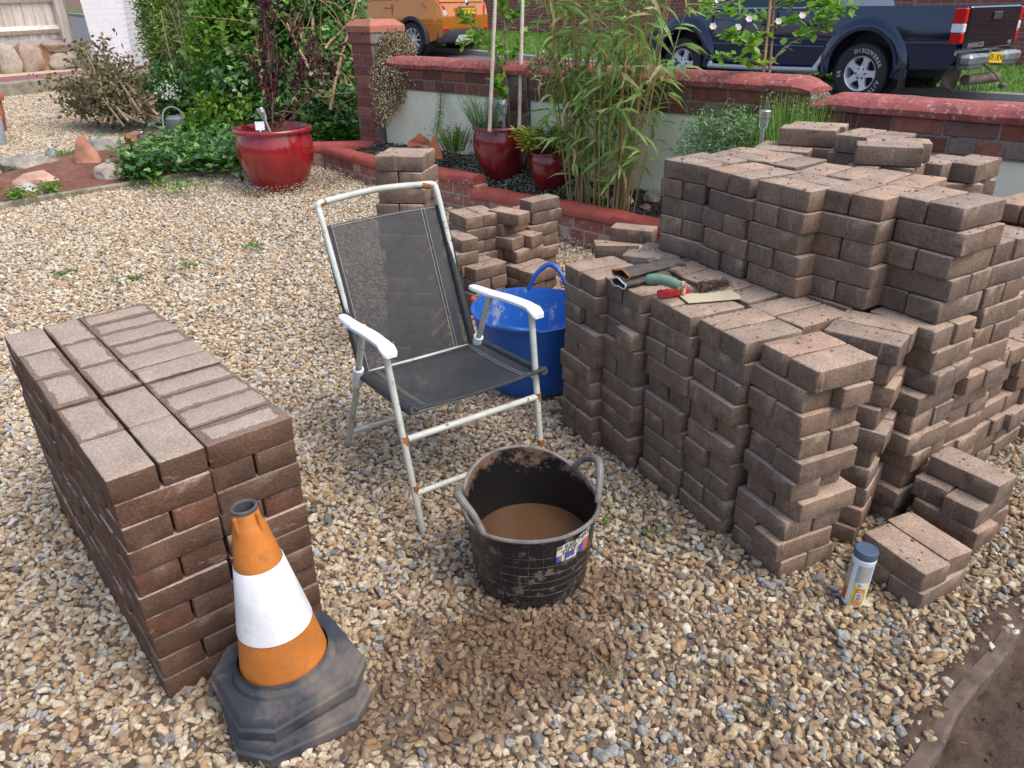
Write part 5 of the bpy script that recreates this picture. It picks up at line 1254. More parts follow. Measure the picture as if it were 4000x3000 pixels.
# tree in the big pot
def dtree(root_name, p, label, cat, m_bark, m_leaf, stems, seed, leafL, leafW, nl, kind='oval', depth=2, spread=.45, up=.2, cl=.03, vr=(0, 1)):
    root = empty(root_name, p, label, cat); r = random.Random(seed); mb = MB(); tips = []
    for (d, L, r0) in stems: branchy(mb, p, d, L, r0, depth, r, spread, 4, tips, up)
    pmesh('branches', mb, m_bark, root)
    rr = np.random.default_rng(seed); idx = rr.integers(0, len(tips), nl)
    P = np.array([tips[i][0] for i in idx])+rr.normal(size=(nl, 3))*cl; D = np.array([tips[i][1] for i in idx])*.5+rr.normal(size=(nl, 3))*.7; Nn = rr.normal(size=(nl, 3))*.5+np.array([0, 0, 1])
    leafobj('foliage', leaves(P, D, Nn, leafL*(.6+.6*rr.random(nl)), leafW*(.6+.6*rr.random(nl)), kind), m_leaf, root); return root
dtree('purple_shrub', tuple(c1+Vector((.0, 0, -.02))), 'small dark purple leaved tree growing in the largest red pot', 'shrub', M_BARKT, M_L_PUR,
      [((.05, 0, 1), .36, .012), ((-.22, .1, 1), .34, .008), ((.35, .1, 1), .46, .008), ((0, .2, 1), .50, .008), ((.22, -.1, 1), .52, .007), ((.75, .1, .9), .42, .006)], 4, .036, .018, 1700, 'oval', 2, .36, .3, .022)
solar(tuple(c1+Vector((.01, -.05, -.03))), 'tilted solar stake light in the largest red pot', .22, (0, -.28))
mb = MB(); M = Matrix.Translation(c1+Vector((-.05, -.12, .07))) @ Matrix.Rotation(R(12), 4, 'Z') @ Matrix.Rotation(R(75), 4, 'X'); mb.box((0, 0, 0), (.062, .058, .002), M=M, bev=.0008); mb.box((0, 0, 0), (.008, .10, .002), M=M @ Matrix.Translation((0, -.075, 0)))
tag(recenter(mb.build('plant_tag', simple('white_tag', (.75, .76, .80), .5, bmp=0), smooth=False)), 'white plastic plant tag stuck in the largest red pot', 'plant tag')
# lavender in pot 2
def tuft(name, p, rad, h, n, m, label, cat, seed, lean=.6, wd=.004, group=None, root=None):
    r = np.random.default_rng(seed); th = r.random(n)*6.283; q = rad*np.sqrt(r.random(n)); pts = [(p[0]+a*math.cos(t), p[1]+a*math.sin(t), p[2]) for a, t in zip(q, th)]
    V, F, A = blades(pts, h, seed, wd, lean=lean); o = leafobj(name, (V, F, A), m, root)
    if not root: tag(recenter(o), label, cat, group)
    return o
def stemmy(name, p, rad, h, n, m, label, cat, seed, leafL=.03, per=9, lean=.35, wdl=.3, kind='tri', root=None):
    r = np.random.default_rng(seed); parts = []; mb = MB()
    for i in range(n):
        t = r.random()*6.283; q = rad*math.sqrt(r.random())*.5; b = np.array([p[0]+q*math.cos(t), p[1]+q*math.sin(t), p[2]]); hh = h*(.6+.5*r.random()); l = lean*r.random()+.15
        e = b+np.array([math.cos(t)*hh*l, math.sin(t)*hh*l, hh]); mb.tube([b, (b+e)/2+np.array([0, 0, hh*.06]), e], [.0022, .0018, .001], 4, a=.3)
        f = np.linspace(.25, 1, per); P = b+(e-b)*f[:, None]; a2 = r.random(per)*6.283; D = np.stack([np.cos(a2), np.sin(a2), .8+0*a2], 1); parts.append(leaves(P, D, np.tile([0, 0, 1.], (per, 1))+r.normal(size=(per, 3))*.3, leafL*(.7+.6*r.random(per)), leafL*wdl, kind))
    rt = root or empty(name, p, label, cat); pmesh('stems', mb, m, rt); leafobj('foliage', join(parts), m, rt); return rt
stemmy('lavender', tuple(c2+Vector((-.095, -.03, 0))), .15, .21, 75, M_L_LAV, 'upright grey-green lavender in the middle-sized pot', 'lavender', 3, .028, 14, .5, .14)
def apple(p, stem, brs, label, seed, nl, leafL=.045, leafW=.026, extra_up=.1, flowers=0, r0=.010):
    root = empty('apple_tree', p, label, 'young tree', 'young apple trees'); r = random.Random(seed); mb = MB(); mb.tube(curve(stem, 5), [r0*(1-.5*i/(len(stem)*5-4)) for i in range(len(stem)*5-4)], 8); pmesh('trunk', mb, M_BARKT, root)
    mb = MB(); P = []; D = []
    for br in brs:
        Q = curve(br, 5); mb.tube(Q, [r0*.42*(1-.6*i/len(Q)) for i in range(len(Q))], 6)
        for i in range(nl):
            k = int((r.random()**.7)*(len(Q)-2))+1; t = (Q[k]-Q[k-1]).normalized(); base = Q[k]+Vector((r.gauss(0, .012), r.gauss(0, .012), r.gauss(.006, .012)))
            P.append(base); D.append(t*.5+Vector((r.gauss(0, .8), r.gauss(0, .8), r.gauss(.0, .6))))
    pmesh('branches', mb, M_BARKT, root); n = len(P); rr = np.random.default_rng(seed)
    leafobj('foliage', leaves(P, D, rr.normal(size=(n, 3))*.35+np.array([0, 0, 1]), leafL*(.6+.6*rr.random(n)), leafW*(.6+.6*rr.random(n))*1.15, 'oval'), M_L_APP, root)
    if flowers:
        PP = []; DD = []
        for br in flowers:
            for k in range(6): an = k*1.05; PP.append(Vector(br)); DD.append(Vector((math.cos(an), math.sin(an)*.5-.3, math.sin(an)*.8+.2)))
        leafobj('blossom', leaves(PP, DD, np.tile([0, -1., .3], (len(PP), 1)), .021, .018, 'oval'), M_PETW, root)
    return root
c2b = c2+Vector((.06, .02, 0)); k2 = 4.75
def Dd(x, y, k): return dp(x, y, k)
apple(tuple(c2b), [c2b, Dd(1985, 400, 5.05), Dd(1978, 300, 5.05), Dd(1975, 200, 5.05), Dd(1972, 60, 5.05), Dd(1990, -120, 5.05)],
  [[Dd(1978, 300, 5.05), Dd(1940, 220, 5.0), Dd(1870, 150, 4.9), Dd(1800, 190, 4.8)], [Dd(1975, 250, 5.05), Dd(1930, 170, 5), Dd(1830, 90, 4.9), Dd(1790, 60, 4.85)], [Dd(1978, 280, 5.05), Dd(2020, 200, 5.1), Dd(2070, 110, 5.1)], [Dd(1974, 120, 5.05), Dd(2010, 60, 5.1), Dd(2060, 20, 5.1)], [Dd(1973, 80, 5.05), Dd(1960, 20, 5), Dd(1990, -60, 5)], [Dd(1985, 430, 5.05), Dd(1950, 350, 5.0), Dd(1930, 300, 5.0)]],
  'young apple tree rising from the middle-sized dark red pot', 5, 52, .062, .034)
for (x0, y0, x1, y1, kk), lb in (((1912, 515, 1937, -60, 4.85), 'left of the two pale canes in the middle-sized pot'), ((2028, 500, 2043, -60, 4.98), 'right of the two pale canes in the middle-sized pot')):
    a = dp(x0, y0, kk); b = dp(x1, y1, kk); mb = MB(); n = 12; mb.tube([a.lerp(b, i/n) for i in range(n+1)], [.0115+(.0015 if i % 3 == 0 else 0) for i in range(n+1)], 8)
    tag(recenter(mb.build('bamboo_cane', simple('grey_cane', (.46, .40, .33), .8, nscale=20, var=.2, bmp=.3))), lb, 'cane', 'pale support canes')
solar(tuple(c2+Vector((.02, -.07, -.05))), 'solar stake light in the middle-sized pot with canes', .25)
# variegated shrub in pot 3
def pot3plant():
    root = empty('variegated_shrub', tuple(c3), 'yellow and green variegated shrub in the smallest red pot', 'shrub'); r = random.Random(6); mb = MB(); P = []; D = []; A = []
    for k in range(30):
        an = r.random()*6.283; hh = r.uniform(.08, .19); ln = r.uniform(.04, .20); e = c3+Vector((math.cos(an)*ln-.03, math.sin(an)*ln, hh)); mb.tube(curve([c3, c3.lerp(e, .5)+Vector((0, 0, .02)), e], 3), .0028, 5)
        yl = .75 if (math.cos(an) < .1) else .3
        for q in range(17): aa = q*2.4; P.append(e-Vector((0, 0, .003*q))); D.append(Vector((math.cos(aa), math.sin(aa), .55-.05*q))); A.append(min(1, max(0, yl+r.gauss(0, .2))))
    pmesh('stems', mb, M_BARKT, root); n = len(P); leafobj('foliage', leaves(P, D, np.tile([0, 0, 1.], (n, 1)), .052*(.7+.5*NR.random(n)), .021, 'oval', A), M_L_VAR, root)
pot3plant()
# ------------------------------------------------------------------ bamboo clump
def bamboo():
    base = Vector((.54, 4.60, 0)); base.z = bz(.54, 4.6); root = empty('bamboo', tuple(base), 'tall leafy bamboo clump with straw coloured canes in the bed', 'bamboo'); r = random.Random(12); mb = MB(); P = []; D = []; A = []; Ls = []
    for k in range(50):
        an = r.random()*6.283; q = math.sqrt(r.random()); bx, by = base.x+math.cos(an)*.20*q*WD.x*1.3, base.y+math.cos(an)*.20*q*WD.y*1.3+math.sin(an)*.05; b = Vector((bx, by, bz(bx, by)-.02)); H = r.uniform(.7, 1.75)
        d = Vector((math.cos(an)*.13*WD.x+r.gauss(0, .05), math.cos(an)*.13*WD.y+r.gauss(-.01, .04), 1)); n = 9; pts = [b]
        for i in range(n): d = d+Vector((r.gauss(0, .018), r.gauss(0, .018), 0)); pts.append(pts[-1]+d*H/n)
        a_ = r.random(); mb.tube(pts, [(.0052 if r.random() < .7 else .007)*(1-.6*i/n) for i in range(n+1)], 5, a=a_)
        for i in range(2 if r.random() < .35 else 4, n+1):
            for s in range(r.choice((1, 1, 2, 2))):
                t = r.random()*6.283; bd = Vector((math.cos(t), math.sin(t), r.uniform(.2, 1.0))).normalized(); L = r.uniform(.05, .15); e = pts[i]+bd*L; mb.tube([pts[i], e], [.0016, .0009], 3, a=a_)
                for q2 in range(r.choice((2, 2, 3))):
                    f = r.uniform(.45, 1); P.append(pts[i].lerp(e, f)); D.append(bd*.7+Vector((r.gauss(0, .6), r.gauss(0, .6), r.gauss(-.35, .4)))); A.append(r.random()*.78 if r.random() < .88 else 1.0); Ls.append(r.uniform(.09, .175))
    pmesh('canes', mb, M_CANE, root); n = len(P); Ls = np.array(Ls)
    leafobj('foliage', leaves(P, D, NR.normal(size=(n, 3))*.45+np.array([0, -.2, 1]), Ls, Ls*.155, 'lance', A), M_L_BAM, root)
bamboo()
g_ = 'flints and pebbles at the foot of the bamboo'
for i, (sx, sy, s, cc, lb) in enumerate(((2295, 765, (.12, .08, .10), (.50, .44, .33), 'tall cream flint at the foot of the bamboo'), (2345, 775, (.11, .08, .07), (.42, .35, .22), 'yellowish flint between two cream flints'), (2400, 800, (.09, .07, .07), (.36, .29, .22), 'tan block flint in front of bamboo canes'), (2445, 800, (.10, .07, .09), (.55, .58, .60), 'white chipped flint right of the tan block'), (2240, 790, (.07, .06, .05), (.07, .085, .10), 'dark rounded pebble left of the cream flint'), (2250, 765, (.12, .08, .05), (.30, .23, .20), 'flat pinkish stone behind the dark pebble'), (2545, 778, (.12, .09, .09), (.28, .24, .19), 'large brown boulder beside the tall stacks'), (2525, 815, (.06, .05, .05), (.30, .17, .12), 'small round reddish pebble by the brown boulder'), (2440, 745, (.08, .06, .08), (.45, .38, .26), 'pointed ochre flint among the bamboo canes'), (2365, 815, (.05, .04, .04), (.20, .19, .17), 'little grey pebble before the tan block'))):
    p = B(sx, sy); rock('bed_stone', (p.x, p.y, p.z-.01), s, cc, lb, g_, 30+i, .5 if i in (0, 3) else 0, cat='stone')
# ------------------------------------------------------------------ tree and herbs on the right
z3 = Vector((1.30, 3.95, 0)); kq = 4.05
Db = lambda x, y, k=4.12: dp(x, y, k)
st = [Db(2990, 560), Db(2995, 400), Db(3010, 230), Db(3020, 60), Db(3030, -120)]
apple(tuple(st[0]-Vector((0, 0, .35))), [st[0]-Vector((0, 0, .35))]+st,
  [[Db(2998, 270), Db(2950, 240, 4.05), Db(2880, 232, 4.0), Db(2775, 220, 3.95)], [Db(3005, 250), Db(2960, 200), Db(2900, 160, 4.0), Db(2830, 130, 3.95)], [Db(3015, 90), Db(2960, 65), Db(2880, 55, 4.0), Db(2790, 58, 3.95), Db(2730, 40, 3.95)], [Db(3008, 255), Db(3060, 190), Db(3130, 150, 4.1), Db(3200, 120, 4.1), Db(3260, 60, 4.1)], [Db(3014, 110), Db(3080, 85), Db(3160, 80, 4.1), Db(3230, 90, 4.1)], [Db(3022, 30), Db(3070, 10), Db(3150, -10, 4.1)], [Db(3022, 10), Db(2950, -20), Db(2800, 20, 4.0), Db(2740, 10)], [Db(3000, 160), Db(2960, 140), Db(2930, 190, 4.0)], [Db(3200, 120, 4.1), Db(3230, 60, 4.05), Db(3340, 30, 4.0)], [Db(3150, 30), Db(3220, 20), Db(3300, 10)]],
  'young apple tree with pink-white blossom before the front wall', 8, 42, .052, .034, flowers=[Db(2882, 108, 3.97), Db(2925, 75, 3.97), Db(3133, 62, 4.05), Db(2785, 105, 3.9), Db(3040, 85, 4.05)], r0=.0115)
mb = MB(); a, b = Db(2960, 560, 4.08)-Vector((0, 0, .3)), Db(3016, -60, 4.08); mb.tube([a.lerp(b, i/10) for i in range(11)], .0085, 8)
tag(recenter(mb.build('tree_stake', simple('brown_stake', (.30, .18, .11), .85, nscale=30, var=.25, bmp=.4))), 'brown wooden stake tied to the blossoming apple tree', 'stake')
solar(tuple(Db(2965, 625, 3.66)), 'solar stake light beside the herb clump', .225)
hc = Db(2830, 560, 3.98)
root = empty('herb_clump', tuple(hc-Vector((0, 0, .2))), 'bushy pale green herb clump left of the tall stacks', 'herb'); 
leafobj('foliage', join([crown(tuple(hc), (.24, .20, .17), 4200, .026, .008, 'lance', 41, .3, 12, .0, up=.3), crown(tuple(hc+Vector((.10, -.05, .03))), (.18, .16, .14), 2000, .024, .008, 'lance', 42, .3, 12)]), M_L_LAV, root)
mb = MB(); r = random.Random(3)
for i in range(60): b = hc+Vector((r.gauss(0, .08), r.gauss(0, .06), -.2)); mb.tube([b, b+Vector((r.gauss(0, .08), r.gauss(0, .06), r.uniform(.2, .36)))], .0018, 4)
pmesh('stems', mb, M_L_LAV, root)
gp = Db(3090, 540, 3.80); pts = [(gp.x+random.gauss(0, .11)*WD.x*1.5, gp.y+random.gauss(0, .09)*WD.y*1.2, gp.z-.22) for _ in range(700)]
V, F, A = blades(pts, .40, 77, .0042, lean=.3); tag(recenter(leafobj('crocosmia_clump', (V, F, A), leafmat('blade_leaf', [(.10, .22, .04), (.17, .33, .06), (.27, .42, .12)], .5, .3))), 'clump of upright green blades behind the blossoming tree', 'grass clump')
def draped(name, cx, depth_pts, n, label, seed, hang, m=M_L_AUB, fl=.16, ls=.017):
    r = np.random.default_rng(seed); P = []
    for (x, y, rx, ry, k, w_) in depth_pts:
        m_ = int(n*w_); 
        for _ in range(m_):
            a = r.normal(); b = r.normal()
            if a*a+b*b > 4: continue
            P.append(dp(x+a*rx*.5, y+b*ry*.5, k+r.normal()*.03))
    P = np.array(P); q = len(P); root = empty(name, tuple(P.mean(0)), label, 'trailing plant', 'wall plants with tiny lilac flowers')
    D = r.normal(size=(q, 3)); D[:, 2] -= .2; leafobj('foliage', leaves(P, D, r.normal(size=(q, 3))+np.array([0, -.6, .6]), ls*(.6+.8*r.random(q)), ls*.7, 'tri'), m, root)
    k = r.random(q) < fl; Q = P[k]+r.normal(size=(k.sum(), 3))*.008-np.array([0, .02, 0]); D = r.normal(size=(k.sum(), 3)); leafobj('flowers', leaves(Q, D, r.normal(size=(k.sum(), 3))*.3+np.array([0, -1, .4]), .011*(.6+.6*r.random(k.sum())), .012, 'tri'), M_PETL, root)
draped('draping_plant', 0, [(1545, 200, 85, 90, 5.86, .40), (1520, 320, 75, 130, 5.84, .38), (1505, 420, 50, 80, 5.84, .12), (1590, 290, 70, 60, 5.75, .07)], 13000, 'large bronze-leaved plant with lilac flowers draped over the tall pier', 51, 0)
draped('draping_plant', 0, [(2140, 265, 85, 70, 4.88, 1)], 1800, 'small lilac flowered tuft on the wall above flush pier', 52, 0)
draped('draping_plant', 0, [(3110, 380, 130, 60, 3.93, .6), (3200, 430, 110, 60, 3.84, .4)], 1500, 'lilac flowered trailing plant behind the blossoming tree', 53, 0, fl=.3)
# ground cover, spikes and shards in the bed
def ground_cover(name, spots, n, m, label, cat, seed, ls, hgt=.02, kind='oval', zf=None, fl=None):
    r = np.random.default_rng(seed); P = []
    for (x, y, sx, sy) in spots:
        for _ in range(n//len(spots)):
            q = (B if zf is None else zf)(x+r.normal()*sx, y+r.normal()*sy); P.append(Vector(q)+Vector((0, 0, r.random()*hgt)))
    P = np.array(P); q = len(P); D = r.normal(size=(q, 3)); D[:, 2] = np.abs(D[:, 2])*.5; o = leafobj(name, leaves(P, D, r.normal(size=(q, 3))*.4+np.array([0, -.2, 1]), ls*(.6+.8*r.random(q)), ls*.75, kind), m); tag(o, label, cat, kind='stuff')
    if fl:
        k = r.random(q) < fl; Q = P[k]+np.array([0, -.005, .012]); kk = k.sum(); o = leafobj('tiny_flowers', leaves(Q, r.normal(size=(kk, 3)), np.tile([0, -.7, 1.], (kk, 1)), .010, .010, 'tri'), M_PETL); tag(o, 'tiny lilac flowers scattered over the ground cover', 'flowers', kind='stuff')
ground_cover('ground_cover', [(1900, 690, 60, 20), (1990, 715, 60, 18), (2080, 735, 70, 18), (2170, 750, 60, 14), (1870, 650, 40, 25)], 3600, leafmat('cover_leaf', [(.05, .10, .03), (.09, .17, .05), (.14, .24, .08)], .5, .2), 'low leafy ground cover round the feet of the pots', 'ground cover', 61, .014, .03, fl=.22)
stemmy('spiky_plant', tuple(dp(1775, 590, 5.35)), .14, .16, 60, M_L_BR, 'bright green feathery plant left of the middle-sized pot', 'plant', 63, .024, 14, .5, .16)
sp0 = dp(1702, 535, 5.5)
def spike():
    root = empty('leafy_spike', tuple(sp0), 'single tall leafy spike in front of the cream wall', 'plant'); mb = MB(); e = dp(1722, 345, 5.5); Q = curve([sp0, sp0.lerp(e, .5)+Vector((.012, 0, 0)), e], 12); mb.tube(Q, [.005*(1-.6*i/len(Q)) for i in range(len(Q))], 6); pmesh('stem', mb, M_L_LAV, root); P = []; D = []
    for i in range(110):
        f = .18+.82*i/110; p = Q[min(len(Q)-1, int(f*(len(Q)-1)))]; an = i*2.4; P.append(p); D.append(Vector((math.cos(an), math.sin(an), -.15+.9*f**3)))
    leafobj('foliage', leaves(P, D, np.tile([0, 0, 1.], (110, 1)), .052*np.linspace(1, .75, 110), .013, 'lance'), leafmat('spike_leaf', [(.06, .17, .04), (.10, .25, .06)], .5, .25), root)
spike()
ground_cover('ground_cover', [(1770, 560, 45, 25)], 700, M_L_AUB, 'bronze trailing leaves by the cream wall foot', 'ground cover', 66, .012, .06, zf=lambda x, y: dp(x, y, 5.4), fl=.2)
M_TER = simple('terracotta', (.42, .15, .08), .85, nscale=15, var=.2, bmp=.3)
for i, (x, y, k, s, lb, rt) in enumerate(((1640, 550, 5.6, (.17, .012, .09), 'curved terracotta pot shard lying by the cream wall', .3), (1690, 585, 5.3, (.12, .014, .15), 'upright pointed terracotta shard behind the tall stack', -.3), (1715, 590, 5.35, (.06, .012, .12), 'narrow terracotta shard leaning at right of the others', .9))):
    p = dp(x, y, k); mb = MB(); n = 6; pts = [(-.5, 0), (.5, 0), (.46, .35), (.22, .70), (.02, 1), (-.25, .62), (-.46, .4)]
    for zz in (0, 1):
        for (a, b) in pts: mb.v.append((a*s[0], s[1]*zz+.35*(a*s[0])**2/s[0], b*s[2])); mb.a.append(0)
    q = len(pts); mb.f += [tuple(range(q)), tuple(range(q, 2*q))[::-1]]+[(j, q+j, q+(j+1) % q, (j+1) % q) for j in range(q)]; mb.m += [0]*(q+2)
    o = recalc(mb.build('terracotta_shard', M_TER, smooth=False)); o.location = p-Vector((0, 0, s[2]*.4)); o.rotation_euler = (-.15, 0, rt); tag(o, lb, 'pot shard', 'broken terracotta shards')
# small weeds in the gravel
wd = [(260, 1065, 'weed patch on far gravel left of the neat pile top'), (530, 1085, 'low weed on gravel above the neat pile'), (735, 1035, 'small weed on gravel left of the chair'), (985, 960, 'tiny weed on gravel near the chair back'), (2555, 2075, 'flat weed between black tub and pavers'), (2385, 2010, 'sprig beside the black tub handle'), (2790, 2610, 'dry grassy tuft on the bottom gravel'), (2360, 2640, 'thin grassy tuft below the wet patch'), (2975, 2790, 'small dry tuft near the dug edge'), (450, 1090, 'little green weed above the neat pile'), (1030, 2985, 'wisp of green at the bottom beside the cone'), (3600, 1600, 'weed by the right side of stacks'), (830, 600, 'weed near the kerb edging')]
for i, (x, y, lb) in enumerate(wd[:12]):
    p = G(x, y, .012); m_ = M_L_BR if i in (0, 1, 2, 3) else (M_L_IVY if i in (4, 5, 9) else M_L_DEAD)
    if i in (6, 7, 8, 10): tuft('weed', tuple(p), .04, .03, 45, m_, lb, 'weed', 90+i, 1.1, .0016, 'weeds in the gravel')
    else:
        n = 16 if i > 3 else 60; r = np.random.default_rng(i); P = np.tile(np.array(p), (n, 1))+r.normal(size=(n, 3))*np.array([.035, .03, .003]); D = r.normal(size=(n, 3)); D[:, 2] = .25
        tag(recenter(leafobj('weed', leaves(P, D, r.normal(size=(n, 3))*.3+np.array([0, 0, 1]), .022, .012, 'oval'), m_)), lb, 'weed', 'weeds in the gravel')
ground_cover('ground_cover', [(1130, 745, 60, 10), (1260, 715, 45, 22), (1330, 700, 60, 20), (1000, 760, 40, 8)], 1900, M_L_AUB, 'creeping flowered weed at the foot of the largest pot', 'ground cover', 67, .012, .05, zf=lambda x, y: G(x, y, .01), fl=.35)
ground_cover('ground_cover', [(2330, 960, 60, 12), (2250, 945, 30, 10)], 500, M_L_AUB, 'creeping flowered weed along the low wall foot', 'ground cover', 68, .012, .03, zf=lambda x, y: G(x, y, .01), fl=.35)
p = at(3693, 2873, -.06); tag(recenter(leafobj('fallen_leaf', leaves([p, ], [(1, -.5, .1)], [(0.2, 0, 1)], .05, .026, 'oval'), leafmat('yellow_leaf', [(.35, .33, .10), (.40, .36, .12)], .5, .2))), 'single yellow fallen leaf on the dug soil', 'leaf')

# ------------------------------------------------------------------ hedge, ivy and shrubs on the left
def trunks(mb, base, tops, r0, rnd, a=.5):
    for t in tops:
        b = Vector(base)+Vector((rnd.gauss(0, .03), rnd.gauss(0, .03), 0)); m_ = b.lerp(Vector(t), .5)+Vector((rnd.gauss(0, .06), rnd.gauss(0, .06), 0)); mb.tube(curve([b, m_, t], 5), [r0*(1-.6*i/10) for i in range(11)], 7, a=a)
def shrub(name, label, cat, blobs, m, bx, by, tops, seed, bark=M_BARKT, r0=.02, kind='oval'):
    root = empty(name, (bx, by, gz(bx, by)), label, cat); r = random.Random(seed); mb = MB(); trunks(mb, (bx, by, gz(bx, by)), tops, r0, r); pmesh('stems', mb, bark, root)
    leafobj('foliage', join([crown(*bl[:6], seed=seed*7+i, shell=bl[7], clump=bl[8], lo=gz(bx, by)-.05) for i, bl in enumerate(blobs)]), m, root); return root
# yellow-green conifer far left
q = dp(690, 150, 8.6); shrub('conifer', 'yellow-green feathery conifer at the left end of the hedge', 'conifer', [((q.x, q.y, q.z+.2), (.34, .35, 1.0), 20000, .05, .014, 'lance', 0, .6, 26), ((q.x+.1, q.y, q.z-.35), (.36, .35, .6), 12000, .05, .014, 'lance', 0, .6, 26)], leafmat('conifer_spray', [(.07, .14, .02), (.17, .28, .03), (.36, .42, .06)], .6, .2), q.x, q.y, [(q.x, q.y, q.z+.9), (q.x+.1, q.y, q.z+.6)], 1, r0=.035)
q = dp(775, 210, 7.8); shrub('fine_shrub', 'dull grey-green fine-leaved shrub between conifer and ivy', 'shrub', [((q.x, q.y, q.z), (.36, .35, .55), 11000, .022, .006, 'tri', 0, .5, 16), ((q.x+.2, q.y, q.z-.3), (.3, .3, .4), 5000, .022, .006, 'tri', 0, .5, 16)], M_L_DK, q.x, q.y, [(q.x+.3*math.cos(a), q.y, q.z+.4) for a in range(6)], 2, bark=M_TWIG, r0=.012)
def ivyhedge():
    root = empty('ivy_hedge', (dp(1130, 620, 6.9)).to_tuple(), 'tall ivy-covered hedge with bare woody stems behind the largest pot', 'hedge'); parts = []; i = 0
    for (x, y, k, rx, ry, rz2, n) in ((1100, 60, 7.3, .55, .4, .5, 5200), (1290, 330, 6.95, .33, .25, .45, 4200), (1020, 380, 7.1, .5, .35, .45, 4800), (1180, 480, 6.85, .42, .25, .35, 3800), (1340, 480, 6.7, .22, .2, .28, 2200), (1260, 80, 7.1, .38, .3, .45, 3400), (950, 120, 7.5, .4, .4, .5, 3000)):
        p = dp(x, y, k); parts.append(crown(tuple(p), (rx, ry, rz2), n, .052, .050, 'ivy', 200+i, .55, 9, .3, vr=(0, .9) if i not in (1, 5) else (.2, 1))); i += 1
    leafobj('foliage', join(parts), M_L_IVY, root)
    r = random.Random(8); mb = MB()
    for (x0, y0, x1, y1, r0, dk) in ((1230, 560, 1220, 60, .028, 0), (1150, 560, 1180, 120, .024, 0), (1310, 520, 1330, 250, .016, -.1), (1290, 430, 1400, -20, .014, -.35), (1060, 560, 1000, 150, .02, -.1), (1215, 300, 1120, 90, .015, -.3), (1325, 500, 1345, 300, .012, -.2), (1270, 190, 1390, 60, .012, -.4)):
        a, b = dp(x0, y0, 6.75+dk), dp(x1, y1, 6.85+dk); m_ = a.lerp(b, .5)+Vector((r.gauss(0, .06), 0, r.gauss(0, .03))); mb.tube(curve([a, a.lerp(m_, .6)+Vector((r.gauss(0, .03), 0, 0)), m_, b], 5), [r0*(1-.5*i/15) for i in range(16)], 7, a=.5)
        for t in range(5):
            c = a.lerp(b, r.random()); mb.tube(curve([c, c+Vector((r.gauss(0, .12), r.gauss(-.08, .05), r.uniform(.0, .2))), c+Vector((r.gauss(0, .25), r.gauss(-.1, .06), r.uniform(.1, .4)))], 4), [.006*(1-.08*i) for i in range(9)], 5, a=.5)
    pmesh('stems', mb, simple('tan_ivy_stem', (.34, .22, .12), .9, nscale=30, var=.35, bmp=.5), root)
ivyhedge()
q = dp(890, 520, 6.95); shrub('leafy_shrub', 'bright yellow-green leafy shrub low in front of the ivy', 'shrub', [((q.x, q.y, q.z+.02), (.34, .25, .30), 2600, .055, .034, 'oval', 0, .5, 10), ((q.x+.28, q.y, q.z-.02), (.2, .2, .22), 1200, .055, .032, 'oval', 0, .5, 10)], M_L_YG, q.x, q.y, [(q.x+.2*math.cos(a), q.y+.1*math.sin(a), q.z+.15) for a in range(5)], 3, r0=.008)
q = dp(930, 250, 7.3); shrub('leafy_shrub', 'mid-green rounded-leaf shrub above the bright one', 'shrub', [((q.x, q.y, q.z+.1), (.42, .35, .5), 3800, .058, .038, 'oval', 0, .5, 10), ((q.x-.1, q.y-.05, q.z-.4), (.4, .3, .35), 2400, .05, .03, 'oval', 0, .5, 10)], M_L_BR, q.x, q.y, [(q.x+.3*math.cos(a), q.y, q.z+.3) for a in range(5)], 5, r0=.012)
q = dp(690, 340, 7.6); root = shrub('bellflower_clump', 'dark green clump with white bell flowers under the fine shrub', 'flower clump', [((q.x, q.y, q.z-.05), (.38, .3, .24), 1800, .07, .028, 'lance', 0, .4, 10)], M_L_IVY, q.x, q.y, [(q.x+.1*math.cos(a), q.y, q.z) for a in range(5)], 6, r0=.005)
PP = [dp(600+random.random()*105, 315+random.random()*75, 7.32) for _ in range(75)]
leafobj('flowers', leaves(PP, NR.normal(size=(75, 3)), np.tile([0, -1., .3], (75, 1)), .022, .018, 'oval'), leafmat('white_bell', [(.75, .78, .74), (.85, .87, .84)], .6, .2), root)
ground_cover('ivy_cover', [(760, 600, 80, 30), (860, 590, 70, 35), (700, 640, 80, 24), (930, 600, 30, 40), (560, 680, 40, 14), (830, 640, 60, 20)], 5200, M_L_IVY, 'ivy spreading over the soil border left of the largest pot', 'ivy', 301, .05, .16, 'ivy', zf=lambda x, y: G(x, y, .06))
ground_cover('ivy_cover', [(1340, 555, 40, 16), (1270, 560, 50, 14)], 1000, M_L_IVY, 'ivy spilling onto the short end of the low wall', 'ivy', 302, .045, .10, 'ivy', zf=lambda x, y: dp(x, y, 6.55))
ground_cover('border_weeds', [(75, 770, 30, 8), (200, 745, 25, 8), (260, 615, 35, 10), (480, 600, 20, 12), (60, 670, 16, 8), (500, 690, 40, 10), (690, 740, 60, 8)], 1300, M_L_BR, 'small green weeds dotted over the red soil border', 'weeds', 303, .024, .05, 'oval', zf=lambda x, y: G(x, y, .05))
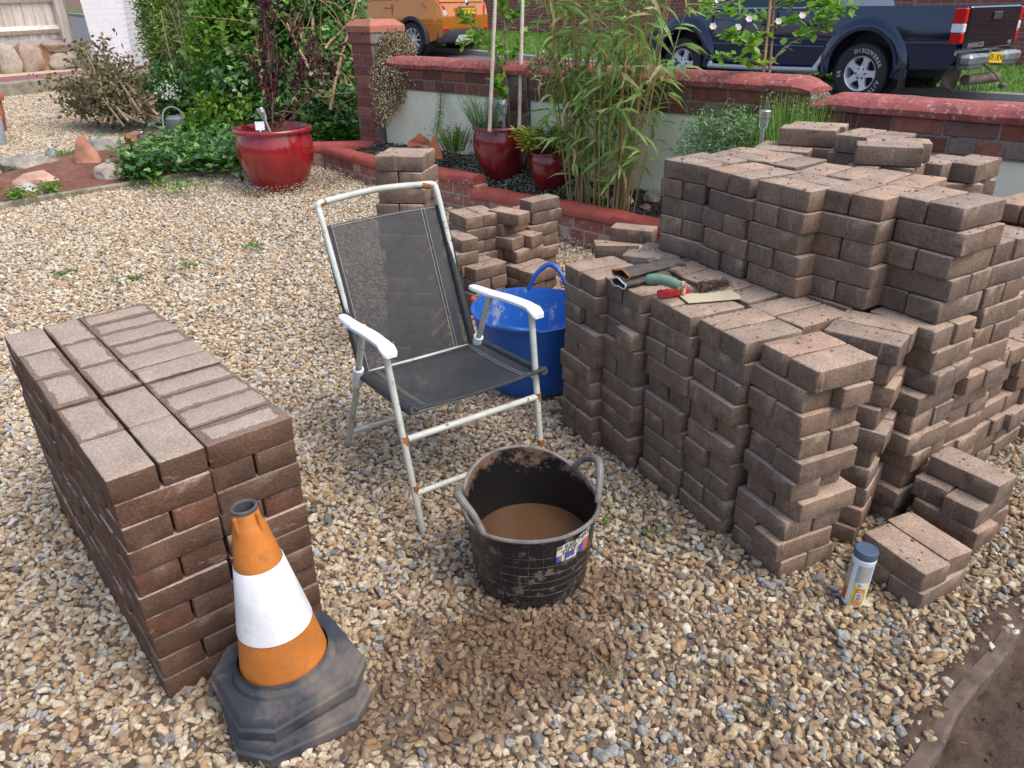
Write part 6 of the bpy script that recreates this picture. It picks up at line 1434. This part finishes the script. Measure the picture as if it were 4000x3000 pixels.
# dead branches heap
def heap():
    b = G(430, 420); root = empty('branch_heap', tuple(b), 'heap of cut dead branches with dry brown leaves on the gravel', 'branch heap'); r = random.Random(17); mb = MB(); tips = []
    ends = [(300, 190), (330, 250), (260, 330), (245, 390), (400, 230), (480, 235), (520, 260), (560, 330), (350, 300), (300, 430), (420, 320), (270, 300), (610, 380), (350, 170), (380, 400), (500, 420)]
    for i, (x, y) in enumerate(ends):
        for q in range(2):
            s = dp(r.choice((620, 560, 480, 420))+r.gauss(0, 15), 470+r.gauss(-10, 14), 7.35+r.gauss(0, .15)); e = dp(x+r.gauss(0, 16), y+r.gauss(0, 14), 7.6+r.gauss(0, .25)); s.z = max(s.z, gz(s.x, s.y)+.02)
            m_ = s.lerp(e, .5)+Vector((r.gauss(0, .05), r.gauss(0, .05), r.gauss(.03, .04))); Q = curve([s, m_, e], 6); mb.tube(Q, [.011*(1-.75*k/12) for k in range(13)], 6, a=.5)
            for k in range(4, 13):
                tips.append(Q[k])
                if r.random() < .75: f = Q[k]+Vector((r.gauss(0, .10), r.gauss(0, .08), r.gauss(0, .07))); mb.tube([Q[k], f], [.003, .0012], 4, a=.5); tips += [f, Q[k].lerp(f, .6)]
    pmesh('branches', mb, M_TWIG, root); rr = np.random.default_rng(4); idx = rr.integers(0, len(tips), 3400); P = np.array([tips[i] for i in idx])+rr.normal(size=(3400, 3))*.035
    P2_ = np.array([dp(r.gauss(400, 75), r.gauss(380, 40), 7.6+r.gauss(0, .15)) for _ in range(1500)]); P = np.concatenate([P, P2_]); P[:, 2] = np.maximum(P[:, 2], .3); n = len(P)
    leafobj('dry_leaves', leaves(P, rr.normal(size=(n, 3)), rr.normal(size=(n, 3)), .045*(.6+.7*rr.random(n)), .03, 'oval'), M_L_DEAD, root)
heap()
# terracotta pot and grey bucket at the far left edge
p = G(-45, 520); root = empty('terracotta_pot', tuple(p), 'large terracotta pot cut by the left picture edge', 'plant pot'); mb = MB(); mb.lathe([(0, 0), (.15, 0), (.165, .02), (.19, .2), (.188, .29), (.215, .30), (.225, .34), (.215, .37), (.195, .37), (.185, .32)], 40); mb.build('body', M_TER, root); mb = MB(); mb.lathe([(.0001, .33), (.1, .335), (.188, .33)], 24); mb.build('compost', M_COMP, root)
p = G(-18, 570); mb = MB(); mb.lathe([(0, 0), (.095, 0), (.102, .01), (.112, .24), (.118, .245), (.112, .25), (.1, .03), (0, .025)], 36); o = mb.build('grey_bucket', simple('pale_blue_grey_metal', (.38, .45, .50), .5, nscale=6, var=.1, bmp=.05)); o.location = p; tag(o, 'pale blue-grey bucket in front of the terracotta pot', 'bucket')
# watering can
p = G(668, 520, .0); root = empty('watering_can', tuple(p), 'grey watering can half hidden in the ivy', 'watering can'); MG = simple('grey_can_plastic', (.15, .175, .17), .45, nscale=10, var=.15, bmp=.05)
o3 = dp(690, 490, 6.9); mb = MB(); mb.lathe([(0, 0), (.085, 0), (.09, .02), (.085, .15), (.06, .17), (.055, .165), (.0, .16)], 28, c=(o3.x, o3.y, o3.z-.09)); pmesh('body', mb, MG, root)
mb = MB(); mb.tube(curve([dp(662, 520, 6.75), dp(620, 500, 6.65), dp(590, 488, 6.55)], 5), .011, 8); mb.tube([dp(592, 489, 6.56), dp(584, 485, 6.53)], .016, 8); pmesh('spout', mb, MG, root)
mb = MB(); mb.tube(curve([dp(640, 510, 6.8), dp(635, 450, 6.8), dp(650, 423, 6.82), dp(680, 420, 6.85), dp(708, 440, 6.88), dp(715, 475, 6.9)], 5), .0085, 8); pmesh('handle', mb, MG, root)
o = solar(tuple(G(565, 585, -.02)), 'stubby clear glass solar lamp by the red rock', .16)

# ------------------------------------------------------------------ vehicles
def paint(name, c, rough=.12):
    m, nt, bs = mat(name); bs.inputs['Base Color'].default_value = (*c, 1); bs.inputs['Roughness'].default_value = rough; bs.inputs['Metallic'].default_value = .35; bs.inputs['Coat Weight'].default_value = 1; bs.inputs['Coat Roughness'].default_value = .03; return m
def plain(name, c, rough=.5, metal=0):
    m, nt, bs = mat(name); bs.inputs['Base Color'].default_value = (*c, 1); bs.inputs['Roughness'].default_value = rough; bs.inputs['Metallic'].default_value = metal; return m
M_BLKP = plain('dark_plastic', (.03, .033, .038), .6); M_GLS = plain('tinted_glass', (.03, .05, .055), .05); M_RUB = simple('tyre_rubber', (.022, .022, .024), .75, nscale=30, var=.3, bmp=.3); M_ALU = plain('silver_alloy', (.74, .76, .80), .3, .45); M_LRED = plain('red_lens', (.55, .015, .02), .12); M_LCL = plain('clear_lens_white', (.75, .75, .78), .15); M_CHR = plain('chrome', (.8, .8, .82), .08, 1.0); M_PLY = plain('plate_yellow', (.85, .55, .02), .4); M_INK = plain('plate_black', (.01, .01, .01), .5)
def profile_body(name, outline, half, mats, parent, shape, cutz, cutx, mi=0):
    """side outline (x,z) pushed through the width, then cut and bulged so that flanks curve"""
    bm = bmesh.new(); n = len(outline); a = [bm.verts.new((x, -half, z)) for x, z in outline]; b = [bm.verts.new((x, half, z)) for x, z in outline]
    bm.faces.new(a); bm.faces.new(b[::-1])
    for i in range(n): bm.faces.new((a[i], b[i], b[(i+1) % n], a[(i+1) % n]))
    for z in cutz: bmesh.ops.bisect_plane(bm, geom=bm.verts[:]+bm.edges[:]+bm.faces[:], plane_co=(0, 0, z), plane_no=(0, 0, 1))
    for x in cutx: bmesh.ops.bisect_plane(bm, geom=bm.verts[:]+bm.edges[:]+bm.faces[:], plane_co=(x, 0, 0), plane_no=(1, 0, 0))
    for v in bm.verts:
        v.co.y *= shape(v.co.x, v.co.z)
    bmesh.ops.recalc_face_normals(bm, faces=bm.faces); me = bpy.data.meshes.new(name); bm.to_mesh(me); bm.free(); me.attributes.new('v', 'FLOAT', 'POINT')
    for m in mats: me.materials.append(m)
    smoothm(me, 32); o = bpy.data.objects.new(name, me); COL.objects.link(o); o.parent = parent; return o
def arch(cx, r, z0, n=14, up=0):   # points of a wheel arch from front to rear, going along +x
    return [(cx+r*math.cos(math.pi-math.pi*i/n), z0+up+r*math.sin(math.pi*i/n)) for i in range(n+1)]
def wheel(parent, x, y, z, r, wd, rim_r, spokes, side, text=None, broad=.3, bolts=6):
    o = bpy.data.objects.new('wheel', None); COL.objects.link(o); o.parent = parent; o.location = (x, y, z); o.rotation_euler = (R(90)*side, 0, 0)
    mb = MB(); h = wd/2; mb.lathe([(rim_r*.98, -h*.8), (rim_r*1.04, -h), (r*.90, -h), (r*.975, -h*.82), (r, -h*.55), (r, h*.55), (r*.975, h*.82), (r*.90, h), (rim_r*1.04, h), (rim_r*.98, h*.8)], 48)
    for k in range(60):
        for s in (-1, 1): M = Matrix.Rotation(2*math.pi*k/60+.03*s, 4, 'Z') @ Matrix.Translation((r*.985, 0, s*h*.55)); mb.box((0, 0, 0), (r*.05, r*.055, h*.55), M=M)
    mb.build('tyre', M_RUB, o)
    if text:
        mt = MB()
        for ti, (tx, st) in enumerate(text):
            for k, ch in enumerate(tx):
                an = R(st)-R(9.5)*k; M = Matrix.Rotation(an, 4, 'Z') @ Matrix.Translation((rim_r*1.04+(r*.90-rim_r*1.04)*.5, 0, h+.001)) @ Matrix.Rotation(R(-90), 4, 'Z'); text_mb(mt, ch, .075, M, ext=.001, bold=.001)
        mt.build('tyre_lettering', plain('white_letter', (.5, .5, .5), .7), o)
    mb = MB(); mb.lathe([(rim_r, -h*.8), (rim_r, h*.8), (rim_r*.97, h*.86), (rim_r*.92, h*.78), (rim_r*.88, h*.5), (rim_r*.86, -h*.6)], 48)
    mb.lathe([(rim_r*.40, h*.45), (rim_r*.36, h*.62), (rim_r*.2, h*.66), (rim_r*.18, h*.76), (0.001, h*.78)], 32)
    for k in range(spokes):
        an = 2*math.pi*k/spokes+.62; M = Matrix.Rotation(an, 4, 'Z'); wi, wo = rim_r*broad, rim_r*broad*.95; x0, x1 = rim_r*.3, rim_r*.93
        mb.add([M @ Vector(v) for v in ((x0, -wi*.55, h*.6), (x1*.75, -wo*.42, h*.66), (x1, -wo*.75, h*.7), (x1, wo*.75, h*.7), (x1*.75, wo*.42, h*.66), (x0, wi*.55, h*.6), (x0, -wi*.55, h*.2), (x1*.75, -wo*.42, h*.3), (x1, -wo*.75, h*.4), (x1, wo*.75, h*.4), (x1*.75, wo*.42, h*.3), (x0, wi*.55, h*.2))],
               [(0, 1, 4, 5), (1, 2, 3, 4), (0, 6, 7, 1), (1, 7, 8, 2), (5, 4, 10, 11), (4, 3, 9, 10)])
    recalc(mb.build('rim', M_ALU, o, ang=30))
    mb = MB(); mb.lathe([(0.001, -h*.2), (rim_r*.86, -h*.2)], 32); 
    for k in range(bolts): an = 2*math.pi*k/bolts; mb.lathe([(0, .0), (rim_r*.05, 0), (rim_r*.05, .012), (0, .012)], 8, c=(rim_r*.29*math.cos(an), rim_r*.29*math.sin(an), h*.62))
    mb.build('hub', plain('dark_hub', (.03, .03, .032), .6), o); return o
def fit(root, x_axis, loc):
    X = Vector((x_axis.x, x_axis.y, x_axis.z)).normalized(); Y = Vector((0, 0, 1)).cross(X).normalized(); Z = X.cross(Y); M = Matrix((X, Y, Z)).transposed().to_4x4(); M.translation = loc; root.matrix_world = M
# pickup: local x forward, y left (towards the garden), z up
wr = dp(3377, 289, 11.05); wf = dp(2680, 248, 13.3)
ax = Vector((wf.x-wr.x, wf.y-wr.y, 0)).normalized(); left = Vector((0, 0, 1)).cross(ax)
rz0 = wr.z-.372
pk = empty('pickup_truck', (0, 0, 0), 'dark blue double-cab pickup truck parked across the front wall', 'pickup truck')
fit(pk, Vector((ax.x, ax.y, (wf.z-.372-rz0)/3.2*.5)), Vector((wr.x, wr.y, rz0))-left*.76)
M_NAVY = paint('navy_paint', (.004, .014, .050)); WB = 3.2
body = [(-1.22, .62), (-1.18, .50), (-.58, .46)]+arch(0, .47, .46, up=.02)[1:-1]+[(.56, .44), (2.68, .42)]+arch(WB, .47, .44, up=.02)[1:-1]+[(3.72, .44), (4.02, .50), (4.06, .72), (4.0, .98), (3.75, 1.06), (2.75, 1.14), (2.6, 1.16), (1.0, 1.18), (.55, 1.22), (.5, 1.25), (-1.25, 1.25)]
def pshape(x, z):
    f = 1-.05*max(0, (abs(z-.86)-.05))/.4*1.0; f *= 1-.05*max(0, (x-3.5)/.6)**2; return f*(1.0 if .5 < z else .985)
profile_body('body', body, .90, [M_NAVY], pk, pshape, (.60, .74, .86, .98, 1.08, 1.16), (-1.0, -.6, .6, 1.2, 1.8, 2.6, 3.5, 3.8))
cab = [(.52, 1.2), (.56, 1.30), (.72, 1.70), (.95, 1.76), (2.05, 1.75), (2.25, 1.68), (2.98, 1.16)]
profile_body('cab', cab, .84, [M_NAVY], pk, lambda x, z: 1-.17*max(0, z-1.2)/.55, (1.3, 1.45, 1.6), (1.0, 1.5, 2.0))
for s in (1, -1):
    for (x0, x1, x2, x3) in ((.80, 1.42, 1.42, .93), (1.52, 2.62, 2.15, 1.52)):
        mb = MB(); 
        def P(x, z, s=s): return (x, s*(.84*(1-.17*max(0, z-1.2)/.55)+.006), z)
        mb.add([P(x0, 1.24), P(x1, 1.24), P(x2, 1.66), P(x3, 1.66)], [(0, 1, 2, 3)]); mb.add([P(x0, 1.235), P(x1, 1.235), P(x1, 1.225), P(x0, 1.225)], [(0, 1, 2, 3)], 1); mb.build('window', [M_GLS, M_CHR], pk, smooth=False)
    # flared arches
    for cx in (0, WB):
        mb = MB(); n = 20
        for i in range(n+1):
            an = math.pi*(-.08+1.16*i/n)
            for (r, yy) in ((.475, .86), (.475, .945), (.52, .955), (.60, .935), (.645, .895), (.645, .86)): mb.v.append((cx+r*math.cos(an), s*yy, .48+r*math.sin(an)*.98)); mb.a.append(0)
        for i in range(n):
            for j in range(5): mb.f.append((i*6+j, i*6+j+1, (i+1)*6+j+1, (i+1)*6+j)); mb.m.append(0)
        recalc(mb.build('arch_flare', M_NAVY, pk))
        mb = MB(); mb.lathe([(.001, -.02), (.47, -.02), (.47, .25)], 32, M=Matrix.Translation((cx, s*.58, .47)) @ Matrix.Rotation(R(-90*s), 4, 'X')); mb.build('wheel_well', M_BLKP, pk)
    mb = MB(); mb.tube(curve([(.62, s*.84, .62), (.70, s*.92, .44), (.80, s*.945, .40), (2.45, s*.945, .38), (2.58, s*.93, .40), (2.66, s*.86, .50)], 5), .038, 12); mb.build('side_step', plain('silver_step', (.45, .48, .52), .3, .5), pk)
    mb = MB(); mb.tube([(.62, s*.908, .72), (2.62, s*.908, .72)], .012, 6, flat=.6); mb.build('door_trim', plain('blue_grey_trim', (.10, .16, .26), .3), pk)
    for x in (1.47, .56, 2.66):
        mb = MB(); mb.box((x, s*.8915, .86), (.012, .012, .66)); mb.build('door_gap', M_BLKP, pk, smooth=False)
    for x in (1.62, 2.2-1.35):
        mb = MB(); mb.box((x, s*.905, 1.02), (.17, .03, .035), bev=.008); mb.box((x, s*.897, 1.02), (.20, .012, .07), mi=1, bev=.004); mb.build('door_handle', [M_NAVY, M_BLKP], pk)
    mb = MB(); mb.box((2.52, s*.99, 1.27), (.12, .22, .16), bev=.04); mb.build('wing_mirror', M_CHR, pk)
    mb = MB()   # tall rear lamp, wraps the corner
    for (z0, z1, mi) in ((.80, .93, 0), (.93, 1.04, 1), (1.04, 1.22, 0)):
        mb.box((-1.20, s*.865, (z0+z1)/2), (.16, .075, z1-z0), mi=mi, bev=.012)
    lamp = mb.build('rear_lamp', [M_LRED, M_LCL], pk)
    mb = MB(); mb.box((-.62+.02, s*.86, .38), (.025, .20, .36), bev=.01); mb.build('mud_flap', M_RUB, pk)
    mb = MB(); mb.box((4.02, s*.68, .82), (.16, .34, .2), bev=.04); mb.build('headlamp', M_LCL, pk)
    for cx, nm in ((0, 0), (WB, 1)):
        wheel(pk, cx, s*.80, .385, .395, .25, .238, 5, -s, [('DISCOVERER', -72), ('A/TS', 160), ('ER', 8)] if nm == 0 and s == 1 else None, .40)
mb = MB(); mb.box((-1.265, 0, .98), (.05, 1.58, .52), bev=.02); tg = mb.build('tailgate', paint('dark_tailgate', (.012, .014, .022)), pk)
mb = MB(); mb.box((-1.30, 0, 1.12), (.03, .26, .10), bev=.01); mb.build('handle', M_BLKP, tg)
mb = MB(); text_mb(mb, 'NAVARA 250', .085, basis((-1.293, .46, .775), (0, -1, 0), (0, 0, 1)), ext=.002, bold=.001); text_mb(mb, '4x4', .07, basis((-1.293, -.62, .775), (0, -1, 0), (0, 0, 1)), ext=.002, bold=.001); mb.build('lettering', plain('badge_grey', (.45, .46, .48), .3, .6), tg)
mb = MB(); mb.box((-1.34, 0, .60), (.17, 1.62, .13), bev=.03); mb.box((-1.30, .55, .58), (.2, .42, .19), bev=.03); mb.box((-1.30, -.55, .58), (.2, .42, .19), bev=.03); bp_ = mb.build('bumper', simple('scuffed_chrome', (.30, .32, .33), .35, metal=.6, nscale=6, var=.5, bmp=.3, spots=((.6, .6, .6), 5, .6)), pk)
mb = MB(); M = Matrix.Translation((-1.435, .08, .61)) @ Matrix.Rotation(R(4), 4, 'X'); mb.box((0, 0, 0), (.012, .42, .125), M=M); text_mb(mb, '05 UKW', .115, M @ basis((-.0075, -.01, 0), (0, -1, 0), (0, 0, 1)), 1, ext=.001, bold=.001); mb.build('number_plate', [M_PLY, M_INK], bp_, smooth=False)
mb = MB(); mb.tube([(-1.25, .45, .34), (-1.35, -.30, .34)], .07, 12); mb.box((-1.05, .38, .38), (.05, .42, .30), M=Matrix.Translation((-1.05, .42, .36)) @ Matrix.Rotation(R(20), 4, 'X'), bev=.01); mb.tube(curve([(-1.30, .1, .52), (-1.42, -.05, .40), (-1.5, -.2, .25)], 4), .012, 6); mb.lathe([(0, -.04), (.05, -.03), (.055, .02), (0, .04)], 12, c=(-1.5, -.22, .24)); mb.build('tow_bar', simple('rusty_steel', (.14, .11, .09), .8, nscale=10, var=.4, bmp=.4), pk)
mb = MB(); mb.tube([(0, -.8, .37), (0, .8, .37)], .05, 8); mb.tube([(WB, -.8, .37), (WB, .8, .37)], .05, 8); mb.box((1.5, 0, .40), (4.6, .9, .12)); mb.build('underbody', M_BLKP, pk)

# orange car
cr_ = dp(1627, 154, 16.9); hd = Vector((-.78, .62, 0)).normalized(); lf = Vector((0, 0, 1)).cross(hd); cz = cr_.z-.345
car = empty('orange_car', (0, 0, 0), 'metallic orange compact car with black lower bumper parked at the roadside', 'car')
fit(car, Vector((hd.x, hd.y, .012)), Vector((cr_.x, cr_.y, cz))-lf*.74)
M_OR = paint('orange_paint', (.58, .20, .025), .15); WB2 = 2.55
ob = [(-.80, .56), (-.72, .40), (-.46, .30)]+arch(0, .39, .30, up=.05)[1:-1]+[(.46, .26), (2.10, .26)]+arch(WB2, .39, .30, up=.05)[1:-1]+[(3.05, .28), (3.30, .36), (3.34, .60), (3.22, .82), (2.75, .98), (2.2, 1.04), (.2, 1.10), (-.62, 1.12), (-.74, 1.02), (-.80, .82)]
def oshape(x, z):
    f = 1-.06*abs(z-.72)/.4-.0*x; f *= 1-.16*max(0, (-x-.35)/.45)**2-.2*max(0, (x-2.7)/.6)**2; return f
profile_body('body', ob, .89, [M_OR], car, oshape, (.42, .54, .66, .74, .84, .95, 1.03), (-.7, -.55, -.35, .5, 1.2, 1.9, 2.7, 2.9, 3.1, 3.25))
oc = [(-.70, 1.08), (-.60, 1.22), (-.38, 1.50), (-.2, 1.60), (.6, 1.66), (1.3, 1.62), (1.65, 1.52), (2.4, 1.03)]
profile_body('cabin', oc, .80, [M_OR], car, lambda x, z: (1-.20*max(0, z-1.08)/.55)*(1-.12*max(0, (-x-.2)/.5)), (1.2, 1.35, 1.5), (-.4, 0, .6, 1.2, 1.8))
for s in (1, -1):
    for (x0, x1, x2, x3) in ((-.42, .55, .55, -.22), (.62, 1.35, 1.35, .62), (1.42, 2.12, 1.62, 1.42)):
        mb = MB()
        def P(x, z, s=s): return (x, s*(.80*(1-.20*max(0, z-1.08)/.55)*(1-.12*max(0, (-x-.2)/.5))+.006), z)
        mb.add([P(x0, 1.12), P(x1, 1.12), P(x2, 1.52), P(x3, 1.50)], [(0, 1, 2, 3)]); mb.build('window', M_GLS, car, smooth=False)
    for cx in (0, WB2):
        mb = MB(); n = 20
        for i in range(n+1):
            an = math.pi*(-.06+1.12*i/n)
            for (r, yy) in ((.385, .84), (.385, .905), (.45, .91), (.465, .885), (.465, .84)): mb.v.append((cx+r*math.cos(an), s*yy, .355+r*math.sin(an)*.99)); mb.a.append(0)
        for i in range(n):
            for j in range(4): mb.f.append((i*5+j, i*5+j+1, (i+1)*5+j+1, (i+1)*5+j)); mb.m.append(0)
        recalc(mb.build('arch_trim', M_BLKP, car)); mb = MB(); mb.lathe([(.001, -.02), (.385, -.02), (.385, .22)], 28, M=Matrix.Translation((cx, s*.60, .35)) @ Matrix.Rotation(R(-90*s), 4, 'X')); mb.build('wheel_well', M_BLKP, car)
        wheel(car, cx, s*.775, .345, .345, .215, .24, 10, -s, None, .10, 5)
    mb = MB(); mb.box((1.28, s*.875, .33), (1.7, .05, .12), bev=.015); mb.build('sill', M_BLKP, car)
    for x in (.57, 1.40):
        mb = MB(); mb.box((x, s*.8735, .74), (.010, .012, .60)); mb.build('door_gap', M_BLKP, car, smooth=False)
        mb = MB(); mb.box((x+.16, s*.895, .97), (.15, .03, .03), bev=.008); mb.build('door_handle', M_OR, car)
    mb = MB(); mb.box((1.95, s*.98, 1.12), (.1, .2, .14), bev=.04); mb.build('wing_mirror', M_BLKP, car)
    mb = MB(); vs = [(-.30, .865, 1.06), (-.70, .73, 1.07), (-.80, .66, .98), (-.815, .60, .82), (-.76, .70, .77), (-.55, .84, .86)]; vi = [(-.32, .82, 1.05), (-.66, .70, 1.05), (-.76, .63, .97), (-.77, .58, .84), (-.72, .66, .80), (-.55, .79, .86)]
    mb.add([(x, s*y, z) for x, y, z in vs+vi], [(0, 1, 2, 3, 4, 5)]+[(i, (i+1) % 6, 6+(i+1) % 6, 6+i) for i in range(6)], 0); mb.add([(x-.012, s*(y+.012), z) for x, y, z in ((-.775, .70, .93), (-.80, .645, .93), (-.81, .60, .84), (-.775, .67, .81))], [(0, 1, 2, 3)], 1); recalc(mb.build('rear_lamp', [M_LRED, M_LCL], car))
    mb = MB(); mb.box((-.79, s*.62, .545), (.05, .26, .055), bev=.012, M=Matrix.Translation((-.785, s*.60, .56)) @ Matrix.Rotation(s*R(12), 4, 'Z')); mb.build('reflector', M_LRED, car)
mb = MB(); n = 14
for i in range(n+1):
    y = -.80+1.6*i/n; xx = -.835+.16*(abs(y)/.80)**3
    for (dx, z) in ((.02, .30), (-.01, .36), (-.012, .50), (.0, .545)): mb.v.append((xx+dx, y, z)); mb.a.append(0)
for i in range(n):
    for j in range(3): mb.f.append((i*4+j, i*4+j+1, (i+1)*4+j+1, (i+1)*4+j)); mb.m.append(0)
bmp_ = recalc(mb.build('lower_bumper', M_BLKP, car)); mb = MB(); mb.prism([(-.42, .30), (.42, .30), (.30, .44), (-.30, .44)], -.862, -.848, M=Matrix(((0, 0, 1, 0), (1, 0, 0, 0), (0, 1, 0, 0), (0, 0, 0, 1)))); mb.build('skid_plate', plain('silver_plastic', (.5, .5, .52), .4, .3), bmp_, smooth=False)
mb = MB(); mb.box((-.815, 0, .90), (.03, .60, .17), bev=.03); mb.box((-.824, 0, .835), (.03, .66, .03), bev=.01); tgt = mb.build('tailgate_recess', M_OR, car)
mb = MB(); mb.box((-.84, 0, 1.0), (.03, .56, .028), bev=.01); mb.build('chrome_bar', M_CHR, tgt)
mb = MB(); mb.lathe([(0, .0), (.05, .0), (.055, .006), (.045, .012), (0, .012)], 24, M=Matrix.Translation((-.842, 0, 1.055)) @ Matrix.Rotation(R(-90), 4, 'Y'), mi=0); mb.tube([(-.858, -.02, 1.085), (-.858, 0, 1.03), (-.858, .02, 1.085)], .004, 5, mi=1); mb.build('badge', [M_CHR, M_BLKP], tgt)
mb = MB(); mb.box((-.842, -.03, .905), (.012, .46, .105)); mb.box((-.8435, .185, .905), (.012, .04, .103), mi=2); text_mb(mb, 'WF68 YHW', .105, basis((-.8485, -.045, .905), (0, -1, 0), (0, 0, 1)), 1, ext=.0008, bold=.0012); mb.build('number_plate', [M_PLY, M_INK, plain('plate_blue', (.03, .15, .5), .4)], tgt, smooth=False)
mb = MB(); mb.box((-.812, -.05, .70), (.02, .14, .03), bev=.006); mb.build('tailgate_handle', plain('dark_orange', (.25, .07, .01), .4), tgt)
mb = MB(); mb.box((1.28, 0, .32), (3.6, 1.2, .14)); mb.build('underbody', M_BLKP, car)
# sliver of a farther white and red vehicle seen through the hedge
p = dp(1345, 60, 24); van = empty('white_van', (p.x, p.y, rz_(p.x, p.y)), 'white vehicle with red rear lamp glimpsed beyond the ivy hedge', 'van', rz=math.atan2(hd.y, hd.x)); inv = Matrix()
mb = MB(); mb.box((.9, 0, .95), (3.2, 1.7, 1.1), bev=.12); mb.box((.7, 0, 1.75), (2.5, 1.5, .6), bev=.2); mb.build('body', paint('white_paint', (.75, .77, .8)), van)
for s in (1, -1):
    mb = MB(); mb.box((-.72, s*.7, 1.15), (.06, .2, .5), bev=.02); mb.build('rear_lamp', M_LRED, van)
    for x in (-.1, 2.0): wheel(van, x, s*.75, .33, .33, .2, .22, 5, -s)
mb = MB(); mb.box((-.71, 0, 1.72), (.04, 1.2, .4), bev=.02); mb.build('rear_window', M_GLS, van)
# dark evergreen beyond the wall at right, and tall hedges of the street
for i, (t, s, w_, h_) in enumerate(((9.5, -15.4, 3.0, 2.2), (13.0, -15.2, 2.6, 2.4))):
    p = wp(t, s); zb = rz_(p.x, p.y); root = empty('evergreen', (p.x, p.y, zb), ('dark evergreen behind the far brick wall, right of the pickup', 'second dark evergreen farther right behind the far wall')[i], 'tree', 'dark evergreens behind the far wall'); mb = MB(); mb.tube([(p.x, p.y, zb), (p.x, p.y, zb+h_)], [.12, .05], 8); pmesh('trunk', mb, M_BARKT, root)
    leafobj('crown', crown((p.x, p.y, zb+h_*.75), (w_*.6, w_*.6, h_*.7), 9000, .12, .07, 'oval', 400+i, .6, 16), leafmat('dark_evergreen_leaf', [(.008, .025, .01), (.02, .05, .02), (.04, .09, .03)], .5, .1), root)
